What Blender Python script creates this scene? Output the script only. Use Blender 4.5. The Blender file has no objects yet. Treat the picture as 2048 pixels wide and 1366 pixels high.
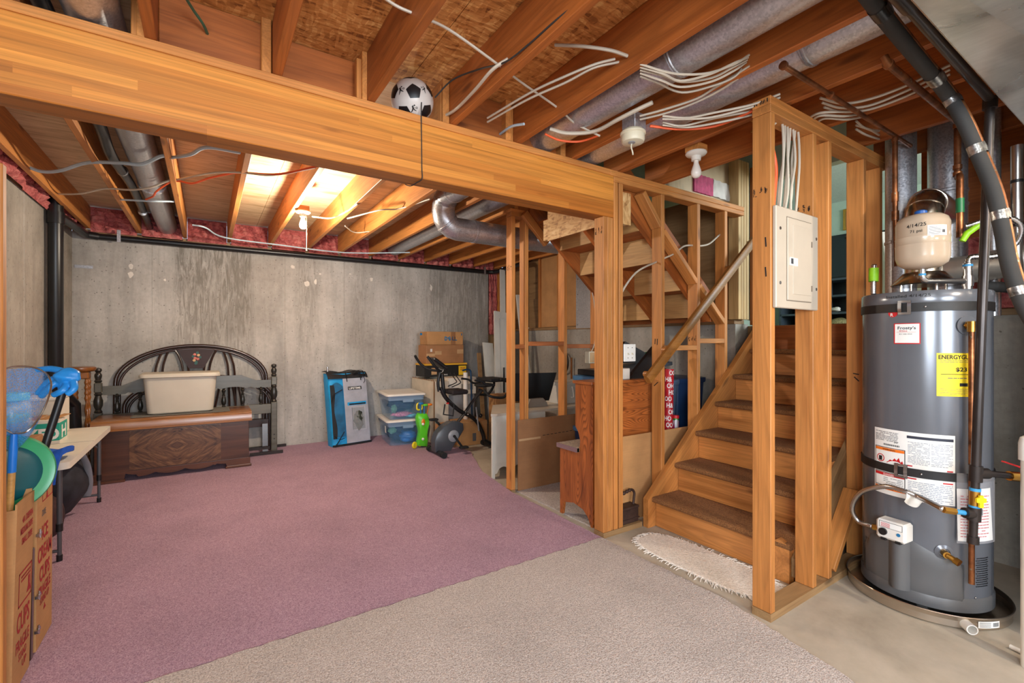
import bpy, bmesh, math, random
from mathutils import Vector, Matrix
random.seed(7)
SC = bpy.context.scene
COL = SC.collection
# ---------------------------------------------------------------- camera
F_PX = 929.4; YAW = math.radians(33.28); CAM_H = 1.31
cam_d = bpy.data.cameras.new('camera'); cam_d.sensor_width = 36; cam_d.lens = F_PX / 2048 * 36
cam_d.clip_start = 0.05; cam_d.clip_end = 60
cam = bpy.data.objects.new('camera', cam_d); COL.objects.link(cam)
cam.location = (0, 0, CAM_H); cam.rotation_euler = (math.pi / 2, 0, -YAW)
SC.camera = cam
# ---------------------------------------------------------------- world, exposure
w = bpy.data.worlds.new('world'); SC.world = w; w.use_nodes = True
w.node_tree.nodes['Background'].inputs[0].default_value = (0.62, 0.78, 1.0, 1)
w.node_tree.nodes['Background'].inputs[1].default_value = 1.0
SC.view_settings.view_transform = 'Standard'; SC.view_settings.look = 'None'
SC.view_settings.gamma = 1; SC.view_settings.use_curve_mapping = False
SC.view_settings.exposure = 0.5
# ---------------------------------------------------------------- daylight through the windows, and an added fill on the left
def area(name, loc, rot, sx, sy, power, col):
    d = bpy.data.lights.new(name, 'AREA'); d.shape = 'RECTANGLE'; d.size = sx; d.size_y = sy
    d.energy = power; d.color = col
    o = bpy.data.objects.new(name, d); COL.objects.link(o); o.location = loc; o.rotation_euler = rot
    return o
def bulb_light(name, loc, power, col, r=0.05):
    d = bpy.data.lights.new(name, 'POINT'); d.energy = power; d.color = col; d.shadow_soft_size = r
    o = bpy.data.objects.new(name, d); COL.objects.link(o); o.location = loc
    return o
PI = math.pi
area('daylight_near_window', (0.55, -2.52, 1.55), (PI / 2, 0, 0), 1.5, 1.0, 104, (0.80, 0.90, 1.0))
area('left_fill', (-1.08, -1.2, 1.6), (PI / 2, 0, -PI / 2), 1.2, 0.9, 84, (0.80, 0.90, 1.0))  # added fill for the left foreground; the wall here has no window
area('daylight_upper_room', (7.0, -2.9, 2.9), (PI / 2, 0, 0), 2.4, 1.5, 260, (0.86, 0.95, 1.0))
WARM = (1.0, 0.86, 0.68)
# ---------------------------------------------------------------- pixel to place
_s, _c = math.sin(YAW), math.cos(YAW)
def ray(u, v):
    a = (u - 1024) / F_PX; b = -(v - 683) / F_PX
    return Vector((_s + a * _c, _c - a * _s, b))
def wz(u, v, Z=0.0):
    r = ray(u, v); t = (Z - CAM_H) / r.z; return Vector((r.x * t, r.y * t, Z))
def wy(u, v, Y):
    r = ray(u, v); t = Y / r.y; return Vector((r.x * t, Y, CAM_H + r.z * t))
def wx(u, v, X):
    r = ray(u, v); t = X / r.x; return Vector((X, r.y * t, CAM_H + r.z * t))
# ---------------------------------------------------------------- mesh builder
class MB:
    def __init__(s, M=None): s.v = []; s.f = []; s.M = M or Matrix()
    def add(s, vs, fs):
        o = len(s.v); M = s.M
        s.v += [M @ Vector(p) for p in vs]; s.f += [[i + o for i in f] for f in fs]; return s
    def box(s, a, b, ch=0.0, R=None, c0=None):
        x0, y0, z0 = [min(p, q) for p, q in zip(a, b)]; x1, y1, z1 = [max(p, q) for p, q in zip(a, b)]
        ch = min(ch, 0.3 * min(x1 - x0, y1 - y0, z1 - z0))
        if ch <= 0:
            vs = [(x, y, z) for x in (x0, x1) for y in (y0, y1) for z in (z0, z1)]
            fs = [(0, 1, 3, 2), (4, 6, 7, 5), (0, 4, 5, 1), (2, 3, 7, 6), (0, 2, 6, 4), (1, 5, 7, 3)]
        else:
            vs = []; idx = {}
            for i in (0, 1):
                for j in (0, 1):
                    for k in (0, 1):
                        X = (x0, x1)[i]; Y = (y0, y1)[j]; Z = (z0, z1)[k]
                        dx = ch if i == 0 else -ch; dy = ch if j == 0 else -ch; dz = ch if k == 0 else -ch
                        idx[i, j, k] = len(vs)
                        vs += [(X, Y + dy, Z + dz), (X + dx, Y, Z + dz), (X + dx, Y + dy, Z)]
            fs = []
            q = lambda *t: fs.append([idx[p[:3]] + p[3] for p in t])
            for i in (0, 1):
                q((i, 0, 0, 0), (i, 1, 0, 0), (i, 1, 1, 0), (i, 0, 1, 0))
                q((0, i, 0, 1), (1, i, 0, 1), (1, i, 1, 1), (0, i, 1, 1))
                q((0, 0, i, 2), (1, 0, i, 2), (1, 1, i, 2), (0, 1, i, 2))
            for i in (0, 1):
                for j in (0, 1):
                    q((i, j, 0, 0), (i, j, 0, 1), (i, j, 1, 1), (i, j, 1, 0))
                    q((i, 0, j, 0), (i, 0, j, 2), (i, 1, j, 2), (i, 1, j, 0))
                    q((0, i, j, 1), (0, i, j, 2), (1, i, j, 2), (1, i, j, 1))
                    for k in (0, 1): q((i, j, k, 0), (i, j, k, 1), (i, j, k, 2))
        if R is not None:
            c0 = Vector(c0); vs = [c0 + R @ (Vector(p) - c0) for p in vs]
        return s.add(vs, fs)
    def bar(s, p0, p1, w, h, up=(0, 0, 1), ch=0.0):
        p0 = Vector(p0); p1 = Vector(p1); d = p1 - p0; L = d.length
        R = frame(d, up)
        m = MB(); m.box((0, -w / 2, -h / 2), (L, w / 2, h / 2), ch)
        return s.add([p0 + R @ p for p in m.v], m.f)
    def tube(s, pts, r, n=10, caps=True, closed=False, flat=None):
        pts = [Vector(p) for p in pts]; k = len(pts)
        rs = r if isinstance(r, (list, tuple)) else [r] * k
        vs = []; fs = []; prev = None
        for i, p in enumerate(pts):
            if closed: d = pts[(i + 1) % k] - pts[i - 1]
            else: d = pts[min(i + 1, k - 1)] - pts[max(i - 1, 0)]
            if d.length < 1e-9: d = Vector((0, 0, 1))
            d.normalize()
            if prev is None:
                a = Vector((0, 0, 1)) if abs(d.z) < 0.9 else Vector((1, 0, 0))
                u = d.cross(a).normalized()
            else:
                u = prev - d * prev.dot(d)
                u = u.normalized() if u.length > 1e-6 else d.orthogonal().normalized()
            prev = u; v = d.cross(u)
            for j in range(n):
                t = 2 * PI * j / n
                vs.append(p + (u * math.cos(t) + v * math.sin(t) * (flat or 1)) * rs[i])
        m = k if closed else k - 1
        for i in range(m):
            for j in range(n):
                a = i * n + j; b = i * n + (j + 1) % n; c = ((i + 1) % k) * n
                fs.append((a, b, c + (j + 1) % n, c + j))
        if caps and not closed:
            fs.append(list(range(n))[::-1]); fs.append([(k - 1) * n + j for j in range(n)])
        return s.add(vs, fs)
    def cyl(s, p0, p1, r, n=16, r1=None): return s.tube([p0, p1], [r, r if r1 is None else r1], n)
    def lathe(s, prof, base=(0, 0, 0), axis=(0, 0, 1), n=24, a0=0, a1=2 * PI):
        base = Vector(base); R = frame(axis, (0, 0, 1) if abs(Vector(axis).normalized().z) < 0.9 else (1, 0, 0))
        ex = R @ Vector((1, 0, 0)); ey = R @ Vector((0, 1, 0)); ez = R @ Vector((0, 0, 1))
        full = abs(a1 - a0 - 2 * PI) < 1e-6; m = n if full else n + 1
        vs = []; fs = []
        for (r, h) in prof:
            for j in range(m):
                t = a0 + (a1 - a0) * j / n
                vs.append(base + ex * h + (ey * math.cos(t) + ez * math.sin(t)) * max(r, 1e-5))
        for i in range(len(prof) - 1):
            for j in range(n):
                j2 = (j + 1) % m
                fs.append((i * m + j, i * m + j2, (i + 1) * m + j2, (i + 1) * m + j))
        if full:
            if prof[0][0] > 1e-4: fs.append(list(range(m))[::-1])
            if prof[-1][0] > 1e-4: fs.append([(len(prof) - 1) * m + j for j in range(m)])
        return s.add(vs, fs)
    def sphere(s, c, r, n=16, m=10, sc=(1, 1, 1)):
        vs = []; fs = []; c = Vector(c)
        for i in range(m + 1):
            p = PI * i / m
            for j in range(n):
                t = 2 * PI * j / n
                vs.append(c + Vector((math.sin(p) * math.cos(t) * r * sc[0], math.sin(p) * math.sin(t) * r * sc[1], math.cos(p) * r * sc[2])))
        for i in range(m):
            for j in range(n):
                fs.append((i * n + j, (i + 1) * n + j, (i + 1) * n + (j + 1) % n, i * n + (j + 1) % n))
        return s.add(vs, fs)
    def prism(s, poly, o, ux, uy, d):
        """polygon (2-D points) in the plane o,ux,uy pushed along vector d"""
        o = Vector(o); ux = Vector(ux); uy = Vector(uy); d = Vector(d); n = len(poly)
        a = [o + ux * x + uy * y for x, y in poly]
        vs = a + [p + d for p in a]
        fs = [list(range(n))[::-1], [n + i for i in range(n)]] + [(i, (i + 1) % n, n + (i + 1) % n, n + i) for i in range(n)]
        return s.add(vs, fs)
    def grid(s, fn, nu, nv, closed_u=False):
        vs = []; fs = []; m = nu if closed_u else nu + 1
        for j in range(nv + 1):
            for i in range(m): vs.append(fn(i / nu, j / nv))
        for j in range(nv):
            for i in range(nu):
                i2 = (i + 1) % m
                fs.append((j * m + i, j * m + i2, (j + 1) * m + i2, (j + 1) * m + i))
        return s.add(vs, fs)
    def build(s, name, mt, parent=None, smooth=40, origin=None, struct=False, stuff=False):
        xs = [p.x for p in s.v]; ys = [p.y for p in s.v]; zs = [p.z for p in s.v]
        if origin is None: origin = Vector(((min(xs) + max(xs)) / 2, (min(ys) + max(ys)) / 2, min(zs)))
        origin = Vector(origin)
        me = bpy.data.meshes.new(name)
        me.from_pydata([p - origin for p in s.v], [], s.f)
        bm = bmesh.new(); bm.from_mesh(me); bmesh.ops.recalc_face_normals(bm, faces=bm.faces); bm.to_mesh(me); bm.free()
        if smooth:
            me.shade_smooth(); me.set_sharp_from_angle(angle=math.radians(smooth))
        me.materials.append(mt)
        return link(name, me, origin, parent, struct, stuff)
LOC = {}
def link(name, data, origin, parent=None, struct=False, stuff=False, R=None):
    o = bpy.data.objects.new(name, data); COL.objects.link(o)
    origin = Vector(origin)
    if parent is not None:
        o.parent = parent; o.location = origin - LOC[parent.name]
    else: o.location = origin
    if R is not None: o.rotation_euler = R.to_euler()
    LOC[o.name] = origin.copy()
    if struct and parent is None: o['kind'] = 'structure'
    if stuff: o['kind'] = 'stuff'
    return o
def frame(d, up=(0, 0, 1)):
    x = Vector(d).normalized(); u = Vector(up)
    y = u.cross(x)
    if y.length < 1e-5: y = Vector((0, 1, 0)).cross(x) if abs(x.y) < 0.9 else Vector((1, 0, 0)).cross(x)
    y.normalize(); z = x.cross(y)
    return Matrix((x, y, z)).transposed()
def board(name, p0, p1, w, h, mt, parent=None, up=(0, 0, 1), ch=0.003, struct=False):
    """sawn board: grain (local X) runs p0 to p1; w across, h along 'up'"""
    p0 = Vector(p0); p1 = Vector(p1); L = (p1 - p0).length; R = frame(p1 - p0, up)
    m = MB(); m.box((-L / 2, -w / 2, -h / 2), (L / 2, w / 2, h / 2), ch)
    me = bpy.data.meshes.new(name); me.from_pydata(m.v, [], m.f)
    bm = bmesh.new(); bm.from_mesh(me); bmesh.ops.recalc_face_normals(bm, faces=bm.faces); bm.to_mesh(me); bm.free()
    me.materials.append(mt)
    return link(name, me, (p0 + p1) / 2, parent, struct, R=R)
def bx(name, a, b, mt, parent=None, axis='x', ch=0.003, struct=False):
    """axis-aligned board given by two corners; the grain runs along axis"""
    a = Vector(a); b = Vector(b); c = (a + b) / 2; d = Vector([abs(q) for q in (b - a)])
    if axis == 'x': return board(name, (c.x - d.x / 2, c.y, c.z), (c.x + d.x / 2, c.y, c.z), d.y, d.z, mt, parent, (0, 0, 1), ch, struct)
    if axis == 'y': return board(name, (c.x, c.y - d.y / 2, c.z), (c.x, c.y + d.y / 2, c.z), d.x, d.z, mt, parent, (0, 0, 1), ch, struct)
    return board(name, (c.x, c.y, c.z - d.z / 2), (c.x, c.y, c.z + d.z / 2), d.x, d.y, mt, parent, (0, 1, 0), ch, struct)
def empty(name, loc, label=None, cat=None, group=None):
    o = bpy.data.objects.new(name, None); COL.objects.link(o); o.location = loc; o.empty_display_size = 0.1
    LOC[o.name] = Vector(loc)
    if label: tag(o, label, cat, group)
    return o
def tag(o, label, cat, group=None):
    o['label'] = label; o['category'] = cat
    if group: o['group'] = group
    return o
def lab(o, label): o['label'] = label; return o
def spline(pts, n=8):
    """Catmull-Rom through the points"""
    P = [Vector(p) for p in pts]; P = [P[0] * 2 - P[1]] + P + [P[-1] * 2 - P[-2]]; out = []
    for i in range(1, len(P) - 2):
        for k in range(n):
            t = k / n; a, b, c, d = P[i - 1:i + 3]
            out.append(0.5 * ((2 * b) + (c - a) * t + (2 * a - 5 * b + 4 * c - d) * t * t + (3 * b - a - 3 * c + d) * t ** 3))
    out.append(P[-2]); return out
def arc(c, r, a0, a1, ux, uy, n=8):
    c = Vector(c); ux = Vector(ux); uy = Vector(uy)
    return [c + (ux * math.cos(a0 + (a1 - a0) * i / n) + uy * math.sin(a0 + (a1 - a0) * i / n)) * r for i in range(n + 1)]
_txt = {}
def text2d(s, bold=0.0, cx=1.0):
    """lettering as flat 2-D mesh, height of capitals = 1, centred on x, baseline 0"""
    k = (s, bold)
    if k not in _txt:
        cu = bpy.data.curves.new('t', 'FONT'); cu.body = s; cu.size = 1.0; cu.offset = bold; cu.resolution_u = 3
        cu.fill_mode = 'FRONT'
        ob = bpy.data.objects.new('t', cu); COL.objects.link(ob)
        bpy.context.view_layer.update()
        me = bpy.data.meshes.new_from_object(ob.evaluated_get(bpy.context.evaluated_depsgraph_get()))
        vs = [(v.co.x, v.co.y) for v in me.vertices]; fs = [list(p.vertices) for p in me.polygons]
        bpy.data.objects.remove(ob); bpy.data.curves.remove(cu); bpy.data.meshes.remove(me)
        h = 0.70
        x0 = min(p[0] for p in vs); x1 = max(p[0] for p in vs)
        _txt[k] = ([((x - (x0 + x1) / 2) / h, y / h) for x, y in vs], fs, (x1 - x0) / h)
    return _txt[k]
def letters(mb, s, fn, h, x=0, y=0, width=None, bold=0.0):
    """put lettering through the mapping fn(x, y); capitals h high, squeezed to width"""
    vs, fs, wd = text2d(s, bold)
    k = (width / wd) if width else h
    return mb.add([fn(x + a * k, y + b * h) for a, b in vs], fs)
def plane_fn(o, ux, uy, off=0.0):
    o = Vector(o); ux = Vector(ux).normalized(); uy = Vector(uy).normalized(); n = ux.cross(uy).normalized() * off
    return lambda x, y: o + ux * x + uy * y + n
def rect(mb, fn, x0, y0, x1, y1, nx=1, ny=1):
    return mb.grid(lambda a, b: fn(x0 + (x1 - x0) * a, y0 + (y1 - y0) * b), nx, ny)
# ---------------------------------------------------------------- materials
def C(r, g=None, b=None):
    if g is None: r, g, b = r
    f = lambda x: (x / 255 / 12.92) if x / 255 <= 0.04045 else ((x / 255 + 0.055) / 1.055) ** 2.4
    return (f(r), f(g), f(b), 1)
class NT:
    def __init__(s, name):
        s.m = bpy.data.materials.new(name); s.m.use_nodes = True; s.t = s.m.node_tree
        s.b = s.t.nodes['Principled BSDF']; s.out = s.t.nodes['Material Output']
    def n(s, ty, **kw):
        x = s.t.nodes.new(ty)
        for k, v in kw.items():
            if k.startswith('_'): setattr(x, k[1:], v)
            else:
                key = int(k[1:]) if k[0] == 'i' and k[1:].isdigit() else k.replace('__', ' ')
                s.set(x.inputs[key], v)
        return x
    def set(s, inp, v):
        if isinstance(v, bpy.types.NodeSocket): s.t.links.new(v, inp)
        elif isinstance(v, bpy.types.Node): s.t.links.new(v.outputs[0], inp)
        else: inp.default_value = v
    def ramp(s, fac, stops, interp='LINEAR'):
        x = s.t.nodes.new('ShaderNodeValToRGB'); x.color_ramp.interpolation = interp; e = x.color_ramp.elements
        while len(e) < len(stops): e.new(0.5)
        for el, (p, c) in zip(e, stops):
            el.position = p; el.color = c if isinstance(c, tuple) else (c, c, c, 1)
        s.set(x.inputs[0], fac); return x.outputs[0]
    def mix(s, fac, a, b, mode='MIX'):
        x = s.t.nodes.new('ShaderNodeMix'); x.data_type = 'RGBA'; x.blend_type = mode; x.clamp_factor = True
        s.set(x.inputs[0], fac); s.set(x.inputs[6], a); s.set(x.inputs[7], b); return x.outputs[2]
    def math(s, op, a, b=0.0, c=0.0):
        x = s.t.nodes.new('ShaderNodeMath'); x.operation = op
        s.set(x.inputs[0], a); s.set(x.inputs[1], b); s.set(x.inputs[2], c); return x.outputs[0]
    def coord(s, scale=(1, 1, 1), rnd=True, kind='Object', rot=(0, 0, 0), loc=(0, 0, 0)):
        tc = s.t.nodes.new('ShaderNodeTexCoord'); src = tc.outputs[kind]
        if kind == 'World':
            pass
        if rnd:
            oi = s.t.nodes.new('ShaderNodeObjectInfo')
            mu = s.math('MULTIPLY', oi.outputs['Random'], 37.0)
            cb = s.n('ShaderNodeCombineXYZ', i0=mu, i1=mu, i2=mu)
            ad = s.t.nodes.new('ShaderNodeVectorMath'); ad.operation = 'ADD'
            s.set(ad.inputs[0], src); s.set(ad.inputs[1], cb.outputs[0]); src = ad.outputs[0]
        mp = s.n('ShaderNodeMapping', Vector=src, Scale=scale, Rotation=rot, Location=loc); return mp.outputs[0]
    def world(s, scale=(1, 1, 1), loc=(0, 0, 0)):
        g = s.t.nodes.new('ShaderNodeNewGeometry')
        return s.n('ShaderNodeMapping', Vector=g.outputs['Position'], Scale=scale, Location=loc).outputs[0]
    def noise(s, v, sc=5.0, det=3.0, rough=0.55, dist=0.0):
        return s.n('ShaderNodeTexNoise', Vector=v, Scale=sc, Detail=det, Roughness=rough, Distortion=dist).outputs[0]
    def bump(s, h, strength=0.3, dist=0.01):
        x = s.n('ShaderNodeBump', Height=h, Strength=strength, Distance=dist); s.set(s.b.inputs['Normal'], x.outputs[0])
    def col(s, c): s.set(s.b.inputs['Base Color'], c)
    def p(s, **kw):
        for k, v in kw.items(): s.set(s.b.inputs[k.replace('__', ' ')], v)
        return s.m
def plain(name, c, rough=0.5, metal=0.0, var=0.06, sc=6.0, bump=0.0, **kw):
    t = NT(name); c = C(c)
    if var:
        n = t.noise(t.coord(), sc, 3)
        lo = tuple(x * (1 - var * 2) for x in c[:3]) + (1,); hi = tuple(min(1, x * (1 + var * 2)) for x in c[:3]) + (1,)
        t.col(t.ramp(n, [(0.3, lo), (0.7, hi)]))
        if bump: t.bump(n, bump, 0.004)
    else: t.col(c)
    t.p(Roughness=rough, Metallic=metal, **kw); return t.m
def wood(name, base, dark=0.62, light=1.18, rough=0.55, ring=1.0, knots=True, var=0.16, coat=0.0, gx=1.0, rm=0.55, rd=0.80):
    t = NT(name); b = C(base)[:3]
    m = lambda k, r=1.0, g=1.0, bb=1.0: (min(1, b[0] * k * r), min(1, b[1] * k * g), min(1, b[2] * k * bb), 1)
    v = t.coord((0.9 * gx, 11, 11)); n1 = t.noise(v, 1.6, 3, 0.5, 0.5)
    v2 = t.coord((0.35 * gx, 5, 5)); wob = t.noise(t.coord((0.8 * gx, 3, 3)), 1.0, 2)
    wv = t.n('ShaderNodeTexNoise', Vector=v2, Scale=2.2, Detail=0.0).outputs[0]
    rings = t.math('FRACT', t.math('MULTIPLY', wv, 9.0 * ring))
    rr = t.ramp(rings, [(0.0, rd), (0.55, 1.0), (0.86, 0.97), (1.0, rd)])
    fine = t.noise(t.coord((5 * gx, 160, 160)), 1.0, 2)
    base_c = t.ramp(n1, [(0.25, m(dark, 1, 0.90, 0.80)), (0.5, m(1.0)), (0.78, m(light))])
    c = t.mix(rm, base_c, rr, 'MULTIPLY')
    c = t.mix(0.22, c, t.ramp(fine, [(0.35, 0.55), (0.65, 1.25)]), 'MULTIPLY')
    if knots:
        vo = t.n('ShaderNodeTexVoronoi', Vector=t.coord((1.7 * gx, 6.5, 6.5)), Scale=1.0, Randomness=1.0)
        k = t.ramp(vo.outputs['Distance'], [(0.03, 1.0), (0.075, 0.75), (0.13, 0.0)])
        c = t.mix(t.math('MULTIPLY', k, 0.75), c, m(0.22, 1, 0.75, 0.6))
    oi = t.t.nodes.new('ShaderNodeObjectInfo')
    val = t.math('ADD', t.math('MULTIPLY', oi.outputs['Random'], var * 2), 1 - var)
    hs = t.n('ShaderNodeHueSaturation', Value=val, Color=c)
    t.col(hs.outputs[0]); t.bump(fine, 0.12, 0.002)
    t.p(Roughness=rough); 
    if coat: t.p(Coat__Weight=coat, Coat__Roughness=0.25)
    return t.m
M = {}
M['stud'] = wood('framing_lumber', (198, 130, 66), 0.74, 1.14, rd=0.72)
M['joist'] = wood('joist_lumber', (168, 94, 40), 0.66, 1.16, rd=0.68)
M['plate_old'] = wood('bottom_plate_lumber', (150, 118, 80), 0.7, 1.1)
M['plyriser'] = wood('pale_riser_ply', (192, 148, 92), 0.8, 1.1, knots=False)
M['pale'] = wood('pale_lumber', (200, 166, 112), 0.8, 1.1, knots=False)
M['stair'] = wood('stair_pine', (198, 130, 68), 0.68, 1.16, 0.42, coat=0.15, rd=0.7)
M['rail'] = wood('handrail_wood', (150, 98, 44), 0.8, 1.12, 0.38, knots=False, coat=0.2)
M['darkwood'] = wood('dark_stained_wood', (56, 32, 24), 0.6, 1.3, 0.28, knots=False, coat=0.5)
M['blackwood'] = wood('black_painted_wood', (44, 42, 38), 0.8, 1.2, 0.34, knots=False, coat=0.3)
M['greywood'] = wood('grey_black_wood', (92, 90, 80), 0.8, 1.2, 0.36, knots=False, coat=0.3)
M['oak'] = wood('turned_oak', (150, 92, 42), 0.7, 1.15, 0.3, knots=False, coat=0.4)
M['chest_top'] = wood('chest_lid_wood', (150, 96, 48), 0.62, 1.2, 0.28, knots=False, coat=0.6)
M['chest'] = wood('chest_body_wood', (84, 48, 30), 0.5, 1.4, 0.3, knots=False, coat=0.5)
M['fir'] = wood('stained_fir_plywood', (170, 94, 42), 0.6, 1.2, 0.4, ring=3.2, knots=True, coat=0.2, gx=1.6, rm=0.95, rd=0.42)
# glued laminated beam
def glulam():
    t = NT('glulam'); b = C(216, 142, 62)[:3]
    tc = t.coord((1, 1, 1), rnd=False); sp = t.n('ShaderNodeSeparateXYZ', Vector=tc)
    lam = t.math('FLOOR', t.math('DIVIDE', sp.outputs[2], 0.0378))
    sx = t.math('FLOOR', t.math('ADD', t.math('DIVIDE', sp.outputs[0], 1.9), t.math('MULTIPLY', t.math('SINE', t.math('MULTIPLY', lam, 12.9)), 3.7)))
    cb = t.n('ShaderNodeCombineXYZ', i0=sx, i1=lam, i2=3.3)
    wn = t.n('ShaderNodeTexWhiteNoise', Vector=cb.outputs[0]); wn.noise_dimensions = '3D'
    base = t.ramp(wn.outputs[0], [(0.0, (b[0] * .66, b[1] * .52, b[2] * .40, 1)), (0.5, (b[0] * .92, b[1] * .88, b[2] * .8, 1)), (1.0, (b[0] * 1.1, b[1] * 1.12, b[2] * 1.1, 1))])
    off = t.n('ShaderNodeVectorMath', i0=tc, i1=cb.outputs[0]); off.operation = 'ADD'
    g = t.noise(t.n('ShaderNodeMapping', Vector=off.outputs[0], Scale=(0.7, 18, 26)).outputs[0], 1.5, 4, 0.55, 0.3)
    c = t.mix(0.85, base, t.ramp(g, [(0.3, 0.60), (0.52, 0.98), (0.72, 1.14)]), 'MULTIPLY')
    fine = t.noise(t.n('ShaderNodeMapping', Vector=off.outputs[0], Scale=(3, 130, 190)).outputs[0], 1.0, 2)
    c = t.mix(0.25, c, t.ramp(fine, [(0.35, 0.6), (0.65, 1.2)]), 'MULTIPLY')
    vo = t.n('ShaderNodeTexVoronoi', Vector=t.n('ShaderNodeMapping', Vector=off.outputs[0], Scale=(2.0, 9, 9)).outputs[0], Scale=1.0)
    k = t.ramp(vo.outputs['Distance'], [(0.04, 1.0), (0.08, 0.7), (0.13, 0.0)])
    c = t.mix(t.math('MULTIPLY', k, 0.6), c, (b[0] * .3, b[1] * .2, b[2] * .12, 1))
    fr = t.math('FRACT', t.math('DIVIDE', sp.outputs[2], 0.0378))
    c = t.mix(0.5, c, t.ramp(fr, [(0.0, 0.55), (0.05, 1.0), (0.96, 1.0), (1.0, 0.6)]), 'MULTIPLY')
    t.col(c); return t.p(Roughness=0.45)
M['glulam'] = glulam()
def osb():
    t = NT('oriented_strand_board')
    w1 = t.world((1, 1, 1)); nz = t.n('ShaderNodeTexNoise', Vector=w1, Scale=5.0, Detail=2.0)
    d = t.n('ShaderNodeVectorMath', i0=nz.outputs['Color'], i1=(0.05, 0.05, 0.05)); d.operation = 'MULTIPLY'
    w2 = t.n('ShaderNodeVectorMath', i0=w1, i1=d.outputs[0]); w2.operation = 'ADD'
    cols = []
    for sc, rz in (((14, 60, 20), 0.35), ((18, 75, 20), 0.75), ((60, 16, 20), 0.2)):
        v = t.n('ShaderNodeTexVoronoi', Vector=t.n('ShaderNodeMapping', Vector=w2.outputs[0], Scale=sc, Rotation=(0, 0, rz)).outputs[0], Scale=1.0, Randomness=1.0)
        s = t.n('ShaderNodeSeparateColor', Color=v.outputs['Color']); cols.append(s.outputs[0])
    mx = t.math('MULTIPLY', t.math('ADD', t.math('ADD', cols[0], cols[1]), cols[2]), 0.3333)
    c = t.ramp(mx, [(0.14, C(128, 74, 32)), (0.3, C(176, 112, 52)), (0.6, C(202, 138, 74)), (0.85, C(226, 174, 106))])
    fl = t.noise(t.n('ShaderNodeMapping', Vector=w2.outputs[0], Scale=(30, 120, 30), Rotation=(0, 0, 0.5)).outputs[0], 1.0, 3)
    c = t.mix(0.3, c, t.ramp(fl, [(0.3, 0.55), (0.55, 1.0), (0.7, 1.15)]), 'MULTIPLY')
    t.col(c); t.bump(mx, 0.25, 0.004); return t.p(Roughness=0.6)
M['osb'] = osb()
def osb_pale():
    t = NT('pale_strand_board'); v = t.coord((1, 1, 1), rnd=True); cols = []
    for sc, rx in (((20, 24, 60), .4), ((20, 60, 22), -.5), ((20, 30, 80), 1.0)):
        q = t.n('ShaderNodeTexVoronoi', Vector=t.n('ShaderNodeMapping', Vector=v, Scale=sc, Rotation=(rx, 0, 0)).outputs[0], Scale=1.0); cols.append(t.n('ShaderNodeSeparateColor', Color=q.outputs['Color']).outputs[0])
    mx = t.math('MULTIPLY', t.math('ADD', t.math('ADD', cols[0], cols[1]), cols[2]), .3333)
    t.col(t.ramp(mx, [(.1, C(150, 104, 58)), (.4, C(200, 154, 98)), (.9, C(226, 190, 136))])); t.bump(mx, .2, .003); return t.p(Roughness=.6)
M['osb2'] = osb_pale()
def ply():
    t = NT('plywood_subfloor'); w = t.world((1, 1, 1))
    n = t.noise(t.world((1.2, 9, 1)), 2.0, 4, 0.6, 0.6); n2 = t.noise(t.world((3, 26, 1)), 3.0, 3)
    c = t.ramp(n, [(0.3, C(182, 154, 114)), (0.5, C(212, 186, 146)), (0.72, C(226, 204, 168))])
    c = t.mix(0.4, c, t.ramp(n2, [(0.28, 0.45), (0.42, 1.0), (0.7, 1.1)]), 'MULTIPLY')
    vo = t.n('ShaderNodeTexVoronoi', Vector=t.world((3, 22, 1)), Scale=1.0)
    c = t.mix(t.ramp(vo.outputs['Distance'], [(0.05, 0.8), (0.12, 0.0)]), c, C(74, 46, 24))
    t.col(c); return t.p(Roughness=0.6)
M['ply'] = ply()
def concrete(name, base, dark, streak=1.0, axis=0):
    t = NT(name); w = t.world()
    sx = (1, 0.05, 1) if axis == 0 else (0.05, 1, 1)
    big = t.noise(w, 1.1, 5, 0.6)
    hs = (3.0, 0.1, 0.35) if axis == 0 else (0.1, 3.0, 0.35)
    st = t.noise(t.world(hs), 2.0, 5, 0.62, 0.4)
    fine = t.noise(w, 26, 4, 0.7)
    c = t.ramp(big, [(0.28, C(dark)), (0.52, C(base)), (0.75, C([min(255, x + 20) for x in base]))])
    c = t.mix(0.6 * streak, c, t.ramp(st, [(0.30, 0.62), (0.5, 0.98), (0.72, 1.12)]), 'MULTIPLY')
    c = t.mix(0.35, c, t.ramp(fine, [(0.3, 0.68), (0.6, 1.08)]), 'MULTIPLY')
    vo = t.n('ShaderNodeTexVoronoi', Vector=t.n('ShaderNodeVectorMath', i0=t.world((22, 22, 22)), i1=t.noise(w, 9, 2)).outputs[0], Scale=1.0)
    c = t.mix(t.ramp(vo.outputs['Distance'], [(0.05, 0.75), (0.15, 0.0)]), c, C(64, 58, 52))
    t.c = c; t.fine = fine; t.base = base
    return t
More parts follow.
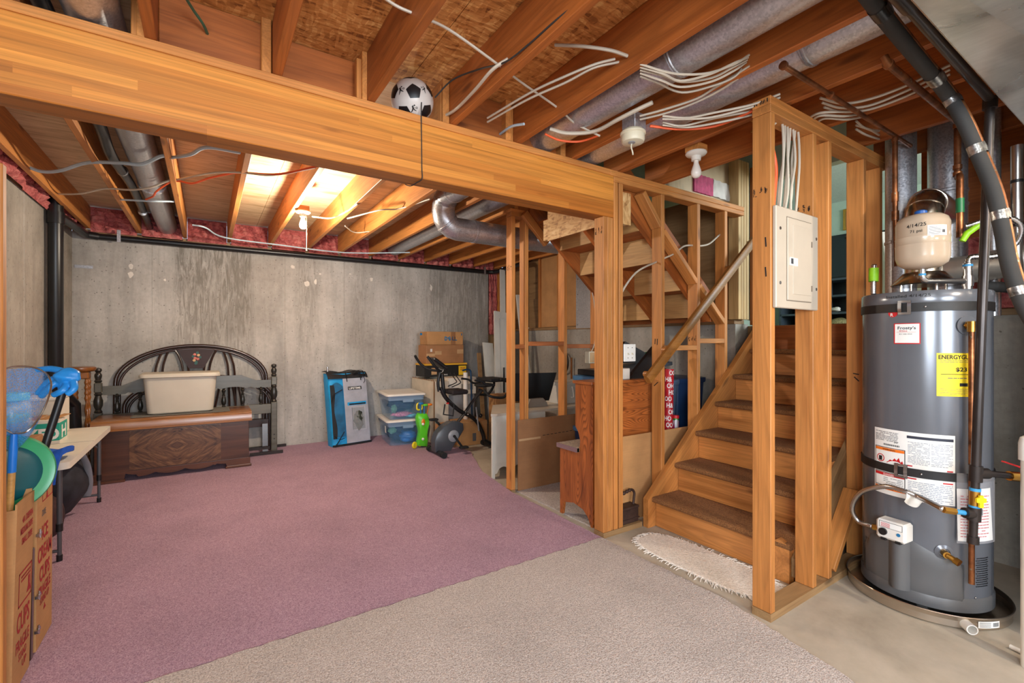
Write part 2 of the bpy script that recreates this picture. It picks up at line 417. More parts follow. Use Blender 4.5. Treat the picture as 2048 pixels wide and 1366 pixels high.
def wall_concrete():
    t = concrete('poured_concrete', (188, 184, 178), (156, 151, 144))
    g = t.t.nodes.new('ShaderNodeNewGeometry'); sp = t.n('ShaderNodeSeparateXYZ', Vector=g.outputs['Position'])
    # old damp stains that ran down from the top of single form panels
    band = t.ramp(t.n('ShaderNodeMapRange', Value=sp.outputs[0], From__Min=-1.2, From__Max=3.8).outputs[0],
                  [(0.0, .2), (.175, .2), (.185, 1.0), (.325, 1.0), (.335, .2), (.42, .1), (.44, .75), (.475, .5), (.49, .15), (.56, .1), (.575, .6), (.62, .2), (.67, .12), (.70, .5), (.74, .2), (.80, .7), (1, .8)])
    drip = t.noise(t.world((9, 1, 1.1)), 2.6, 4, 0.75, 1.2)
    hgt = t.ramp(t.n('ShaderNodeMapRange', Value=sp.outputs[2], From__Min=0.0, From__Max=2.45).outputs[0], [(0.0, .3), (.35, .35), (0.62, 0.8), (1.0, 1.0)])
    k = t.math('MULTIPLY', t.math('MULTIPLY', band, hgt), t.ramp(drip, [(0.42, 1.0), (0.60, 0.30)]))
    c = t.mix(t.math('MULTIPLY', k, 0.9), t.c, C(112, 108, 99))
    t.col(c); t.bump(t.fine, 0.25, 0.006); return t.p(Roughness=0.85)
M['conc'] = wall_concrete()
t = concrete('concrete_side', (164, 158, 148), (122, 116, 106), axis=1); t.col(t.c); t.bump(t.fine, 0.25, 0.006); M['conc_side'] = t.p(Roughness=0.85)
def slab():
    t = NT('concrete_floor'); w = t.world()
    a = t.noise(w, 1.6, 5, 0.6, 0.4); b = t.noise(w, 14, 4, 0.7)
    c = t.ramp(a, [(0.3, C(150, 140, 124)), (0.5, C(176, 166, 150)), (0.7, C(190, 181, 166))])
    c = t.mix(0.35, c, t.ramp(b, [(0.3, 0.8), (0.65, 1.06)]), 'MULTIPLY')
    t.col(c); t.bump(b, 0.1, 0.003); return t.p(Roughness=0.6)
M['slab'] = slab()
def carpet(name, c1, c2, c3, sc=240):
    t = NT(name); w = t.world()
    f = t.noise(w, sc, 2, 0.6); md = t.noise(w, 60, 3, 0.65); lg = t.noise(w, 2.2, 4, 0.6)
    c = t.ramp(f, [(0.3, C(c1)), (0.52, C(c2)), (0.75, C(c3))])
    c = t.mix(0.5, c, t.ramp(md, [(0.3, 0.78), (0.68, 1.14)]), 'MULTIPLY')
    c = t.mix(0.6, c, t.ramp(lg, [(0.28, 0.80), (0.5, 1.0), (0.72, 1.12)]), 'MULTIPLY')
    t.col(c); t.bump(t.math('ADD', f, md), 0.7, 0.006)
    return t.p(Roughness=1.0)
M['purple'] = carpet('mauve_carpet', (142, 108, 130), (180, 147, 166), (208, 182, 198))
M['beige'] = carpet('beige_carpet', (146, 136, 132), (192, 183, 178), (222, 215, 211), 170)
M['tread'] = carpet('brown_tread_carpet', (92, 58, 30), (136, 90, 50), (164, 116, 70), 200)
M['mat'] = carpet('cream_rag_rug', (214, 204, 192), (238, 230, 220), (248, 243, 236), 150)
M['greyfelt'] = carpet('grey_felt', (88, 86, 80), (112, 108, 100), (130, 126, 118), 150)
def galv():
    t = NT('galvanised_steel')
    vo = t.n('ShaderNodeTexVoronoi', Vector=t.coord((130, 130, 130)), Scale=1.0)
    s = t.n('ShaderNodeSeparateColor', Color=vo.outputs['Color'])
    n = t.noise(t.coord((2, 2, 2)), 2, 3)
    c = t.ramp(s.outputs[0], [(0.0, C(176, 178, 184)), (1.0, C(206, 206, 210))])
    c = t.mix(0.4, c, t.ramp(n, [(0.3, 0.75), (0.7, 1.08)]), 'MULTIPLY')
    t.col(c); return t.p(Metallic=0.82, Roughness=t.ramp(s.outputs[0], [(0, 0.30), (1, 0.42)]))
M['galv'] = galv()
def sheetmetal():
    t = NT('sheet_metal_trunk'); n = t.noise(t.coord((1.2, 1.2, 1.2)), 2.2, 4, 0.6, 1.0); f = t.noise(t.coord((60, 4, 4)), 1.0, 2)
    c = t.ramp(n, [(0.3, C(178, 176, 166)), (0.6, C(214, 212, 202)), (0.75, C(224, 222, 214))])
    c = t.mix(0.2, c, t.ramp(f, [(0.3, 0.7), (0.7, 1.1)]), 'MULTIPLY')
    t.col(c); t.bump(n, 0.08, 0.05); return t.p(Metallic=0.85, Roughness=t.ramp(n, [(0.3, 0.22), (0.7, 0.4)]))
M['sheet'] = sheetmetal()
def copper():
    t = NT('copper_pipe'); n = t.noise(t.coord((3, 3, 3)), 4, 4, 0.6); g = t.noise(t.coord((9, 9, 9)), 3, 3)
    c = t.ramp(n, [(0.3, C(84, 52, 32)), (0.55, C(146, 92, 58)), (0.75, C(186, 126, 80))])
    c = t.mix(t.ramp(g, [(0.66, 0.0), (0.74, 0.8)]), c, C(140, 168, 150))
    t.col(c); return t.p(Metallic=0.8, Roughness=0.38)
M['copper'] = copper()
M['steel'] = plain('bright_steel', (190, 190, 192), 0.25, 1.0, 0.03)
M['stainless'] = plain('stainless_vent', (200, 190, 178), 0.22, 1.0, 0.04)
M['pan'] = plain('aluminium_pan', (196, 184, 170), 0.28, 0.95, 0.05)
M['blackiron'] = plain('black_iron_pipe', (62, 56, 54), 0.34, 0.7, 0.12)
M['abs'] = plain('black_abs_plastic', (22, 23, 26), 0.35, 0, 0.1)
M['foam'] = plain('black_foam_insulation', (44, 42, 40), 0.8, 0, 0.1)
M['foil'] = plain('silver_tape', (150, 148, 146), 0.3, 0.9, 0.3, 40, 0.6)
M['blacktape'] = plain('black_tape', (20, 20, 22), 0.35, 0, 0.1)
M['cable'] = plain('white_cable', (190, 178, 160), 0.5, 0, 0.04)
M['bluecable'] = plain('pale_blue_cable', (176, 196, 208), 0.5, 0, 0.05)
M['orange'] = plain('orange_cable', (226, 92, 44), 0.5, 0, 0.04)
M['greywire'] = plain('dark_wire', (50, 48, 46), 0.6, 0, 0.05)
M['green_wire'] = plain('green_wire', (56, 84, 62), 0.5, 0, 0.05)
M['white'] = plain('white_plastic', (228, 224, 216), 0.4, 0, 0.02)
M['ceramic'] = plain('white_porcelain', (226, 220, 208), 0.2, 0, 0.02)
M['ivory'] = plain('ivory_plastic', (206, 196, 170), 0.45, 0, 0.03)
M['panelgrey'] = plain('panel_beige_enamel', (188, 174, 156), 0.42, 0, 0.02)
M['panelline'] = plain('gap_shade_and_hinge', (120, 108, 94), 0.6, 0, 0.02)  # dark tone for painted gap shade, also used on the hinges
M['heater'] = plain('heater_grey_enamel', (104, 107, 114), 0.22, 0.25, 0.02)
M['heater_low'] = plain('heater_plastic_grey', (92, 92, 93), 0.36, 0.0, 0.03)
M['tank'] = plain('tan_tank_enamel', (188, 168, 146), 0.2, 0, 0.02)
M['strap'] = plain('black_strap', (26, 24, 24), 0.55, 0, 0.15, 30)
M['black'] = plain('black_plastic', (20, 20, 22), 0.4, 0, 0.1)
M['blacksoft'] = plain('black_foam_grip', (24, 25, 27), 0.75, 0, 0.15, 40)
M['darkgrey'] = plain('dark_grey_plastic', (66, 70, 76), 0.32, 0, 0.05)
M['midgrey'] = plain('mid_grey_plastic', (140, 142, 146), 0.4, 0, 0.05)
M['insul'] = None
def insulation():
    t = NT('pink_insulation'); v = t.coord((1, 1, 1)); n = t.noise(v, 9, 5, 0.7, 1.0); f = t.noise(v, 60, 3)
    c = t.ramp(n, [(0.3, C(120, 46, 48)), (0.5, C(196, 104, 102)), (0.72, C(226, 150, 140))])
    t.col(c); t.bump(t.math('ADD', n, t.math('MULTIPLY', f, 0.3)), 0.9, 0.04); return t.p(Roughness=1.0)
M['insul'] = insulation()
M['pinkpaper'] = plain('pink_foam_board', (206, 84, 122), 0.7, 0, 0.14, 16)
M['paper'] = plain('white_paper', (222, 216, 206), 0.75, 0, 0.05, 12, 0.3)
def cardboard(name, c):
    t = NT(name); n = t.noise(t.coord((2, 2, 2)), 3, 4, 0.6); f = t.noise(t.coord((1, 1, 90)), 1.5, 2)
    b = C(c); t.col(t.mix(0.25, t.ramp(n, [(0.3, tuple(x * .86 for x in b[:3]) + (1,)), (0.7, tuple(x * 1.1 for x in b[:3]) + (1,))]), t.ramp(f, [(.3, .8), (.7, 1.1)]), 'MULTIPLY'))
    return t.p(Roughness=0.75)
M['card'] = cardboard('cardboard', (186, 138, 88))
M['card2'] = cardboard('cardboard_brown', (166, 118, 78))
M['card3'] = cardboard('cardboard_dark', (150, 104, 66))
M['cardedge'] = cardboard('cardboard_torn', (140, 104, 70))
M['tape'] = plain('packing_tape', (196, 158, 116), 0.25, 0, 0.05)
M['redprint'] = plain('red_print', (166, 26, 36), 0.7, 0, 0.05)
M['blackprint'] = plain('black_print', (24, 22, 22), 0.7, 0, 0.0)
M['greyprint'] = plain('grey_print', (92, 92, 96), 0.7, 0, 0.0)
M['palegrey_print'] = plain('pale_grey_print', (150, 156, 168), 0.7, 0, 0.0)
M['whiteprint'] = plain('white_print', (236, 236, 232), 0.6, 0, 0.0)
M['blueprint'] = plain('blue_print', (20, 110, 160), 0.6, 0, 0.0)
M['drywall'] = plain('painted_drywall_green', (186, 206, 190), 0.8, 0, 0.02)
M['ceilwhite'] = plain('textured_ceiling_paint', (206, 220, 214), 0.9, 0, 0.05, 60)
# ---------------------------------------------------------------- the setting
XL, XR, YB, YF = -1.143, 3.92, 6.38, -2.6
ZJ, ZS = 2.467, 2.702          # underside of joists, underside of subfloor
def sbox(name, a, b, mt, parent=None, ch=0.0):
    m = MB(); m.box(a, b, ch); return m.build(name, mt, parent, smooth=0, origin=(0, 0, 0), struct=True)
floor = sbox('floor', (XL - 0.2, YF - 0.2, -0.12), (XR + 0.25, YB + 0.2, 0.0), M['slab'])
wb = sbox('wall_back', (XL - 0.2, YB, 0), (3.735, YB + 0.2, 2.43), M['conc'])
for i, u in enumerate((305, 455, 570, 688, 783, 878, 955)):       # ridges the form boards left in the pour
    x = wy(u, 683, YB).x; m = MB()
    m.prism([(-0.006, 0), (0.006, 0), (0.002, -0.005), (-0.002, -0.005)], (x, YB + 0.001, 0.0), (1, 0, 0), (0, 1, 0), (0, 0, 2.43)); m.build('form_seam', M['conc'], wb, smooth=0)
m = MB(); m.box((XL + .02, YB - .006, 2.06), (XL + .16, YB + .01, 2.09)); lab(m.build('form_tie', M['galv'], wb), 'flat steel form tie left in the concrete')
rp_ = random.Random(21)                                            # scraps of white paint left on the concrete
for u, v, w_, h_ in ((262, 534, .05, .07), (261, 549, .045, .08), (586, 534, .05, .05), (614, 567, .07, .08), (631, 563, .04, .07), (640, 548, .03, .03), (743, 559, .05, .05), (862, 575, .04, .10), (330, 560, .03, .03), (700, 548, .03, .02)):
    p = wy(u, v, YB); m = MB(); n = 9
    m.add([(p.x + w_ / 2 * math.cos(2 * PI * i / n) * rp_.uniform(.6, 1.2), YB - .0012, p.z + h_ / 2 * math.sin(2 * PI * i / n) * rp_.uniform(.6, 1.2)) for i in range(n)], [list(range(n))]); m.build('paint_patch', M['paper'], wb, 0)
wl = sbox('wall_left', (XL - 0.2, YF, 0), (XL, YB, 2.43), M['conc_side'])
for y in (5.55, 4.9):
    m = MB(); m.prism([(-0.006, 0), (0.006, 0), (0.002, 0.005), (-0.002, 0.005)], (XL - .001, y, 0), (0, 1, 0), (1, 0, 0), (0, 0, 2.43)); m.build('form_seam', M['conc_side'], wl, smooth=0)
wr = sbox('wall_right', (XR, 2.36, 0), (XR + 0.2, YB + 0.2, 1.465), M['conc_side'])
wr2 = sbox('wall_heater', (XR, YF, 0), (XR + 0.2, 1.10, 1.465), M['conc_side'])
sbox('wall_stair_end', (4.121, 1.1, 0), (4.2, 2.36, 1.25), M['conc_side'])
sbox('wall_heater_side', (3.92, 1.101, 0), (4.12, 1.235, 1.0), M['conc_side'])
wf = MB()
for a, b in (((XL - .2, YF - .2, 0), (-0.25, YF, ZS)), ((1.35, YF - .2, 0), (XR + .25, YF, ZS)), ((-0.25, YF - .2, 0), (1.35, YF, 1.0)), ((-0.25, YF - .2, 2.1), (1.35, YF, ZS))): wf.box(a, b)
wf = wf.build('wall_front', M['conc'], smooth=0, origin=(0, 0, 0), struct=True)
win = MB()
for a, b in (((-.25, YF - .1, 1.0), (1.35, YF - .04, 1.05)), ((-.25, YF - .1, 2.05), (1.35, YF - .04, 2.1)), ((-.25, YF - .1, 1.0), (-.2, YF - .04, 2.1)), ((1.3, YF - .1, 1.0), (1.35, YF - .04, 2.1)), ((.53, YF - .1, 1.0), (.57, YF - .04, 2.1))): win.box(a, b)
win.build('window_1', M['white'], smooth=0, struct=True)
# sill boards on top of the concrete
def sill(name, a, b, parent, ax): return bx(name, a, b, M['plate_old'], parent, ax)
sill('sill_board', (XL, YB + .0, 2.43), (3.735, YB + .14, ZJ), wb, 'x')
sill('sill_board', (XL - .14, YF, 2.43), (XL, YB, ZJ), wl, 'y')
sill('sill_board', (XR - .015, 2.36, 1.465), (XR + .14, YB, 1.503), wr, 'y')
sill('sill_board', (XR - .015, YF, 1.465), (XR + .14, 1.1, 1.503), wr2, 'y')
# ceiling: subfloor sheets, joists, blocking
cm_ = MB()
for a, b in (((XL - .2, YF - .2), (XR + .3, 1.24)), ((XL - .2, 1.24), (2.83, 2.44)), ((XL - .2, 2.44), (2.352, 3.36)), ((XL - .2, 3.36), (XR + .3, YB + .2))): cm_.box((a[0], a[1], ZS + .0185), (b[0], b[1], ZS + .05))
ceil = cm_.build('ceiling', M['osb'], smooth=0, origin=(0, 0, 0), struct=True)
ys = [YF - .2, -1.22, 0.0, 1.22, 2.44]
for i in range(4):
    for j, (x0, x1) in enumerate(((XL - .2, 0.9), (0.9, 2.6), (2.6, XR + .3))):
        if i == 3 and x1 > 3: x1 = 2.83
        bx('subfloor_sheet', (x0 + .0015, ys[i] + .0015, ZS), (x1 - .0015, ys[i + 1] - .0015, ZS + .018), M['osb'], ceil, 'x', 0)
ys = [2.44, 3.36, 4.88, YB + .2]
for i in range(3):
    for x0, x1 in ((XL - .2, 0.5), (0.5, 2.35), (2.35, XR + .3)):
        if i == 0 and x0 > 2.3: continue
        bx('subfloor_sheet', (x0 + .0015, ys[i] + .0015, ZS), (x1 - .0015, ys[i + 1] - .0015, ZS + .018), M['ply'], ceil, 'x', 0)
near = [-0.57, -0.18, 0.256, 0.662, 1.10, 1.52, 1.945, 2.37, 2.80, 3.25, 3.65]
far = [-1.02, -0.605, -0.205, 0.214, 0.640, 1.06, 1.455, 1.86]
for x in near: bx('joist', (x - .019, YF, ZJ), (x + .019, 2.40 if x < 3 else 1.24, ZS), M['joist'], ceil, 'y')
for x in far: bx('joist', (x - .019, 2.25, ZJ), (x + .019, YB, ZS), M['stud'], ceil, 'y')
for x in (2.26, 2.66, 3.06, 3.46, 3.84): bx('joist', (x - .019, 3.37, ZJ), (x + .019, YB, ZS), M['stud'], ceil, 'y')
for i in range(len(near) - 5):                                     # full blocking over the beam
    a, b = near[i] + .02, near[i + 1] - .02
    if i == 3: continue                                            # the ball lies in this bay
    fx = [f for f in far if a - .03 < f < b + .03]
    lo = a
    y0 = 2.30 if i != 2 else 2.36
    if i == 0: continue
    bx('blocking', (lo, y0, ZJ + .001), (b, y0 + .038, ZS - .002), M['joist'], ceil, 'x')
for i, x in enumerate(near[1:6]):                                  # short cleats nailed where the joists lap
    bx('cleat', (x - .062, 2.27, ZJ + .001), (x - .021, 2.31, ZS - .03), M['stud'], ceil, 'z')
# rim insulation and rim board
def batt(name, x0, x1, y0, y1, z0, z1, ax, parent, sd):
    rnd = random.Random(sd); m = MB(); ph = [rnd.uniform(0, 6) for _ in range(6)]
    def fn(a, b):
        w = 0.024 * math.sin(9 * a + ph[0]) * math.sin(5 * b + ph[1]) + 0.018 * math.sin(23 * a + ph[2] + 6 * b) + .012 * math.sin(31 * b + ph[3])
        e = min(a, 1 - a, b, 1 - b) * 8; w = w * min(1, e) + 0.02 * min(1, e)
        if ax == 'x': return (x0 + (x1 - x0) * a, y0 - w, z0 + (z1 - z0) * b)
        if ax == 'l': return (x0 + w, y0 + (y1 - y0) * a, z0 + (z1 - z0) * b)
        return (x0 - w, y0 + (y1 - y0) * a, z0 + (z1 - z0) * b)
    m.grid(fn, 28, 16)
    def back(a, b):
        p = Vector(fn(a, b))
        if ax == 'x': p.y = y0 + .06
        elif ax == 'l': p.x = x0 - .06
        else: p.x = x0 + .06
        return p
    m.grid(back, 1, 1); return m.build(name, M['insul'], parent, 60)
js = [XL] + far + [2.26, 2.66, 3.06, 3.46, 3.84]
for i in range(len(js) - 1): batt('insulation_batt', js[i] + .022, js[i + 1] - .022, YB - .03 - .03 * (i % 3 == 2), 0, ZJ - .03, ZS - .01, 'x', wb, i)
for i in range(4): batt('insulation_batt', XL + .02 + .02 * (i % 2), 0, 3.2 + .79 * i, 3.2 + .79 * (i + 1), ZJ - .05, ZS - .01, 'l', wl, 40 + i)
bx('rim_board', (3.737, YB + .05, 0), (XR + .1, YB + .14, ZS), M['plate_old'], wb, 'z')
batt('insulation_batt', 3.742, 3.90, YB - .01, 0, 1.42, 2.44, 'x', wb, 77)
bx('corner_stud', (3.872, YB - .13, 1.503), (3.91, YB - .045, ZS - .002), M['stud'], wb, 'z')
# framing above the low concrete wall, faced with cardboard and a galvanised sheet
for i, y in enumerate((6.02, 5.28, 4.86, 4.45, 4.05, 3.62, 3.2, 2.80, 2.45)):
    bx('stud', (XR, y - .019, 1.504), (XR + .089, y + .019, ZS - .002), M['stud'], wr, 'z')
bx('wall_sheathing', (XR + .09, 2.36, 1.504), (XR + .1, YB, ZS), M['plate_old'], wr, 'y', 0)
for y0, y1 in ((4.88, 5.26), (4.47, 4.84)):
    bx('cardboard_panel', (XR + .03, y0, 1.51), (XR + .036, y1, 2.62), M['card'], wr, 'z', 0)
m = MB(); m.box((XR - .022, 4.05, 1.475), (XR - .018, 4.465, 2.60))
gs = lab(m.build('galvanised_sheet', M['galv'], wr, 0), 'flat galvanised sheet with a row of screws')
for k in range(6):
    m = MB(); m.sphere((XR - .024, 4.43, 1.52 + k * .19), .008, 8, 5); m.build('screw', M['steel'], gs)
for i, y in enumerate((0.98, 0.55, 0.12, -.3, -.8)):
    bx('stud', (XR, y - .019, 1.504), (XR + .089, y + .019, ZS - .002), M['joist'], wr2, 'z')
bx('wall_sheathing', (XR + .09, YF, 1.504), (XR + .1, 1.1, ZS), M['joist'], wr2, 'y', 0)
for k, (a, b) in enumerate(((.57, .96), (.14, .53))): batt('insulation_batt', XR + .03, 0, a, b, 1.51, 1.95, 'r', wr2, 90 + k)
# ---------------------------------------------------------------- upper room seen through the studs
ZU = 1.45
ru = sbox('floor_upper', (4.12, -3.0, ZU - .2), (9.8, 5.0, ZU), M['plate_old'])
sbox('wall_upper_far', (9.7, -3.0, ZU), (9.8, 5.0, 3.9), M['drywall'])
m = MB()
for a, b in (((4.3, -3.1, ZU), (5.7, -3, 3.9)), ((8.3, -3.1, ZU), (9.8, -3, 3.9)), ((5.7, -3.1, ZU), (8.3, -3, 2.1)), ((5.7, -3.1, 3.7), (8.3, -3, 3.9))): m.box(a, b)
m.build('wall_upper_side', M['drywall'], smooth=0, struct=True)
sbox('wall_upper_hall', (4.12, 5.0, ZU), (9.8, 5.1, 3.9), M['drywall'])
sbox('ceiling_upper', (2.1, -3.1, 3.87), (9.8, 5, 3.95), M['ceilwhite'])
sbox('wall_well_left', (2.2, 1.15, ZS + .05), (2.3, 3.46, 3.87), M['drywall']); sbox('wall_well_near', (2.3, 1.15, ZS + .05), (4.21, 1.235, 3.87), M['drywall']); sbox('wall_well_far', (2.3, 3.37, ZS + .05), (4.21, 3.46, 3.87), M['drywall'])
sbox('floor_well', (2.3, 1.24, ZS + .051), (2.83, 2.44, ZS + .07), M['ply'])
sbox('wall_upper_near', (4.21, -3.0, ZS + .05), (4.30, 5, 3.87), M['drywall'])
# ---------------------------------------------------------------- beam
be = MB(); be.box((XL, 2.244, 2.145), (2.296, 2.374, 2.429), .004)
be = be.build('support_beam', M['glulam'], smooth=0, origin=(0, 2.31, 2.145))
tag(be, 'long glued laminated timber beam carrying the ceiling joists', 'beam')
bx('top_plate', (XL, 2.240, 2.429), (2.262, 2.385, ZJ - .001), M['stud'], be, 'x')
# ---------------------------------------------------------------- framed wall beside the stairs, in line with the beam
ws = sbox('wall_stairs', (2.199, 2.244, 0), (2.575, 2.333, .036), M['plate_old'])
T = M['stud']
YA, YZ = 2.244, 2.333
bx('jack_stud', (2.199, YA, .037), (2.2365, YZ, 2.144), T, ws, 'z')
bx('jack_stud', (2.2375, YA, .037), (2.275, YZ, 2.144), T, ws, 'z')
bx('filler_strip', (2.277, YA + .004, .037), (2.294, YZ, 2.144), T, ws, 'z')
bx('king_stud', (2.2975, YA, .037), (2.3345, YZ, 2.39), T, ws, 'z')
bx('king_stud', (2.346, YA, .037), (2.384, YZ, 2.39), T, ws, 'z')
bx('top_plate', (2.264, YA - .002, 2.4285), (3.86, YZ, ZJ - .001), T, ws, 'x')
bx('top_plate', (2.298, YA, 2.391), (3.86, YZ, 2.428), T, ws, 'x')
SX = [2.781, 3.208, 3.575]
for k, x in enumerate(SX): bx('stud', (x, YA, .0 if k else .0), (x + .038, YZ, 2.39), T, ws, 'z')
def diag(x0, z0, x1, z1):
    board('diagonal_block', (x0, (YA + YZ) / 2, z0), (x1, (YA + YZ) / 2, z1), .086, .038, T, ws, (0, 0, 1))
diag(2.60, 2.375, 2.785, 2.155); diag(2.82, 2.130, 3.215, 1.775); diag(3.25, 1.755, 3.585, 1.468)
for x0, x1, z in ((2.821, 3.206, 1.262), (3.248, 3.573, 1.315)):
    bx('fire_block', (x0, YA, z - .019), (x1, YZ, z + .019), T, ws, 'x')
# ---------------------------------------------------------------- wall that holds the breaker panel
wp = sbox('wall_panel', (2.194, 1.147, 0), (3.52, 1.236, .038), M['plate_old'])
ptop = bx('top_plate', (2.192, 1.147, 2.422), (3.56, 1.236, 2.46), T, wp, 'x')
bx('top_plate', (2.192, 1.147, 2.3835), (3.56, 1.236, 2.4215), T, wp, 'x')
for x in (2.194, 2.604, 2.775, 3.220, 3.46):
    bx('stud', (x, 1.147, .039), (x + .038, 1.236, 2.383), T, wp, 'z')
# ---------------------------------------------------------------- little closet wall under the upper flight
wc = sbox('wall_closet', (2.205, 3.364, 0), (2.243, 3.453, .02), M['plate_old'])
for x, z0 in ((2.205, .021), (2.346, .40), (2.79, .40), (3.20, .40)):
    bx('stud', (x, 3.364, z0), (x + .038, 3.453, 2.40), T, wc, 'z')
bx('top_plate', (2.20, 3.364, 2.401), (3.24, 3.453, 2.4385), T, wc, 'x')
bx('top_plate', (2.20, 3.364, 2.4395), (2.75, 3.453, ZJ - .001), T, wc, 'x')
for x0, x1, z in ((2.244, 2.345, 1.265), (2.385, 2.789, 1.29), (2.829, 3.199, 1.265)):
    bx('fire_block', (x0, 3.364, z - .019), (x1, 3.453, z + .019), M['joist'], wc, 'x')
# ---------------------------------------------------------------- carpets
def slabcarpet(name, poly, h, mt, label, cat, edge=0.004):
    m = MB(); n = len(poly); pts = []
    for i in range(n):
        a = Vector(poly[i]); b = Vector(poly[(i + 1) % n]); k = max(1, int((b - a).length / .03))
        d = (b - a); nr = Vector((-d.y, d.x)).normalized()
        for j in range(k): pts.append(a + d * j / k + (nr * random.uniform(-edge, edge) if j else nr * 0))
    m.prism([(p.x, p.y) for p in pts], (0, 0, 0.0006), (1, 0, 0), (0, 1, 0), (0, 0, h))
    o = m.build(name, mt, smooth=0); return tag(o, label, cat)
slabcarpet('carpet', [(XL + .012, 2.246), (2.185, 2.246), (2.195, 3.36), (2.30, 4.05), (2.60, 4.86), (2.58, 5.12), (2.39, 5.3), (2.39, YB - .012), (XL + .012, YB - .012)], .014, M['purple'], 'mauve pink wall-to-wall carpet under the beam and far room', 'carpet')
slabcarpet('carpet', [(XL + .01, YF + .02), (1.72, YF + .02), (1.90, .2), (2.06, .78), (2.172, 1.35), (2.178, 2.236), (XL + .01, 2.236)], .018, M['beige'], 'beige looped carpet remnant butted against the mauve carpet', 'carpet', .006)
slabcarpet('carpet', [(2.26, 2.40), (3.85, 2.40), (3.85, 3.36), (2.26, 3.36)], .009, M['beige'], 'grey-beige carpet scrap on the floor under the stairs', 'carpet')
# ---------------------------------------------------------------- lower flight of stairs
st = empty('staircase', (3.3, 1.73, 0), 'pine staircase with brown carpeted treads between two stud walls', 'staircase')
RUN, RISE = 0.2475, 0.2065
SL, SR = 2.198, 1.272
for k in range(7):
    xr = 2.665 + RUN * k; z0 = RISE * k + (.0 if k == 0 else .006)
    bx('riser', (xr, SR, z0 + .001), (xr + .02, SL, RISE * (k + 1) - .028), M['stair'], st, 'y', .001)
for k in range(6):
    zt = RISE * (k + 1) + .006; x0 = 2.622 + RUN * k; x1 = 2.665 + RUN * (k + 1)
    prof = [(x0 + .012, zt - .036), (x0 + .003, zt - .030), (x0, zt - .018), (x0 + .003, zt - .006), (x0 + .014, zt), (x1 - .001, zt), (x1 - .001, zt - .034)]
    m = MB(); m.prism(prof, (0, SR, 0), (1, 0, 0), (0, 0, 1), (0, SL - SR, 0)); m.build('tread', M['tread'], st, 50)
def skirt(name, poly, y0, y1, mt, parent):
    m = MB(); m.prism(poly, (0, y0, 0), (1, 0, 0), (0, 0, 1), (0, y1 - y0, 0)); o = m.build(name, mt, None, 0, origin=(poly[1][0], y0, poly[1][1]))
    # turn the local frame so the grain follows the slope
    a = math.atan2(RISE, RUN); R = Matrix.Rotation(-a, 4, 'Y'); Ri = R.inverted()
    o.data.transform(Ri); o.rotation_euler = R.to_euler(); o.parent = parent; o.location = Vector(o.location) - LOC[parent.name]
    return o
skirt('skirt_board', [(2.585, .001), (2.585, .20), (4.12, 1.53), (4.12, 1.20), (2.80, .001)], 2.200, 2.2425, M['stair'], st)
skirt('stringer', [(2.64, .04), (2.64, .14), (4.12, 1.42), (4.12, 1.12), (2.92, .04)], 1.2375, 1.271, M['plate_old'], st)
board('kick_board', (2.86, 1.193, .060), (3.19, 1.193, .43), .085, .037, M['stair'], st)
m = MB(); m.prism([(0, 0), (.085, 0), (.085, .205), (.06, .225), (0, .20)], (2.625, 1.275, .001), (0, 1, 0), (0, 0, 1), (.037, 0, 0)); m.build('end_block', M['stair'], st, 0)
bx('header', (4.08, SR - .03, 1.20), (4.118, SL + .1, 1.445), M['joist'], st, 'y')
# ---------------------------------------------------------------- upper flight seen from below
s2 = empty('staircase', (3.0, 2.9, 1.48), 'open underside of the upper stair flight with sloping stringers', 'staircase')
K2 = .86
def zb(x): return 2.235 - K2 * (x - 2.59)
for y in (2.345, 2.86, 3.305):
    m = MB(); m.prism([(2.36, zb(2.36)), (2.36, zb(2.36) + .30), (3.52, zb(3.52) + .30), (3.52, 1.475), (zb(0) / K2 * 0 + 2.59 + (2.235 - 1.475) / K2, 1.475)], (0, y, 0), (1, 0, 0), (0, 0, 1), (0, .038, 0))
    o = m.build('stringer', M['joist'], None, 0, origin=(2.36, y, zb(2.36)))
    R = Matrix.Rotation(math.atan(K2), 4, 'Y'); o.data.transform(R.inverted()); o.rotation_euler = R.to_euler(); o.parent = s2; o.location = Vector(o.location) - LOC[s2.name]
for k in range(4):
    x = 3.42 - k * .243; z = zb(x) + .20 - .0
    for y0, y1 in ((2.384, 2.859), (2.899, 3.304)):
        bx('riser', (x, y0, z - .21), (x + .018, y1, z - .001), M['plyriser'], s2, 'y', .001)
        bx('tread', (x - .235, y0, z), (x + .03, y1, z + .024), M['joist'], s2, 'y', .001)
bx('landing_rim', (3.53, 2.345, 1.475), (3.568, 3.36, 1.72), M['joist'], s2, 'y')
bx('nailer', (2.31, 2.39, 2.135), (2.345, 3.05, 2.30), M['osb2'], s2, 'y', .001)
lab(bx('edge_panel', (2.30, 2.40, 2.12), (2.309, 2.98, 2.46), M['osb2'], s2, 'y', 0), 'strand board panel closing the stair head')
lab(bx('edge_panel', (2.405, 2.30, 2.135), (2.52, 2.338, 2.36), M['osb2'], s2, 'z', 0), 'strand board offcut beside the post')
board('brace', (2.31, 3.33, 2.43), (2.56, 3.33, 2.19), .038, .07, M['stud'], s2)
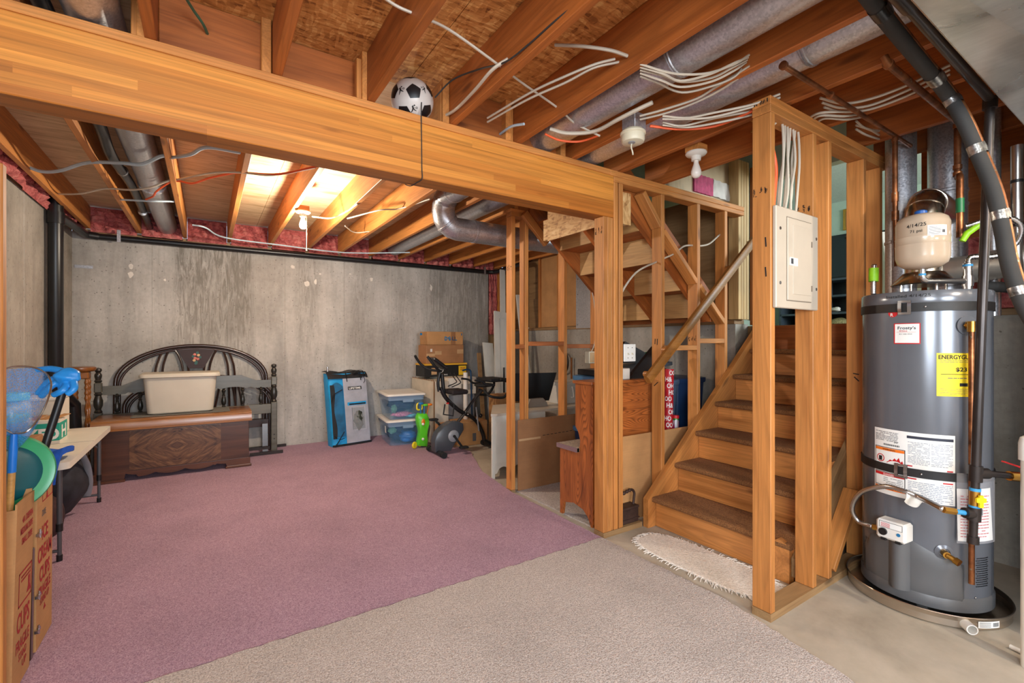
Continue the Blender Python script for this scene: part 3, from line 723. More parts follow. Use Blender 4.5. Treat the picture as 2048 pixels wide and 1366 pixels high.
# ---------------------------------------------------------------- wall above the plate, landing edge
wt = sbox('wall_landing', (2.84, 2.402, 2.468), (4.2, 2.414, 2.95), M['ply'])
m = MB(); m.grid(lambda a, b: (3.37 + .255 * a, 2.385 + .004 * math.sin(30 * a), 2.555 + .150 * b), 20, 2); m.grid(lambda a, b: (3.37 + .255 * a, 2.398, 2.555 + .150 * b), 1, 1)
tag(m.build('foam_scrap', M['pinkpaper']), 'pink foam insulation scrap above the stud wall plate', 'insulation')
m = MB(); m.grid(lambda a, b: (3.632 + .25 * a, 2.385 + .006 * math.sin(17 * a + 5 * b), 2.56 + .145 * b - .01 * a), 20, 4); m.grid(lambda a, b: (3.632 + .25 * a, 2.397, 2.56 + .145 * b - .01 * a), 1, 1)
tag(m.build('paper_scrap', M['paper']), 'crumpled white paper facing beside the pink foam scrap', 'insulation')
for k, x in enumerate((3.87, 3.912, 3.954, 3.996)):
    bx('corner_stud', (x, 2.30, 1.504), (x + .038, 2.395, 2.9), M['pale'], wt, 'z')
bx('drywall_edge', (4.05, 2.37, 1.504), (4.20, 2.40, 2.9), M['drywall'], wt, 'z', 0)
bx('end_stud', (4.16, 2.31, 1.46), (4.20, 2.366, 2.9), M['joist'], wt, 'z')
# ---------------------------------------------------------------- handrail
hr = empty('handrail', (2.56, 2.16, 1.05), 'slanted wooden handrail fixed to the studs beside the stairs', 'handrail')
p0 = Vector((2.535, 2.165, 1.045)); p1 = Vector((3.95, 2.165, 2.235)); R = frame(p1 - p0)
prof = [(-.017, -.032), (.017, -.032), (.020, -.01), (.020, .018), (.012, .032), (-.012, .032), (-.020, .018), (-.020, -.01)]
m = MB(); m.prism(prof, p0, R @ Vector((0, 1, 0)), R @ Vector((0, 0, 1)), p1 - p0); m.build('rail', M['rail'], hr, 30)
for x in (2.60, 2.80, 3.59):
    z = 1.045 + (x - 2.535) * .841 - .02
    m = MB(); m.cyl((x, 2.185, z), (x, 2.243, z), .021, 14); m.build('bracket', M['stair'], hr)
# ---------------------------------------------------------------- fringed rug
rg = empty('rug', (2.44, 1.67, 0), 'cream oval rag rug with fringe at the foot of the stairs', 'rug')
RC = Vector((2.445, 1.685)); RA, RB = .165, .435
m = MB()
rings = [1.0, .97, .8, .6, .4, .2]
prof = [(1.0, .001), (1.0, .008), (.975, .011)] + [(r, .010 + .002 * (i % 2)) for i, r in enumerate([.95 - .05 * j for j in range(18)])]
def ov(t, r):
    c, s = math.cos(t), math.sin(t); e = 0.72
    return RC.x + RA * r * math.copysign(abs(c) ** e, c), RC.y + RB * r * math.copysign(abs(s) ** e, s)
n = 72; vs = []; fs = []
for (r, z) in prof:
    for j in range(n):
        x, y = ov(2 * PI * j / n, r); vs.append((x, y, z))
for i in range(len(prof) - 1):
    for j in range(n): fs.append((i * n + j, i * n + (j + 1) % n, (i + 1) * n + (j + 1) % n, (i + 1) * n + j))
fs.append([(len(prof) - 1) * n + j for j in range(n)]); m.add(vs, fs); m.build('braid', M['mat'], rg)
m = MB(); rnd = random.Random(3)
for j in range(230):
    t = 2 * PI * j / 230 + rnd.uniform(-.01, .01); x, y = ov(t, .985); x2, y2 = ov(t + rnd.uniform(-.05, .05), 1.0)
    d = Vector((x2 - RC.x, y2 - RC.y)).normalized(); L = rnd.uniform(.025, .05)
    if x > 2.58: L = min(L, max(.012, 2.66 - x))
    sd = Vector((-d.y, d.x)); a = Vector((x, y, .007)); k = rnd.uniform(-.012, .012)
    q = Vector((d.x, d.y, 0)); w = Vector((sd.x, sd.y, 0))
    m.tube([a, a + q * L * .5 + w * k + Vector((0, 0, .004)), a + q * L + w * k * 2.2 + Vector((0, 0, -.004))], [.0028, .0026, .0022], 5)
m.build('fringe', M['mat'], rg, stuff=True)
# ---------------------------------------------------------------- breaker panel
bp = empty('breaker_panel', (2.41, 1.14, 1.47), 'beige steel breaker panel door mounted between the studs', 'breaker panel')
YP = 1.128
m = MB(); m.box((2.24, 1.15, 1.49), (2.60, 1.232, 1.93)); m.build('box', M['panelgrey'], bp, 0)
m = MB(); m.box((2.205, YP, 1.468), (2.613, 1.1465, 1.945), .004); m.build('cover', M['panelgrey'], bp, 0)
x0, x1, z0, z1 = 2.300, 2.535, 1.507, 1.900
m = MB(); m.box((x0 - .004, YP - .001, z0 - .004), (x1 + .004, YP + .002, z1 + .004)); m.build('gap_shade', M['panelline'], bp, 0)  # dark plate round the door, shade of the gap put into its colour
m = MB(); m.box((x0, YP - .005, z0), (x1, YP + .001, z1), .003)
dr = m.build('door', M['panelgrey'], bp, 0)
m = MB(); m.box((x0 + .045, YP - .0075, z0 + .03), (x1 - .012, YP - .004, z1 - .03), .002); m.build('door_panel', M['panelgrey'], dr, 0)
m = MB(); m.box((x0 + .014, YP - .010, 1.672), (x0 + .088, YP - .004, 1.712), .002); la = m.build('latch', M['white'], dr, 0)
m = MB(); m.box((x0 + .020, YP - .0106, 1.680), (x0 + .042, YP - .0095, 1.706)); m.build('latch_slot', M['darkgrey'], dr, 0)
for hz in (1.56, 1.78):
    m = MB(); m.box((x1 - .006, YP - .008, hz), (x1 + .001, YP - .004, hz + .028)); m.build('hinge', M['panelline'], dr, 0)
for sx, sz in ((2.238, 1.84), (2.238, 1.585), (2.59, 1.83), (2.59, 1.575)):
    m = MB(); m.cyl((sx, YP - .003, sz), (sx, YP + .001, sz), .008, 10); m.build('screw', M['steel'], bp)
# ---------------------------------------------------------------- switch, junction plates
sw = empty('light_switch', (2.445, 2.24, 1.17), 'white double switch plate beside the post at the stairs', 'light switch')
m = MB(); m.box((2.384, 2.236, 1.172), (2.50, 2.243, 1.292), .003); m.build('plate', M['white'], sw, 0)
for x in (2.422, 2.463):
    m = MB(); m.prism([(-.006, -.004), (-.006, -.016), (.003, -.006), (.006, -.004)], (x - .005, 2.24, 1.226), (0, 0, 1), (0, 1, 0), (.010, 0, 0)); m.build('toggle', M['ivory'], sw, 0)
    for z in (1.197, 1.267):
        m = MB(); m.cyl((x, 2.2345, z), (x, 2.237, z), .0035, 8); m.build('screw', M['steel'], sw)
ob = empty('outlet_box', (3.10, 3.35, 1.14), 'small cream outlet box on the closet stud', 'outlet')
p = wy(1181, 720, 3.33)
m = MB(); m.box((p.x - .045, 3.30, 1.10), (p.x + .03, 3.362, 1.215), .004); m.build('box', M['ivory'], ob, 0)
m = MB(); m.box((p.x - .035, 3.297, 1.11), (p.x + .02, 3.301, 1.205)); m.build('cover', M['tape'], ob, 0)
# ---------------------------------------------------------------- round ducts
def duct(name, pts, r, label, seams=(), n=28, mt='galv'):
    m = MB(); m.tube(pts, r, n); o = m.build(name, M[mt]); tag(o, label, 'duct')
    for (p, d) in seams:
        p = Vector(p); d = Vector(d).normalized(); m = MB(); m.lathe([(r, -.012), (r + .004, -.008), (r + .004, -.002), (r + .001, 0), (r + .004, .002), (r + .004, .008), (r, .012)], p, d, n); m.build('seam', M[mt], o)
    return o
def bend(p, d0, d1, r, n=6):
    """quarter bend of centre-line radius r starting at p, heading d0 then d1"""
    p = Vector(p); d0 = Vector(d0); d1 = Vector(d1); c = p + d1 * r
    return [c + (-d1 * math.cos(t) + d0 * math.sin(t)) * r for t in [PI / 2 * i / n for i in range(n + 1)]]
XD1, XD2, XD3, ZD = 1.73, 2.12, -.36, 2.575
b1 = bend((XD1, 3.60, ZD), (0, 1, 0), (0, 0, -1), .13, 4)
b2 = bend(b1[-1] + Vector((0, 0, -.005)), (0, 0, -1), (1, 0, 0), .13, 4)
d1 = duct('round_duct', [(XD1, YF + .05, ZD)] + b1 + b2[1:] + [(3.55, b2[-1].y, b2[-1].z)], .1, 'galvanised round duct that elbows down and runs under the joists', [((XD1, 1.30, ZD), (0, 1, 0)), ((XD1, 2.62, ZD), (0, 1, 0)), ((XD1, 3.52, ZD), (0, 1, 0)), (b1[2], (0, 1, -1)), (b2[2], (1, 0, -1)), ((XD1 + .3, b2[-1].y, b2[-1].z), (1, 0, 0))])
m = MB(); m.box((2.52, b2[-1].y - .112, b2[-1].z - .02), (2.545, b2[-1].y - .105, ZJ)); m.build('hanger_strap', M['galv'], d1, 0)
duct('round_duct', [(XD2, YF + .05, ZD), (XD2, YB - .25, ZD)], .1, 'straight galvanised round duct between joists above the stairs', [((XD2, .95, ZD), (0, 1, 0)), ((XD2, 2.9, ZD), (0, 1, 0)), ((XD2, 4.3, ZD), (0, 1, 0))])
duct('round_duct', [(XD3, YF + .05, ZD - .012), (XD3, YB - .12, ZD - .012)], .09, 'galvanised round duct running to the pink insulation over the chest', [((XD3, 2.95, ZD - .02), (0, 1, 0)), ((XD3, 1.2, ZD - .02), (0, 1, 0)), ((XD3, 4.6, ZD - .02), (0, 1, 0))])
# ---------------------------------------------------------------- black drain pipes
def pipe(name, pts, r, mt, label, cat='pipe', n=14, group=None):
    m = MB(); m.tube(pts, r, n); return tag(m.build(name, M[mt]), label, cat, group)
x = -.50
pp = pipe('drain_pipe', spline([(x, YF + .05, 2.53), (x, 2.5, 2.53), (x, 3.4, 2.52), (x - .012, 3.9, 2.50), (x + .01, 4.6, 2.52), (x + .0, 5.6, 2.53), (x - .01, YB - .1, 2.53)], 5), .030, 'abs', 'thin black pipe strapped beside the left round duct')
for y in (3.15, 4.25, 5.5):
    m = MB(); m.lathe([(.031, -.012), (.036, -.01), (.036, .01), (.031, .012)], (x, y, 2.515), (0, 1, 0), 14); m.build('strap', M['foil'], pp)
vp = empty('drain_pipe', (-1.07, 5.45, .8), 'thick black vertical drain pipe in the concrete corner', 'pipe')
VX, VY = -1.075, 5.43
m = MB(); m.tube([(VX, VY, 2.62), (VX, VY, .98)] + [(VX + .015, VY + .05, .90), (VX + .04, VY + .13, .82), (VX + .07, VY + .24, .74), (VX + .075, VY + .27, .40)], .05, 18); m.build('stack', M['abs'], vp)
for z in (2.36, 2.56, 1.0):
    m = MB(); m.lathe([(.05, -.05), (.058, -.05), (.058, .05), (.05, .05)], (VX, VY, z), (0, 0, 1), 18); m.build('coupling', M['abs'], vp)
m = MB(); m.tube([(VX, VY, 2.40), (VX + .02, VY + .3, 2.40)] + [(VX + .05, YB - .12, 2.39), (VX + .14, YB - .075, 2.385)], .036, 14); m.build('branch', M['abs'], vp)
zp = lambda t: 2.385 - .0 * t
hp = pipe('drain_pipe', [(VX + .10, YB - .075, 2.385), (3.66, YB - .075, 2.40)] + bend((3.66, YB - .075, 2.40), (1, 0, 0), (0, -1, 0), .12, 4)[1:] + [(3.78, 5.46, 2.43)] + bend((3.78, 5.46, 2.43), (0, -1, 0), (0, 0, -1), .08, 4)[1:] + [(3.78, 5.38, .3)], .031, 'abs', 'long black drain pipe running along the top of the concrete wall')
for x in (-.78, 3.6):
    m = MB(); m.box((x, YB - .112, 2.34), (x + .03, YB - .106, ZJ)); m.build('hanger_strap', M['galv'], hp, 0)
m = MB(); m.lathe([(.031, -.01), (.037, -.008), (.037, .008), (.031, .01)], (3.78, 5.38, 1.5), (0, 0, 1), 14); m.build('clamp', M['white'], hp)
# ---------------------------------------------------------------- lamp holders and bulbs
M['glow'] = NT('lit_bulb').m; gb = M['glow'].node_tree.nodes['Principled BSDF']
gb.inputs['Emission Color'].default_value = (1, .80, .52, 1); gb.inputs['Emission Strength'].default_value = 40
M['frost'] = plain('frosted_bulb', (236, 226, 214), .25, 0, 0)
def lampholder(x, y, z, label, lit, power=0, group=None):
    o = empty('lamp_holder', (x, y, z), label, 'lamp', group)
    m = MB(); m.box((x - .045, y - .045, z - .001), (x + .045, y + .045, z + .04)); m.build('ceiling_box', M['stud'], o, 0)
    m = MB(); m.lathe([(.0, -.002), (.06, -.002), (.062, -.010), (.055, -.018), (.03, -.026), (.027, -.05), (.022, -.052), (.0, -.052)], (x, y, z), (0, 0, 1), 24); m.build('porcelain_base', M['ceramic'], o)
    m = MB(); m.lathe([(.013, -.048), (.015, -.07), (.022, -.09), (.029, -.112), (.030, -.126), (.026, -.142), (.015, -.153), (0, -.156)], (x, y, z), (0, 0, 1), 20); m.build('bulb', M['glow'] if lit else M['frost'], o)
    if lit: bulb_light('lamp_light', (x, y, z - .20), power, WARM, .035)
    return o
lf = lampholder(0.705, 4.42, 2.455, 'lit bare bulb in a porcelain holder between the far joists', True, 70)
m = MB(); m.tube([(.705 + .03, 4.42, 2.44), (.705 + .03, 4.42, 2.12)], .0018, 5); m.tube([(.735, 4.42, 2.13), (.735, 4.42, 2.11)], .005, 8); m.build('pull_cord', M['cable'], lf)
lampholder(2.468, 1.735, 2.452, 'unlit bare bulb in a porcelain holder above the stairs', False)
# ---------------------------------------------------------------- smoke alarm
sx, sy, sz = 1.868, 1.69, 2.445
sa = empty('smoke_alarm', (sx, sy, 2.36), 'ivory round smoke alarm hanging under a junction box', 'smoke alarm')
m = MB(); m.box((sx - .035, sy - .045, sz - .03), (sx + .05, sy + .045, sz + .05), .003); m.build('junction_box', M['galv'], sa, 0)
m = MB(); m.lathe([(.0, 0), (.055, 0), (.066, -.012), (.066, -.020), (.060, -.024), (.061, -.05), (.055, -.062), (.03, -.068), (0, -.068)], (sx, sy, sz - .03), (0, 0, 1), 28); m.build('alarm_body', M['ivory'], sa)
m = MB(); m.lathe([(.018, -.0685), (.018, -.071), (0, -.071)], (sx - .02, sy - .01, sz - .03), (0, 0, 1), 14); m.build('vent_disc', M['midgrey'], sa)
m = MB(); m.tube(spline([(sx - .01, sy, sz - .098), (sx - .012, sy, sz - .12), (sx - .008, sy - .005, sz - .145), (sx, sy, sz - .155)], 4), .004, 6); m.build('pull_tab', M['ivory'], sa)
# ---------------------------------------------------------------- cables
CR = random.Random(11)
def cable(pts, r, mt, label, group=None, n=6, name='cable'):
    P = []
    for p in pts:
        if len(p) == 3: P.append(wz(p[0], p[1], p[2]))
        else: P.append(Vector(p[1:]))
    for i in range(1, len(P) - 1): P[i] = P[i] + Vector((CR.uniform(-.012, .012), CR.uniform(-.014, .014), CR.uniform(-.006, .002))) * (1 if group else .3)
    m = MB(); m.tube(spline(P, 6), r, n); return tag(m.build(name, M[mt]), label, 'cable', group)
ZK = lambda k: -.007 * (k % 2)
cable([(735, -30, 2.56), (790, 10, 2.56), (840, 32, 2.545), (900, 60, 2.55), (985, 122, 2.52), (1045, 165, 2.545), (1118, 216, 2.515), (1150, 246, 2.50), (1200, 272, 2.42)], .0055, 'cable', 'white cable threaded through the joists beside the ball')
cable([(1016, 118, 2.52), (985, 140, 2.50), (950, 180, 2.49), (910, 220, 2.50), (880, 236, 2.52)], .0075, 'cable', 'white cable curving from a joist down to the ball')
cable([(1110, 90, 2.60), (1165, 92, 2.56), (1220, 100, 2.53), (1255, 112, 2.52)], .007, 'cable', 'short white cable arching between two joists')
for k in range(2): cable([(1230 + k * 8, 118 + 6 * k, 2.53), (1190, 124 + 9 * k, 2.51), (1130, 150 + 9 * k, 2.50), (1060, 188 + 9 * k, 2.50), (975, 236 + 8 * k, 2.51)], .0055, 'cable', 'pair of white cables dropping to the blocking over the beam', 'paired cables at the beam')
for k in range(5):
    cable([(1498 - 2 * k, 110 + 5 * k, 2.50), (1465, 124 + 7 * k, 2.46 + ZK(k)), (1420, 142 + 7 * k, 2.445 + ZK(k)), (1365, 152 + 7 * k, 2.445 + ZK(k)), (1320, 142 + 6 * k, 2.45 + ZK(k)), (1280, 128 + 6 * k, 2.47)], .005, 'cable', 'white cables bunched under the round duct', 'cables sagging under the duct')
for k in range(2): cable([(1500, 132 + 7 * k, 2.48), (1440, 172 + 7 * k, 2.46), (1390, 196 + 7 * k, 2.455), (1330, 218 + 7 * k, 2.45), (1280, 232 + 7 * k, 2.45)], .0055, 'cable', 'white cable pair stapled down to the smoke alarm box', 'cables to the smoke alarm')
cable([(1100, 258, 2.47), (1135, 266, 2.445), (1190, 262, 2.44), (1235, 240, 2.44), (1270, 222, 2.45), (1305, 205, 2.46)], .010, 'cable', 'thick white cable sagging beside the smoke alarm')
for k in range(4):
    cable([(1325, 232 + 6 * k, 2.44 + ZK(k)), (1370, 236 + 6 * k, 2.425 + ZK(k)), (1430, 222 + 7 * k, 2.425 + ZK(k)), (1505, 206 + 7 * k, 2.445 + ZK(k)), (1560, 188 + 7 * k, 2.47)], .0055, 'cable', 'white cables running to the stud wall corner', 'cables at the wall corner')
cable([(1300, 252, 2.44), (1360, 258, 2.425), (1430, 252, 2.43), (1503, 222, 2.44), (1540, 205, 2.46)], .007, 'orange', 'orange cable sagging across the joists to the wall corner')
cable([(1090, 268, 2.46), (1120, 280, 2.445), (1160, 282, 2.445), (1200, 270, 2.45)], .006, 'orange', 'orange cable looping under the duct above the beam end')
cable([('p', 1.43, 2.33, 2.52), (1020, 254, 2.50), (1048, 248, 2.475)], .007, 'bluecable', 'stub of pale cable sticking out of the blocking')
cable([(870, 195, 2.55), (905, 160, 2.60), (960, 138, 2.58), (1010, 125, 2.50), (1060, 85, 2.50), (1110, 40, 2.50), (1175, -10, 2.50)], .004, 'greywire', 'thin dark wire stapled along a joist above the ball')
cable([(365, -15, 2.6), (385, 20, 2.6), (408, 50, 2.585), (418, 76, 2.585)], .006, 'green_wire', 'green wire poking into the blocking above the beam')
# far bay cables
cable([(48, 330, 2.50), (80, 342, 2.47), (120, 341, 2.46), (175, 325, 2.475), (240, 325, 2.44), (285, 328, 2.435), (325, 312, 2.475), (345, 315, 2.475), (380, 308, 2.455), (415, 294, 2.455), (480, 305, 2.48)], .011, 'bluecable', 'twisted pale blue cable crossing the left far joists')
cable([(112, 388, 2.5), (160, 387, 2.47), (210, 377, 2.475), (260, 380, 2.43), (300, 375, 2.43), (335, 362, 2.475), (360, 358, 2.475), (420, 346, 2.46), (480, 345, 2.475), (545, 350, 2.45), (630, 335, 2.475)], .007, 'cable', 'thin white cable strung below the far joists')
cable([(237, 399, 2.475), (300, 402, 2.44), (348, 403, 2.475)], .0075, 'bluecable', 'short pale cable passing under the left duct')
cable([(292, 399, 2.44), (306, 392, 2.43), (312, 382, 2.43), (335, 366, 2.475), (355, 362, 2.475), (385, 367, 2.455), (420, 355, 2.455), (475, 345, 2.475), (498, 346, 2.475), (560, 348, 2.45), (635, 332, 2.475)], .007, 'orange', 'orange cable draped below the far joists')
cable([(625, 433, 2.44), (660, 436, 2.42), (690, 425, 2.47), (715, 408, 2.46)], .007, 'cable', 'white cable leaving the lit lamp holder')
cable([(690, 452, 2.475), (710, 465, 2.455), (740, 463, 2.475)], .006, 'cable', 'short white cable looped below a far joist')
cable([(695, 437, 2.46), (760, 420, 2.455), (800, 417, 2.475), (860, 398, 2.47)], .0065, 'cable', 'white cable strung from the lamp towards the elbow duct')
cable([(385, 450, 2.42), (410, 455, 2.41), (450, 475, 2.42), (560, 490, 2.42), (690, 505, 2.42), (820, 505, 2.44)], .008, 'bluecable', 'pale cable lying along the top of the black wall pipe')
cable([(835, 232, 2.47), (834, 270, 2.36), (836, 350, 2.16), (836, 356, 2.142), (822, 366, 2.142)], .004, 'greywire', 'dark cord hanging down the beam face from the ball') if False else None
m = MB(); cx = .913
m.tube(spline([(cx + .002, 2.235, 2.53), (cx, 2.234, 2.47), (cx + .004, 2.240, 2.36), (cx + .006, 2.241, 2.2), (cx + .006, 2.238, 2.143), (cx + .004, 2.30, 2.140), (cx - .01, 2.375, 2.141), (cx - .02, 2.45, 2.2), (cx - .02, 2.5, 2.40)], 6), .0028, 6)
tag(m.build('cord', M['greywire']), 'black cord tied round the beam below the ball', 'cord')
# cables dropping into the breaker panel
for k in range(7):
    x = 2.37 + .026 * k; w = .012 * math.sin(k * 2.1)
    m = MB(); m.tube(spline([(x + .02 * (k % 3 - 1), 1.205, 2.50), (x + .01, 1.19, 2.40), (x - .02 + w, 1.168 + .018 * (k % 2), 2.22), (x - .035 - w, 1.17 + .02 * (k % 2), 2.06), (x - .045 + w * .5, 1.175 + .02 * (k % 2), 1.935)], 6), .006, 7)
    tag(m.build('cable', M['cable']), 'white cables dropping through the plate into the breaker panel', 'cable', 'cables into the breaker panel')
m = MB(); m.tube(spline([(2.235, 1.20, 2.32), (2.262, 1.185, 2.27), (2.292, 1.175, 2.15), (2.285, 1.178, 2.02), (2.275, 1.185, 1.90)], 6), .009, 8); tag(m.build('cable', M['orange']), 'orange cable beside the corner stud entering the breaker panel', 'cable')
m = MB(); m.tube(spline([(2.39, 1.20, 2.43), (2.345, 1.20, 2.39), (2.27, 1.205, 2.32), (2.245, 1.205, 2.2), (2.242, 1.2, 1.95)], 6), .006, 8); tag(m.build('cable', M['cable']), 'white cable running down the back of the corner stud', 'cable')
# cable through the sloping stair studs
P = [(2.36, 2.29, 1.45), (2.40, 2.29, 1.62), (2.56, 2.29, 1.80), (2.785, 2.29, 1.90), (2.83, 2.29, 1.92), (2.98, 2.285, 1.98), (3.10, 2.29, 2.05), (3.21, 2.29, 2.07), (3.26, 2.29, 2.07), (3.40, 2.275, 2.10), (3.575, 2.29, 2.20), (3.64, 2.29, 2.22)]
m = MB(); m.tube(spline(P, 6), .007, 7); tag(m.build('cable', M['cable']), 'pinkish white cable threaded through the studs under the upper flight', 'cable')
m = MB(); m.tube(spline([(4.01, 2.29, 2.2), (4.03, 2.27, 2.16), (4.2, 2.2, 2.13), (4.3, 2.2, 2.25)], 5), .007, 7); tag(m.build('cable', M['cable']), 'loose white cable end by the stair landing', 'cable')
for k in range(3):
    cable([(1640 + 4 * k, 196 + 9 * k, 2.47), (1680, 206 + 9 * k, 2.455 + ZK(k)), (1740, 198 + 9 * k, 2.46 + ZK(k)), (1810, 172 + 9 * k, 2.47 + ZK(k)), (1900, 130 + 9 * k, 2.49)], .006, 'cable', 'white cables bundled along the joists behind the breaker wall', 'cables behind the breaker wall')
for k in range(3):
    cable([(1612 + 9 * k, 240 + 4 * k, 2.47), (1640 + 7 * k, 224 + 6 * k, 2.45 + ZK(k)), (1690, 224 + 7 * k, 2.45 + ZK(k)), (1725, 220 + 7 * k, 2.47)], .006, 'cable', 'white cable loops above the breaker wall plate', 'cable loops above the plate')
for k in range(3):
    cable([(1712, 242 + 8 * k, 2.47), (1735, 252 + 8 * k, 2.455), (1758, 262 + 8 * k, 2.47)], .006, 'cable', 'short white cables entering a dark joist hole', 'cables at the joist hole')
m = MB(); p = wx(1183, 560, 2.9); m.tube(spline([(3.10, 3.335, 1.84), (3.14, 3.335, 1.7), (3.165, 3.335, 1.5), (3.15, 3.335, 1.3), (3.10, 3.335, 1.2)], 5), .005, 6); tag(m.build('cable', M['cable']), 'thin white cable hanging down the closet stud to the outlet', 'cable')

# ---------------------------------------------------------------- mill stamps and pencil marks on the lumber
def stamp(x, y0, z, parent, seed, ax='x', n=3):
    rnd = random.Random(seed); m = MB(); f = plane_fn((x, y0, z), (0, -1, 0), (0, 0, 1), .0008)
    for k in range(n):
        for i in range(7):
            a = k * .027 + rnd.uniform(0, .012); b = rnd.uniform(-.02, .012); w_, h_ = (rnd.uniform(.004, .010), .003) if rnd.random() < .5 else (.003, rnd.uniform(.008, .018)); rect(m, f, a, b, a + w_, b + h_)
    return m.build('mill_stamp', M['blackprint'], parent, 0)
stamp(2.1935, 1.230, 2.02, wp, 1); stamp(2.6035, 1.230, 2.0, wp, 2); stamp(2.1985, 2.325, 2.05, ws, 3, n=3); stamp(3.2075, 2.325, 1.33, ws, 4); stamp(2.2045, 3.44, 1.95, wc, 5); 
m = MB(); letters(m, 'IF#1', plane_fn((2.1915, 1.192, 2.432), (0, -1, 0), (0, 0, 1), .001), .018, 0, 0, .066, .01); m.build('pencil_mark', M['blackprint'], wp, 0)
for p, q_, par in (((2.1935, 1.172, 1.80), (2.1935, 1.169, 1.755), wp), ((2.1935, 1.172, 1.66), (2.1935, 1.169, 1.615), wp), ((2.7805, 2.30, 1.33), (2.7805, 2.302, 1.29), ws), ((2.7805, 2.28, 1.33), (2.7805, 2.282, 1.285), ws), ((2.7805, 2.31, .98), (2.7805, 2.275, 1.01), ws), ((3.2195, 1.20, 1.12), (3.2195, 1.17, 1.115), wp), ((3.2195, 1.195, 1.10), (3.2195, 1.17, 1.075), wp)):
    m = MB(); m.bar(p, q_, .0015, .006, (0, 1, 0)); m.build('pencil_mark', M['blackprint'], par, 0)
# ---------------------------------------------------------------- water heater
HX, HY, HR = 3.111, .845, .254
HZ0, HZ1 = .045, 1.555
wh = empty('water_heater', (HX, HY, .03), 'tall grey gas water heater with black straps and yellow energy label', 'water heater')
A0 = math.atan2(-HY, -HX)                      # direction from the heater towards the room
def hc(dx, z, off=.0012, r=HR):                # point on the tank wall: dx metres round to the right, z height
    a = A0 + dx / HR
    return Vector((HX + (r + off) * math.cos(a), HY + (r + off) * math.sin(a), z))
def hpx(u, off=0.0):                           # arc position of a picture column on the tank wall
    r = ray(u, 683); d = Vector((r.x, r.y)).normalized(); c = Vector((HX, HY)); b = d.dot(c); q = b * b - (c.length_squared - (HR + off) ** 2)
    p = d * (b - math.sqrt(max(q, 0))); a = math.atan2(p.y - HY, p.x - HX); return ((a - A0 + PI) % (2 * PI) - PI) * HR
def hpz(u, v):
    dx = hpx(u); p = hc(dx, 0, 0); dep = p.x * _s + p.y * _c; return dx, CAM_H - (v - 683) / F_PX * dep
m = MB(); m.lathe([(HR - .012, HZ0), (HR, HZ0 + .01), (HR, HZ1 - .055)], (HX, HY, 0), (0, 0, 1), 64); m.build('tank_jacket', M['heater'], wh)
m = MB(); m.lathe([(HR + .003, HZ1 - .062), (HR + .005, HZ1 - .056), (HR + .005, HZ1 - .006), (HR, HZ1), (.0, HZ1 + .004)], (HX, HY, 0), (0, 0, 1), 64); m.build('top_cap', M['heater'], wh)
m = MB(); m.lathe([(HR + .0005, HZ0), (HR + .006, HZ0 + .004), (HR + .006, HZ0 + .06), (HR + .0005, HZ0 + .068)], (HX, HY, 0), (0, 0, 1), 64); m.build('base_ring', M['heater_low'], wh)
def hband(z0, z1, off, x0=None, x1=None, n=64):
    m = MB()
    if x0 is None: m.lathe([(HR + .0002, z0), (HR + off, z0), (HR + off, z1), (HR + .0002, z1)], (HX, HY, 0), (0, 0, 1), n)
    else:
        m.grid(lambda a, b: hc(x0 + (x1 - x0) * a, z0 + (z1 - z0) * b, off), n, 1)
        m.grid(lambda a, b: hc(x0 + (x1 - x0) * a, z0 if b < .5 else z0, off * b), n, 1); m.grid(lambda a, b: hc(x0 + (x1 - x0) * a, z1, off * b), n, 1)
    return m
Zs1, Zs2 = 1.455, .655
sp1 = hband(Zs1, Zs1 + .042, .006).build('strap', M['strap'], wh); sp2 = hband(Zs2, Zs2 + .04, .006).build('strap', M['strap'], wh)
for (u, z, sp) in ((1810, Zs1 + .021, sp1), (1803, Zs2 + .02, sp2)):
    dx = hpx(u)
    for k in (-.018, .018):
        m = MB(); m.grid(lambda a, b: hc(dx + k - .007 + .014 * a, z - .034 + .068 * b, .010 + .004 * math.sin(PI * b)), 2, 6); m.grid(lambda a, b: hc(dx + k - .007 + .014 * a, z - .034 + .068 * b, .006), 2, 2); m.build('buckle', M['steel'], sp)
    for sg in (-1, 1):
        m = MB(); m.grid(lambda a, b: hc(dx - .024 + .048 * a, z + sg * .029 - .005 + .010 * b, .012), 4, 1); m.build('buckle', M['steel'], sp)
    m = MB(); m.sphere(hc(dx + .075, z, .008), .005, 8, 5); m.build('rivet', M['steel'], sp)
# ---- labels: printed sheets follow the curve of the jacket
def sheet(x0, z0, x1, z1, mt, off, nm='label', parent=wh): return rect(MB(), lambda x, z: hc(x, z, off), x0, z0, x1, z1, 14, 1).build(nm, mt, parent)
def hlines(x0, x1, z0, z1, n, mt, off, parent, hh=.3, seed=1, nm='print'):
    rnd = random.Random(seed); m = MB(); st = (z1 - z0) / n
    for i in range(n):
        x = x0; z = z1 - st * (i + .5)
        while x < x1 - .002:
            w = min(rnd.uniform(.006, .022), x1 - x); 
            if rnd.random() < .9: rect(m, lambda a, b: hc(a, b, off), x, z - st * hh / 2, x + w, z + st * hh / 2, 2, 1)
            x += w + .0025
    return m.build(nm, mt, parent)
M['yellow'] = plain('yellow_paper', (236, 206, 20), .5, 0, .02); M['hdrred'] = plain('red_label_print', (196, 22, 30), .5, 0, 0); M['hdrorange'] = plain('orange_label_print', (236, 120, 30), .5, 0, 0)
M['navyprint'] = plain('navy_print', (40, 44, 60), .6, 0, 0); M['clearsleeve'] = None
def ht(parent, s, u_or_x, z, h, width, mt, off=.0022, bold=.0, nm='lettering', isx=True):
    m = MB(); letters(m, s, lambda x, y: hc(x, y, off), h, u_or_x, z, width, bold); return m.build(nm, mt, parent, 0)
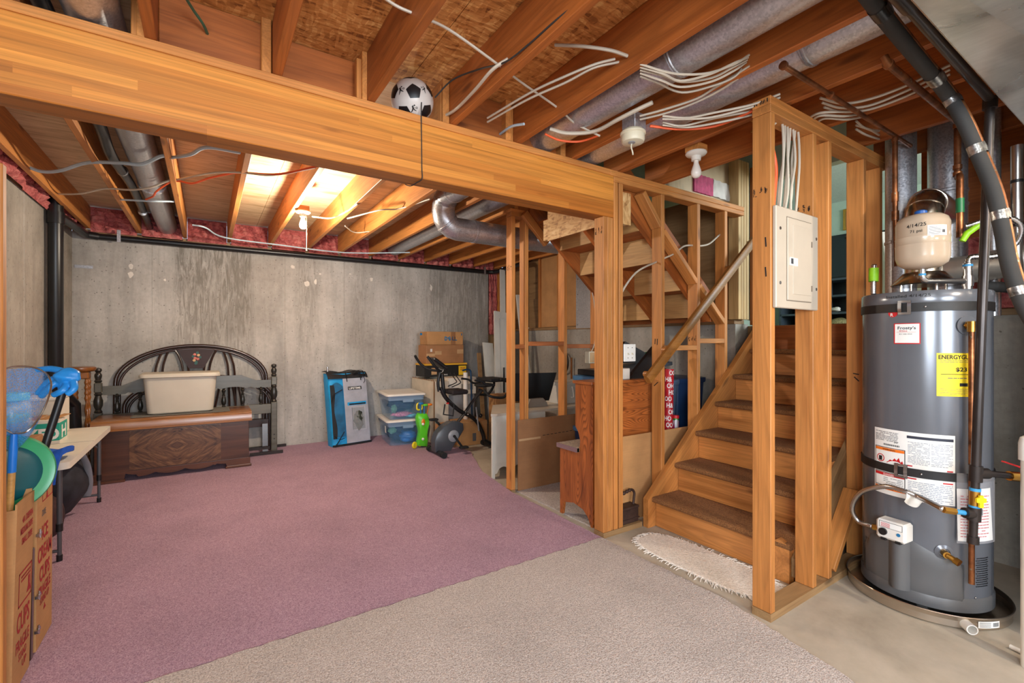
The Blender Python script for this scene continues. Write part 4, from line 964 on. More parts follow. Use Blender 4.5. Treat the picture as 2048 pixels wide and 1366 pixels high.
# yellow energy guide
x0, zt = hpz(1873, 706); _, zbm = hpz(1873, 792); x1 = hpx(1955)
yl = sheet(x0, zbm, x1, zt, M['yellow'], .001, 'energy_label'); yl['label'] = 'yellow energy label'
ht(yl, 'ENERGYGUIDE', (x0 + x1) / 2, zt - .028, .019, x1 - x0 - .014, M['blackprint'], bold=.02)
hlines(x0 + .012, x1 - .012, zt - .046, zt - .032, 2, M['greyprint'], .0016, yl, .25, 3)
ht(yl, '$231', x0 + .098, zt - .085, .018, .056, M['blackprint'], bold=.02)
m = MB(); rect(m, lambda a, b: hc(a, b, .0018), x0 + .015, zt - .1005, x1 - .018, zt - .098, 10, 1); m.build('scale_line', M['blackprint'], yl)
m = MB(); m.add([hc(x1 - .026, zt - .089, .0018), hc(x1 - .014, zt - .089, .0018), hc(x1 - .020, zt - .098, .0018)], [(0, 1, 2)]); m.build('scale_arrow', M['blackprint'], yl)
m = MB(); rect(m, lambda a, b: hc(a, b, .0018), x0 + .085, zt - .155, x0 + .118, zt - .140, 3, 1); m.build('scale_mark', M['blackprint'], yl)
hlines(x0 + .012, x1 - .02, zbm + .008, zt - .165, 5, M['greyprint'], .0016, yl, .22, 5); hlines(x0 + .04, x1 - .05, zt - .126, zt - .108, 1, M['greyprint'], .0016, yl, .2, 6)
# round red maker badge, half hidden by the strap
xb, zb_ = hpz(1786, 632); m = MB(); m.add([hc(xb + .021 * math.cos(t), 1.452 + .021 * math.sin(t), .0012) for t in [2 * PI * i / 28 for i in range(28)]], [list(range(28))]); bd = m.build('badge', M['hdrred'], wh, 0)
m = MB(); letters(m, 'R', lambda x, y: hc(x, y, .002), .016, xb - .004, 1.435, None, .01); m.build('lettering', M['whiteprint'], bd, 0)
# installer's sticker
xa, za = hpz(1788, 647); xc, zc = hpz(1841, 688)
sk = sheet(xa, zc, xc, za, M['hdrred'], .001, 'sticker'); sheet(xa + .005, zc + .005, xc - .004, za - .004, M['whiteprint'], .0016, 'sticker_face', sk)
xm = (xa + xc) / 2
ht(sk, "Frosty's", xm, za - .030, .014, .07, M['navyprint'], .0022, .015); ht(sk, 'Elite', xm - .012, za - .041, .007, .03, M['hdrred'], .0022, .01)
m = MB(); rect(m, lambda a, b: hc(a, b, .0022), xm - .04, za - .0445, xm + .036, za - .0435, 4, 1); m.build('underline', M['hdrred'], sk)
ht(sk, '801-686-3020', xm - .004, za - .056, .0055, .05, M['greyprint'], .0022)
# handwriting on the cap
xh, zh = hpz(1815, 592); m = MB(); letters(m, 'Installed 4/14/25', lambda x, y: hc(x, y + .05 * 0, .0062), .014, hpx(1815), 1.525, .17, .004); m.build('handwriting', M['blackprint'], wh, 0)
# big instruction sheets
xa, za = hpz(1750, 853); xc, zc = hpz(1910, 945); xa2, zlow = hpz(1752, 1000)
ws_ = sheet(xa, Zs2 - .115, xc, za, M['whiteprint'], .001, 'instruction_label'); lab(ws_, 'white instruction sheet with warning panels')
xm = xa + .42 * (xc - xa)
hlines(xa + .008, xm - .02, za - .062, za - .012, 7, M['greyprint'], .0016, ws_, .4, 11)
m = MB(); 
for i in range(26): 
    x = xa + .05 + i * .0028
    rect(m, lambda a, b: hc(a, b, .0018), x, za - .083, x + (.0018 if i % 3 else .0008), za - .074)
m.build('barcode', M['blackprint'], ws_, 0)
ht(ws_, '50', xm - .03, za - .066, .009, .016, M['blackprint'])
def warn(x0, x1, z0, z1, col, word, seed, pics=True):
    f = lambda a, b: hc(a, b, .0016)
    g = lambda a, b: hc(a, b, .0020)
    m = MB(); rect(m, f, x0, z0, x1, z1, 8, 1); fr = m.build('warning_frame', M['blackprint'], ws_)
    m = MB(); rect(m, g, x0 + .003, z0 + .003, x1 - .003, z1 - .003, 8, 1); m.build('warning_face', M['whiteprint'], fr)
    m = MB(); rect(m, lambda a, b: hc(a, b, .0024), x0 + .003, z1 - .018, x1 - .003, z1 - .004, 8, 1); m.build('warning_header', M[col], fr)
    m = MB(); letters(m, word, lambda a, b: hc(a, b, .0029), .0085, (x0 + x1) / 2, z1 - .0155, None, .01); m.build('lettering', M['blackprint'] if col == 'hdrorange' else M['whiteprint'], fr, 0)
    if pics:
        cx, cz = x0 + .03, (z0 + z1) / 2 - .012
        m = MB(); n = 24; ring = [hc(cx + .020 * math.cos(2 * PI * i / n), cz + .020 * math.sin(2 * PI * i / n), .0028) for i in range(n)] + [hc(cx + .016 * math.cos(2 * PI * i / n), cz + .016 * math.sin(2 * PI * i / n), .0028) for i in range(n)]
        m.add(ring, [(i, (i + 1) % n, n + (i + 1) % n, n + i) for i in range(n)]); m.build('prohibition_ring', M['hdrred'], fr, 0)
        m = MB(); rect(m, lambda a, b: hc(a, b, .0026), cx - .009, cz - .013, cx + .008, cz + .010); m.build('can_pictogram', M['blackprint'], fr, 0)
        m = MB(); fl = [(0, 0), (.075, 0), (.07, .02), (.062, .012), (.056, .034), (.046, .018), (.038, .028), (.028, .014), (.018, .018), (.01, .008)]
        m.add([hc(cx + .028 + a, cz - .018 + b, .0026) for a, b in fl], [list(range(len(fl)))]); m.build('flame_pictogram', M['hdrred'], fr, 0)
    else: hlines(x0 + .045, x1 - .008, z0 + .006, z1 - .024, 5, M['greyprint'], .0026, fr, .3, seed)
warn(xa + .006, xm + .008, Zs2 + .03, za - .092, 'hdrorange', 'WARNING', 21)
warn(xa + .006, xm + .008, Zs2 - .075, Zs2 - .004, 'hdrred', 'DANGER', 22, False)
m = MB(); rect(m, lambda a, b: hc(a, b, .0018), xa + .006, Zs2 - .092, xm + .008, Zs2 - .078, 8, 1); wo = m.build('warning_header', M['hdrorange'], ws_)
ht(ws_, 'WARNING', (xa + xm) / 2, Zs2 - .089, .008, None, M['blackprint'], .0024, .01)
m = MB(); rect(m, lambda a, b: hc(a, b, .0018), xm + .014, za - .030, xc - .006, za - .017, 8, 1); m.build('heading_bar', M['navyprint'], ws_)
hlines(xm + .018, (xm + xc) / 2 + .004, Zs2 + .06, za - .044, 16, M['palegrey_print'], .0018, ws_, .4, 31); hlines((xm + xc) / 2 + .008, xc - .008, Zs2 + .06, za - .044, 16, M['palegrey_print'], .0018, ws_, .4, 32)
hlines(xm + .018, xc - .008, Zs2 - .11, Zs2 - .02, 11, M['palegrey_print'], .0018, ws_, .4, 33)
for a, b, z in ((xm + .016, xm + .035, Zs2 + .048), (xc - .03, xc - .008, Zs2 + .042), (xm + .016, xm + .05, Zs2 - .012), (xc - .045, xc - .008, Zs2 - .016)):
    m = MB(); rect(m, lambda p, q: hc(p, q, .0020), a, z, b, z + .006, 2, 1); m.build('red_bar', M['hdrred'], ws_)
# plastic sleeve with papers, right side
xs, zs = hpz(1912, 985); 
t = NT('clear_sleeve'); t.col((.85, .85, .9, 1)); M['clearsleeve'] = t.p(Roughness=.1, Alpha=.22)
pl = rect(MB(), lambda x, z: hc(x, z, .004 + .01 * (1 - (z - .37) / .26)), xs, .385, xs + .17, .625, 10, 3).build('paper_sheet', M['whiteprint'], wh)
hlines(xs + .01, xs + .14, .40, .60, 15, M['hdrred'], .013, pl, .3, 41); 
m = MB(); rect(m, lambda a, b: hc(a, b, .0135), xs + .015, .505, xs + .105, .535, 6, 1); m.build('dark_block', M['navyprint'], pl)
rect(MB(), lambda x, z: hc(x, z, .015), xs - .005, .375, xs + .185, .70, 10, 3).build('plastic_sleeve', M['clearsleeve'], wh)
# ---- lower access cover, gas valve, drain
m = MB(); xl, xr_ = hpx(1732), hpx(1928)
def cov(a, b):
    x = xl + (xr_ - xl) * a
    top = .300 + (.075 * max(0, 1 - abs(a - .42) / .34) if a < .42 else .075 * max(0, 1 - (a - .42) / .36))
    if a < .10 or a > .97: top = .27
    return hc(x, .085 + (top - .085) * b, .010 if 0 < b < 1 and 0 < a < 1 else .001)
m.grid(cov, 40, 6); cv = m.build('access_cover', M['heater_low'], wh, 50)
ax, azz = hpz(1800, 1140)
m = MB(); m.grid(lambda a, b: hc(ax - .042 + .084 * a, .10 + .285 * b, .012 + .030 * math.sin(PI * min(1, max(0, a)))), 10, 2); m.grid(lambda a, b: hc(ax - .042 + .084 * a, .385, .012 + .030 * math.sin(PI * a) * b), 10, 1); m.build('valve_shroud', M['heater_low'], wh, 60)
gx, gz = hpz(1797, 1057)
gv = MB()
Rv = Matrix.Rotation(A0 + gx / HR, 3, 'Z'); cvv = hc(gx, gz, .045)
gv.box((-.045, -.062, -.045), (.035, .062, .048), .010); gv.v = [cvv + Rv @ p for p in gv.v]
gvo = gv.build('gas_valve', M['white'], wh, 30); lab(gvo, 'white gas control valve with dial')
def gvf(y, z, off): return cvv + Rv @ Vector((.0352 + off, y, z))
m = MB(); letters_ = None
m.cyl(gvf(-.028, -.008, -.003), gvf(-.028, -.008, .010), .017, 20); m.build('dial', M['black'], gvo)
m = MB(); m.add([gvf(-.045, .012, .0012), gvf(.05, .012, .0012), gvf(.05, .042, .0012), gvf(-.045, .042, .0012)], [(0, 1, 2, 3)]); m.build('dark_border', M['greyprint'], gvo, 0)
m = MB(); m.add([gvf(-.043, .014, .0018), gvf(.048, .014, .0018), gvf(.048, .040, .0018), gvf(-.043, .040, .0018)], [(0, 1, 2, 3)]); m.build('label_face', M['whiteprint'], gvo, 0)
m = MB()
for i in range(5):
    z = .036 - i * .0045; m.add([gvf(-.038, z, .0024), gvf(.0, z, .0024), gvf(.0, z - .002, .0024), gvf(-.038, z - .002, .0024)], [(0, 1, 2, 3)])
m.build('red_print', M['hdrred'], gvo, 0)
m = MB(); m.cyl(gvf(.034, -.006, .0), gvf(.034, -.006, .002), .008, 14); m.build('blue_dot', M['blueprint'], gvo)
for y in (-.03, .03):
    m = MB(); m.box((-.01, y - .012, -.052), (.034, y + .012, -.040), .002); m.v = [cvv + Rv @ p for p in m.v]; m.build('socket', M['black'], gvo, 0)
dx_, dz_ = hpz(1888, 1105)
m = MB(); m.lathe([(.034, 0), (.036, .004), (.022, .010), (.02, .004)], hc(dx_, dz_, -.002), hc(dx_, dz_, 1) - hc(dx_, dz_, 0), 24); m.build('drain_ring', M['heater'], wh)
m = MB(); d = (hc(dx_, dz_, 1) - hc(dx_, dz_, 0)).normalized(); q = hc(dx_, dz_, 0); m.cyl(q, q + d * .035, .015, 14); m.cyl(q + d * .03, q + d * .045 + Vector((.012, -.02, -.012)), .012, 14); m.cyl(q + d * .045 + Vector((.012, -.02, -.012)), q + d * .06 + Vector((.02, -.03, -.02)), .016, 16)
M['brass'] = plain('brass', (188, 142, 66), .3, 1, .05); lab(m.build('drain_valve', M['brass'], wh), 'brass drain valve')
gr = hpx(1965)
m = MB()
for i in range(9):
    for j in range(14):
        c = hc(gr - .035 + i * .008 + (j % 2) * .004, .17 + j * .010, .0008); e = hc(gr - .035 + i * .008 + (j % 2) * .004, .17 + j * .010, .0016)
        m.cyl(c, e, .0028, 6)
m.build('air_grille', M['black'], wh)
for u in (1735, 1770, 1950):
    m = MB(); m.sphere(hc(hpx(u), HZ0 + .075, .002), .005, 8, 5); m.build('screw', M['steel'], wh)
# relief valve, discharge pipe, yellow tag
rx, rz = hpz(1934, 651); q = hc(rx, rz, 0); d = (hc(rx, rz, 1) - q).normalized()
m = MB(); m.cyl(q - d * .001, q + d * .004, .045, 28); m.build('relief_escutcheon', M['heater'], wh)
pd = hc(hpx(1943, .032), rz, .032); m = MB(); m.cyl(q, pd, .015, 14); m.cyl(pd + Vector((0, 0, -.03)), pd + Vector((0, 0, .018)), .016, 14); m.cyl(q.lerp(pd, .4), q.lerp(pd, .6), .021, 6); lab(m.build('relief_valve', M['brass'], wh), 'brass relief valve')
b0 = pd + Vector((0, 0, -.03)); m = MB(); m.tube([b0, (b0.x, b0.y, .20)], .0115, 14); lab(m.build('discharge_pipe', M['copper'], wh), 'thin copper discharge pipe')
tg = q + d * .02 + Vector((_c, -_s, 0)) * .035 + Vector((0, 0, -.01)); nrm = Vector((-_s, -_c, 0)); sd = Vector((_c, -_s, 0))
m = MB(); m.prism([(0, .02), (.012, .01), (.030, -.05), (.022, -.13), (.004, -.13), (-.004, -.01)], tg, sd, (0, 0, 1), nrm * .0015); lab(m.build('hang_tag', M['yellow'], wh, 0), 'yellow hang tag')
# draft hood
m = MB()
for k in range(4):
    a = PI / 4 + k * PI / 2; m.cyl((HX + .10 * math.cos(a), HY + .10 * math.sin(a), HZ1), (HX + .10 * math.cos(a), HY + .10 * math.sin(a), HZ1 + .05), .006, 8)
m.lathe([(.13, .045), (.135, .05), (.085, .11), (.077, .112), (.077, .18)], (HX, HY, HZ1), (0, 0, 1), 36); m.build('draft_hood', M['stainless'], wh)
# ---------------------------------------------------------------- vents
vt = empty('vent_pipe', (HX, HY, HZ1 + .18), 'shiny elbow vent pipe on top of the water heater', 'pipe')
dirx = Vector((3.60 - HX, .875 - HY, 0)).normalized()
pts = [(HX, HY, HZ1 + .17), (HX, HY, HZ1 + .37)] + bend((HX, HY, HZ1 + .37), (0, 0, 1), dirx, .12, 8)[1:]; pts += [Vector(pts[-1]) + dirx * .30]
m = MB(); m.tube(pts, .079, 32); m.build('elbow', M['stainless'], vt)
for z in (.20, .36):
    m = MB(); m.lathe([(.079, -.01), (.083, -.006), (.083, .006), (.079, .01)], (HX, HY, HZ1 + z), (0, 0, 1), 32); m.build('seam', M['stainless'], vt)
p = bend((HX, HY, HZ1 + .37), (0, 0, 1), dirx, .12, 8)
for i in (3, 6):
    m = MB(); m.lathe([(.079, -.004), (.082, -.002), (.082, .002), (.079, .004)], p[i], Vector(p[i + 1]) - Vector(p[i - 1]), 32); m.build('seam', M['stainless'], vt)
def vduct(x, y, z0, z1, r, label, seams):
    m = MB(); m.cyl((x, y, z0), (x, y, z1), r, 32); o = tag(m.build('vent_pipe', M['galv']), label, 'pipe')
    for z in seams:
        m = MB(); m.lathe([(r, -.010), (r + .004, -.006), (r + .004, .006), (r, .010)], (x, y, z), (0, 0, 1), 32); m.build('seam', M['galv'], o)
vduct(3.46, 1.045, .9, ZS, .074, 'plain galvanised vent pipe beside the breaker wall studs', (1.9,))
vduct(3.62, .875, 1.35, ZS, .088, 'wide galvanised flue behind the expansion tank', (2.10, 2.18, 1.7))
# ---------------------------------------------------------------- drain pan
pan = empty('drain_pan', (HX, HY, 0), 'shallow round metal drain pan under the water heater', 'drain pan')
m = MB(); m.lathe([(0, .002), (.312, .002), (.318, .008), (.320, .060), (.324, .063), (.326, .060), (.322, .056), (.315, .012), (0, .010)], (HX, HY, 0), (0, 0, 1), 72); m.build('basin', M['pan'], pan)
ang = math.atan2(.627 - HY + .0, 2.84 - HX) + .05; q = Vector((HX + .32 * math.cos(ang), HY + .32 * math.sin(ang), .03)); d = Vector((math.cos(ang), math.sin(ang), 0))
m = MB(); m.lathe([(.022, -.01), (.022, .045), (.018, .045), (.018, -.01)], q, d, 20); m.build('outlet', M['white'], pan)
def pc(x, z, off=.0012):
    a = ang + .15 + x / .32; return Vector((HX + (.3205 + off) * math.cos(a), HY + (.3205 + off) * math.sin(a), z))
m = MB(); m.grid(lambda a, b: pc(.10 * a, .018 + .03 * b), 6, 1); pcs = m.build('sticker', M['whiteprint'], pan)
m = MB()
for i in range(4): m.grid(lambda a, b: pc(.006 + .05 * a, .023 + i * .006 + .002 * b, .0018), 3, 1)
for i in range(10): m.grid(lambda a, b: pc(.066 + i * .003 + .0016 * a, .024 + .018 * b, .0018), 1, 1)
m.build('print', M['greyprint'], pcs, 0)
m = MB()
for k in range(3):
    a = A0 + 2.1 * k; m.box((HX + .17 * math.cos(a) - .02, HY + .17 * math.sin(a) - .02, .0105), (HX + .17 * math.cos(a) + .02, HY + .17 * math.sin(a) + .02, .0455))
m.build('heater_feet', M['heater_low'], wh, 0)
# ---------------------------------------------------------------- expansion tank and fittings
ex = empty('expansion_tank', (2.86, .785, 1.62), 'tan expansion tank with handwriting above the water heater', 'tank')
EX, EY, ER = 2.862, .782, .1015
ez = 1.655
m = MB(); m.lathe([(.0, 0), (.03, .002), (.07, .010), (.093, .028), (ER, .055), (ER, .11), (ER + .0015, .113), (ER, .116), (ER, .145), (ER + .0015, .148), (ER, .151), (ER, .215), (.094, .238), (.075, .253), (.04, .262), (0, .264)], (EX, EY, ez), (0, 0, 1), 40); m.build('shell', M['tank'], ex)
M['bluecap'] = plain('blue_plastic', (24, 84, 160), .4, 0, .03)
m = MB(); m.lathe([(.024, 0), (.024, .016), (.014, .022), (0, .022)], (EX - .02, EY + .0, ez + .258), (0, 0, 1), 18); m.build('cap', M['bluecap'], ex)
EA = math.atan2(-EY, -EX)
def ec(x, z, off=.001): a = EA + x / ER; return Vector((EX + (ER + off) * math.cos(a), EY + (ER + off) * math.sin(a), z))
m = MB(); letters(m, '4/14/25', lambda x, y: ec(x, y + .05 * x, .0015), .016, -.022, ez + .19, .072, .006); letters(m, '71 psi', lambda x, y: ec(x, y, .0015), .013, -.022, ez + .163, .044, .006); m.build('handwriting', M['blackprint'], ex, 0)
m = MB(); rect(m, ec, .018, ez + .142, .098, ez + .19, 10, 1); el = m.build('label', M['whiteprint'], ex)
m = MB()
rnd = random.Random(5)
for i in range(7): rect(m, lambda x, z: ec(x, z, .0016), .022, ez + .147 + i * .0055, .022 + rnd.uniform(.03, .05), ez + .149 + i * .0055, 4, 1)
m.build('print', M['greyprint'], el, 0)
m = MB(); rect(m, lambda x, z: ec(x, z, .0016), .074, ez + .154, .088, ez + .168, 3, 1); m.build('dark_patch', M['greyprint'], el, 0)
m = MB(); nx, ny = EX, EY; tx, ty = HX - .13 + .06, HY - .19
ev = Vector((3.055, .665, 0)) - Vector((EX, EY, 0)); ev.z = 0
e1 = Vector((EX, EY, ez)); m.tube([e1, e1 + Vector((0, 0, -.03))] + bend(e1 + Vector((0, 0, -.03)), (0, 0, -1), ev.normalized(), .025, 4)[1:] + [Vector((3.055, .665, ez - .055))], .013, 14); m.build('elbow_pipe', M['steel'], ex)
m = MB(); m.tube([(3.055, .665, HZ1 - .002), (3.055, .665, ez + .03)], .018, 14); m.tube([(3.055, .665, ez - .08), (3.055, .665, ez - .03)], .022, 14); m.build('tee', M['steel'], ex)
m = MB(); m.lathe([(.0135, 0), (.0145, .003), (.0145, .007), (.0135, .01)], e1 + Vector((0, 0, -.03)), (0, 0, 1), 14); m.lathe([(.0185, 0), (.0195, .003), (.0195, .007), (.0185, .01)], (3.055, .665, ez + .015), (0, 0, 1), 14)
M['bluetape'] = plain('blue_thread_tape', (56, 140, 190), .5, 0, .05); m.build('thread_tape', M['bluetape'], ex)
def hose(name, pts, r, mt, label, cat='hose', ridge=.0025, pitch=.006):
    P = spline(pts, 14); L = [0]
    for a, b in zip(P, P[1:]): L.append(L[-1] + (b - a).length)
    N = int(L[-1] / pitch); Q = []; rs = []; j = 0
    for i in range(N + 1):
        s = L[-1] * i / N
        while j < len(L) - 2 and L[j + 1] < s: j += 1
        t = (s - L[j]) / max(1e-9, L[j + 1] - L[j]); Q.append(P[j].lerp(P[j + 1], t)); rs.append(r + (ridge if i % 2 else -ridge * .4))
    m = MB(); m.tube(Q, rs, 12); return tag(m.build(name, M[mt], None, 80), label, cat)
M['lime'] = plain('lime_green_tag', (138, 196, 24), .45, 0, .15, 20)
h1 = hose('connector_hose', [(3.055, .665, ez + .03), (3.07, .655, ez + .06), (3.12, .58, ez + .06), (3.14, .52, ez + .11), (3.12, .50, ez + .18), (3.08, .53, ez + .22), (3.02, .60, ez + .215), (3.0, .66, ez + .20)], .011, 'steel', 'ribbed steel water connector looping behind the gas pipe')
m = MB(); m.tube([(3.015, .615, ez + .20), (2.998, .655, ez + .165), (2.99, .67, ez + .13)], [.013, .015, .013], 10); m.build('green_wrap', M['lime'], h1)
h2 = hose('connector_hose', [(2.93, 1.0, HZ1 + .002), (2.93, 1.0, HZ1 + .06), (2.94, 1.0, HZ1 + .16)], .011, 'steel', 'short steel connector wrapped in lime green tape on the heater top')
m = MB(); m.cyl((2.93, 1.0, HZ1 + .07), (2.935, 1.0, HZ1 + .14), .022, 12); m.build('green_wrap', M['lime'], h2)
# ---------------------------------------------------------------- copper water pipes
cp = empty('copper_pipe', (2.9, .98, 2.4), 'copper water pipe strapped under the joists dropping beside the breaker wall', 'pipe')
zc = 2.428
a = wz(1566, 131, zc); b = wz(1790, 272, zc); c_ = wz(1850, 312, zc)
a.y = b.y = c_.y = b.y
m = MB(); m.tube([(a.x, b.y, zc), (min(c_.x, 3.36), b.y, zc)], .011, 14); m.build('run', M['copper'], cp)
m = MB(); m.tube([(b.x, b.y, zc), (b.x, b.y, 2.07), (b.x + .01, b.y - .005, 1.72)], .0125, 14); m.tube([(b.x, b.y, zc - .03), (b.x, b.y, zc - .015)], .016, 14); m.tube([(b.x, b.y, 2.12), (b.x, b.y, 2.07)], .016, 14); m.tube([(b.x + .003, b.y, 2.02), (b.x + .004, b.y, 1.97)], .017, 14); m.build('drop', M['copper'], cp)
for u, v in ((1662, 190), (1567, 131)):
    q = wz(u, v, zc); m = MB(); m.lathe([(.011, -.008), (.017, -.006), (.017, .006), (.011, .008)], (q.x, b.y, zc), (1, 0, 0), 14); m.build('clip', M['copper'], cp)
cq = empty('copper_pipe', (3.0, .75, 2.4), 'thicker copper water pipe with elbows dropping in front of the flue', 'pipe')
a = wz(1782, 124, zc - .01); b = wz(1915, 244, zc - .01); z = zc - .01; yy = b.y
m = MB(); m.tube([(a.x - .003, yy + .01, z + .03)] + [(a.x, yy, z), (b.x, yy, z)], .0145, 14); m.lathe([(.0145, -.01), (.019, -.008), (.019, .008), (.0145, .01)], (a.x + .01, yy, z), (1, 0, 0), 14); m.build('run', M['copper'], cq)
e0 = Vector((b.x, yy, 2.16)); 
m = MB(); m.tube([(b.x, yy, z + .005), e0] + bend(e0, (0, 0, -1), Vector((-.6, -.2, 0)).normalized(), .03, 4)[1:], .0145, 14)
e1 = bend(e0, (0, 0, -1), Vector((-.6, -.2, 0)).normalized(), .03, 4)[-1]; e2 = e1 + Vector((-.6, -.2, 0)).normalized() * .03
e3 = bend(e2, Vector((-.6, -.2, 0)).normalized(), (0, 0, -1), .03, 4); m.tube([e1, e2] + e3[1:] + [e3[-1] + Vector((0, 0, -.28))], .0145, 14); m.build('drop', M['copper'], cq)
for zz in (z - .02, 2.19, 2.155):
    m = MB(); m.lathe([(.0145, -.012), (.0185, -.01), (.0185, .01), (.0145, .012)], (b.x, yy, zz), (0, 0, 1), 14); m.build('coupling', M['copper'], cq)
M['greentape'] = plain('green_tape', (30, 104, 60), .4, 0, .1); e4 = e3[-1]
m = MB(); m.cyl(e4 + Vector((0, 0, -.16)), e4 + Vector((0, 0, -.09)), .0165, 12); m.build('green_label', M['greentape'], cq)
ck = empty('copper_pipe', (2.5, 1.3, 2.5), 'copper pipe with a small stop valve between the joists', 'pipe')
xk = 2.405; P = [(xk, .75, 2.50), (xk, 1.02, 2.50), (xk + .0, 1.10, 2.515), (xk, 1.20, 2.515), (xk, 1.30, 2.49), (xk, 1.55, 2.49), (xk, 2.1, 2.49)]
m = MB(); m.tube(P, .012, 12); m.build('run', M['copper'], ck)
m = MB(); m.tube([(xk, .86, 2.50), (xk, .98, 2.50)], .019, 12); m.tube([(xk, 1.0, 2.503), (xk, 1.04, 2.505)], .017, 12); m.build('coupling', M['copper'], ck)
m = MB(); m.tube([(xk, 1.30, 2.49), (xk, 1.36, 2.49)], .02, 12); m.cyl((xk, 1.33, 2.49), (xk, 1.33, 2.42), .008, 10); m.box((xk - .006, 1.30, 2.415), (xk + .006, 1.36, 2.421)); m.build('stop_valve', M['brass'], ck)
# ---------------------------------------------------------------- sheet metal trunk
tr = empty('duct_trunk', (2.4, 0, 2.2), 'large sheet metal trunk duct hanging under the joists', 'duct')
m = MB(); m.box((.9, -.62, 2.235), (3.88, .463, 2.462), .006); m.build('trunk', M['sheet'], tr, 0)
m = MB(); m.prism([(.9, -.45), (.9, .47), (1.2, .43), (1.74, .352), (2.35, .262), (2.35, -.45)], (0, 0, 2.205), (1, 0, 0), (0, 1, 0), (0, 0, .028)); m.build('transition', M['sheet'], tr, 0)
m = MB(); m.box((2.95, -.62, 2.05), (3.88, .30, 2.233), .006); m.build('plenum', M['sheet'], tr, 0)
# ---------------------------------------------------------------- gas pipe
gp = empty('gas_pipe', (2.69, .575, .46), 'black iron gas pipe with yellow valve in front of the heater', 'pipe')
gb_ = Vector((2.69, .577, .20)); gt = Vector((2.70, .520, 2.30))
def gat(z): return gb_.lerp(gt, (z - .2) / 2.1)
m = MB(); m.tube([gat(.757), gat(2.28)], .0165, 16); m.build('riser', M['blackiron'], gp)
m = MB(); m.tube([gat(.67), gat(.757)], .015, 16); m.build('riser', M['blackiron'], gp)
m = MB(); m.tube([gat(.48), gat(.60)], .0145, 14); m.build('riser', M['blackiron'], gp)
m = MB(); m.tube([gat(.462), gat(.492)], .020, 14); m.build('cap', M['blackiron'], gp)
def tee(z, L=.04): m = MB(); m.tube([gat(z - L), gat(z + L)], .023, 14); return m
m = tee(.757, .033); side = Vector((_c, -_s, 0)); q = gat(.757); m.tube([q, q + side * .05], .022, 14); m.build('tee', M['blackiron'], gp)
m = MB(); m.tube([q + side * .045, q + side * .15 + Vector((0, 0, -.01))], .0135, 12); m.build('branch', M['blackiron'], gp)
m = MB(); m.tube([q + side * .14 + Vector((0, 0, -.01)), q + side * .22 + Vector((0, 0, -.018))], .020, 12); m.build('ball_valve', M['brass'], gp)
M['redlever'] = plain('red_lever', (196, 28, 30), .35, 0, .03)
m = MB(); q2 = q + side * .19 + Vector((0, 0, .005)); m.bar(q2 + Vector((0, 0, .02)), q2 - side * .075 + Vector((0, 0, .045)), .014, .006); m.bar(q2 + side * .02 + Vector((0, 0, .01)), q2 + Vector((0, 0, .02)), .018, .008); m.sphere(q2 + side * .018 + Vector((0, 0, .008)), .016, 10, 6, (1, 1, .6)); lab(m.build('valve_lever', M['redlever'], gp), 'red valve lever')
m = MB(); m.tube([gat(.622), gat(.685)], .0175, 14); m.build('yellow_valve_body', M['brass'], gp)
q = gat(.652) + Vector((-_s, -_c, 0)) * .022; m = MB(); m.prism([(-.008, -.03), (.008, -.03), (.008, -.01), (.02, -.008), (.02, .008), (.008, .012), (.008, .02), (-.008, .02), (-.008, .012), (-.02, .008), (-.02, -.008), (-.008, -.01)], q, side, (0, 0, 1), Vector((-_s, -_c, 0)) * .008); lab(m.build('valve_handle', M['yellow'], gp, 0), 'yellow valve handle')
for z in (.617, .69):
    m = MB(); m.tube([gat(z - .006), gat(z + .006)], .019, 12); m.build('thread_tape', M['bluetape'], gp)
m = tee(.587, .028); q = gat(.587); m.tube([q, q - side * .04 + Vector((0, 0, .004))], .022, 14); m.build('tee', M['blackiron'], gp)
qa = q - side * .04 + Vector((0, 0, .004)); m = MB(); m.tube([qa, qa - side * .04 + Vector((0, 0, .006))], .0105, 12); m.build('nipple', M['bluetape'], gp)
qb = qa - side * .04 + Vector((0, 0, .006)); m = MB(); m.tube([qb, qb - side * .05 + Vector((0, 0, .008))], .0145, 6); m.build('flare_nut', M['brass'], gp)
qc = qb - side * .05 + Vector((0, 0, .008))
P = [qc, wx(1842, 996, 2.70), wx(1808, 982, 2.70), wx(1768, 973, 2.72), wx(1722, 985, 2.76), wx(1704, 1015, 2.79), wx(1716, 1042, 2.81), wx(1745, 1053, 2.80)]
hs = hose('gas_hose', P, .0105, 'steel', 'ribbed steel gas hose looping from pipe to control valve', 'hose', .0018, .005)
ge = P[-1]; m = MB(); m.tube([ge, ge.lerp(cvv, .55)], .015, 6); m.build('end_nut', M['brass'], hs)
m = MB(); f0 = P[2] + Vector((0, 0, -.004)); m.grid(lambda a, b: f0 + side * (.0 + .075 * a - .012 * b) + Vector((-_s, -_c, 0)) * (.014 + .006 * math.sin(7 * a + 3 * b)) + Vector((0, 0, -.055 * b * (.7 + .3 * math.sin(3 * a)) - .018 * a)), 10, 5); lab(m.build('paper_tag', M['paper'], hs), 'crumpled paper tag')
m = MB(); m.tube([gat(2.27), gat(2.315)], .024, 14); m.build('elbow', M['blackiron'], gp)
yg = gat(2.3).y; xg = gat(2.3).x
m = MB(); m.tube([(xg, yg, 2.31), (.9, yg - .02, 2.31)], .0165, 16); m.tube([(1.62, yg - .012, 2.31), (1.76, yg - .012, 2.31)], .023, 16); m.build('overhead_run', M['blackiron'], gp)
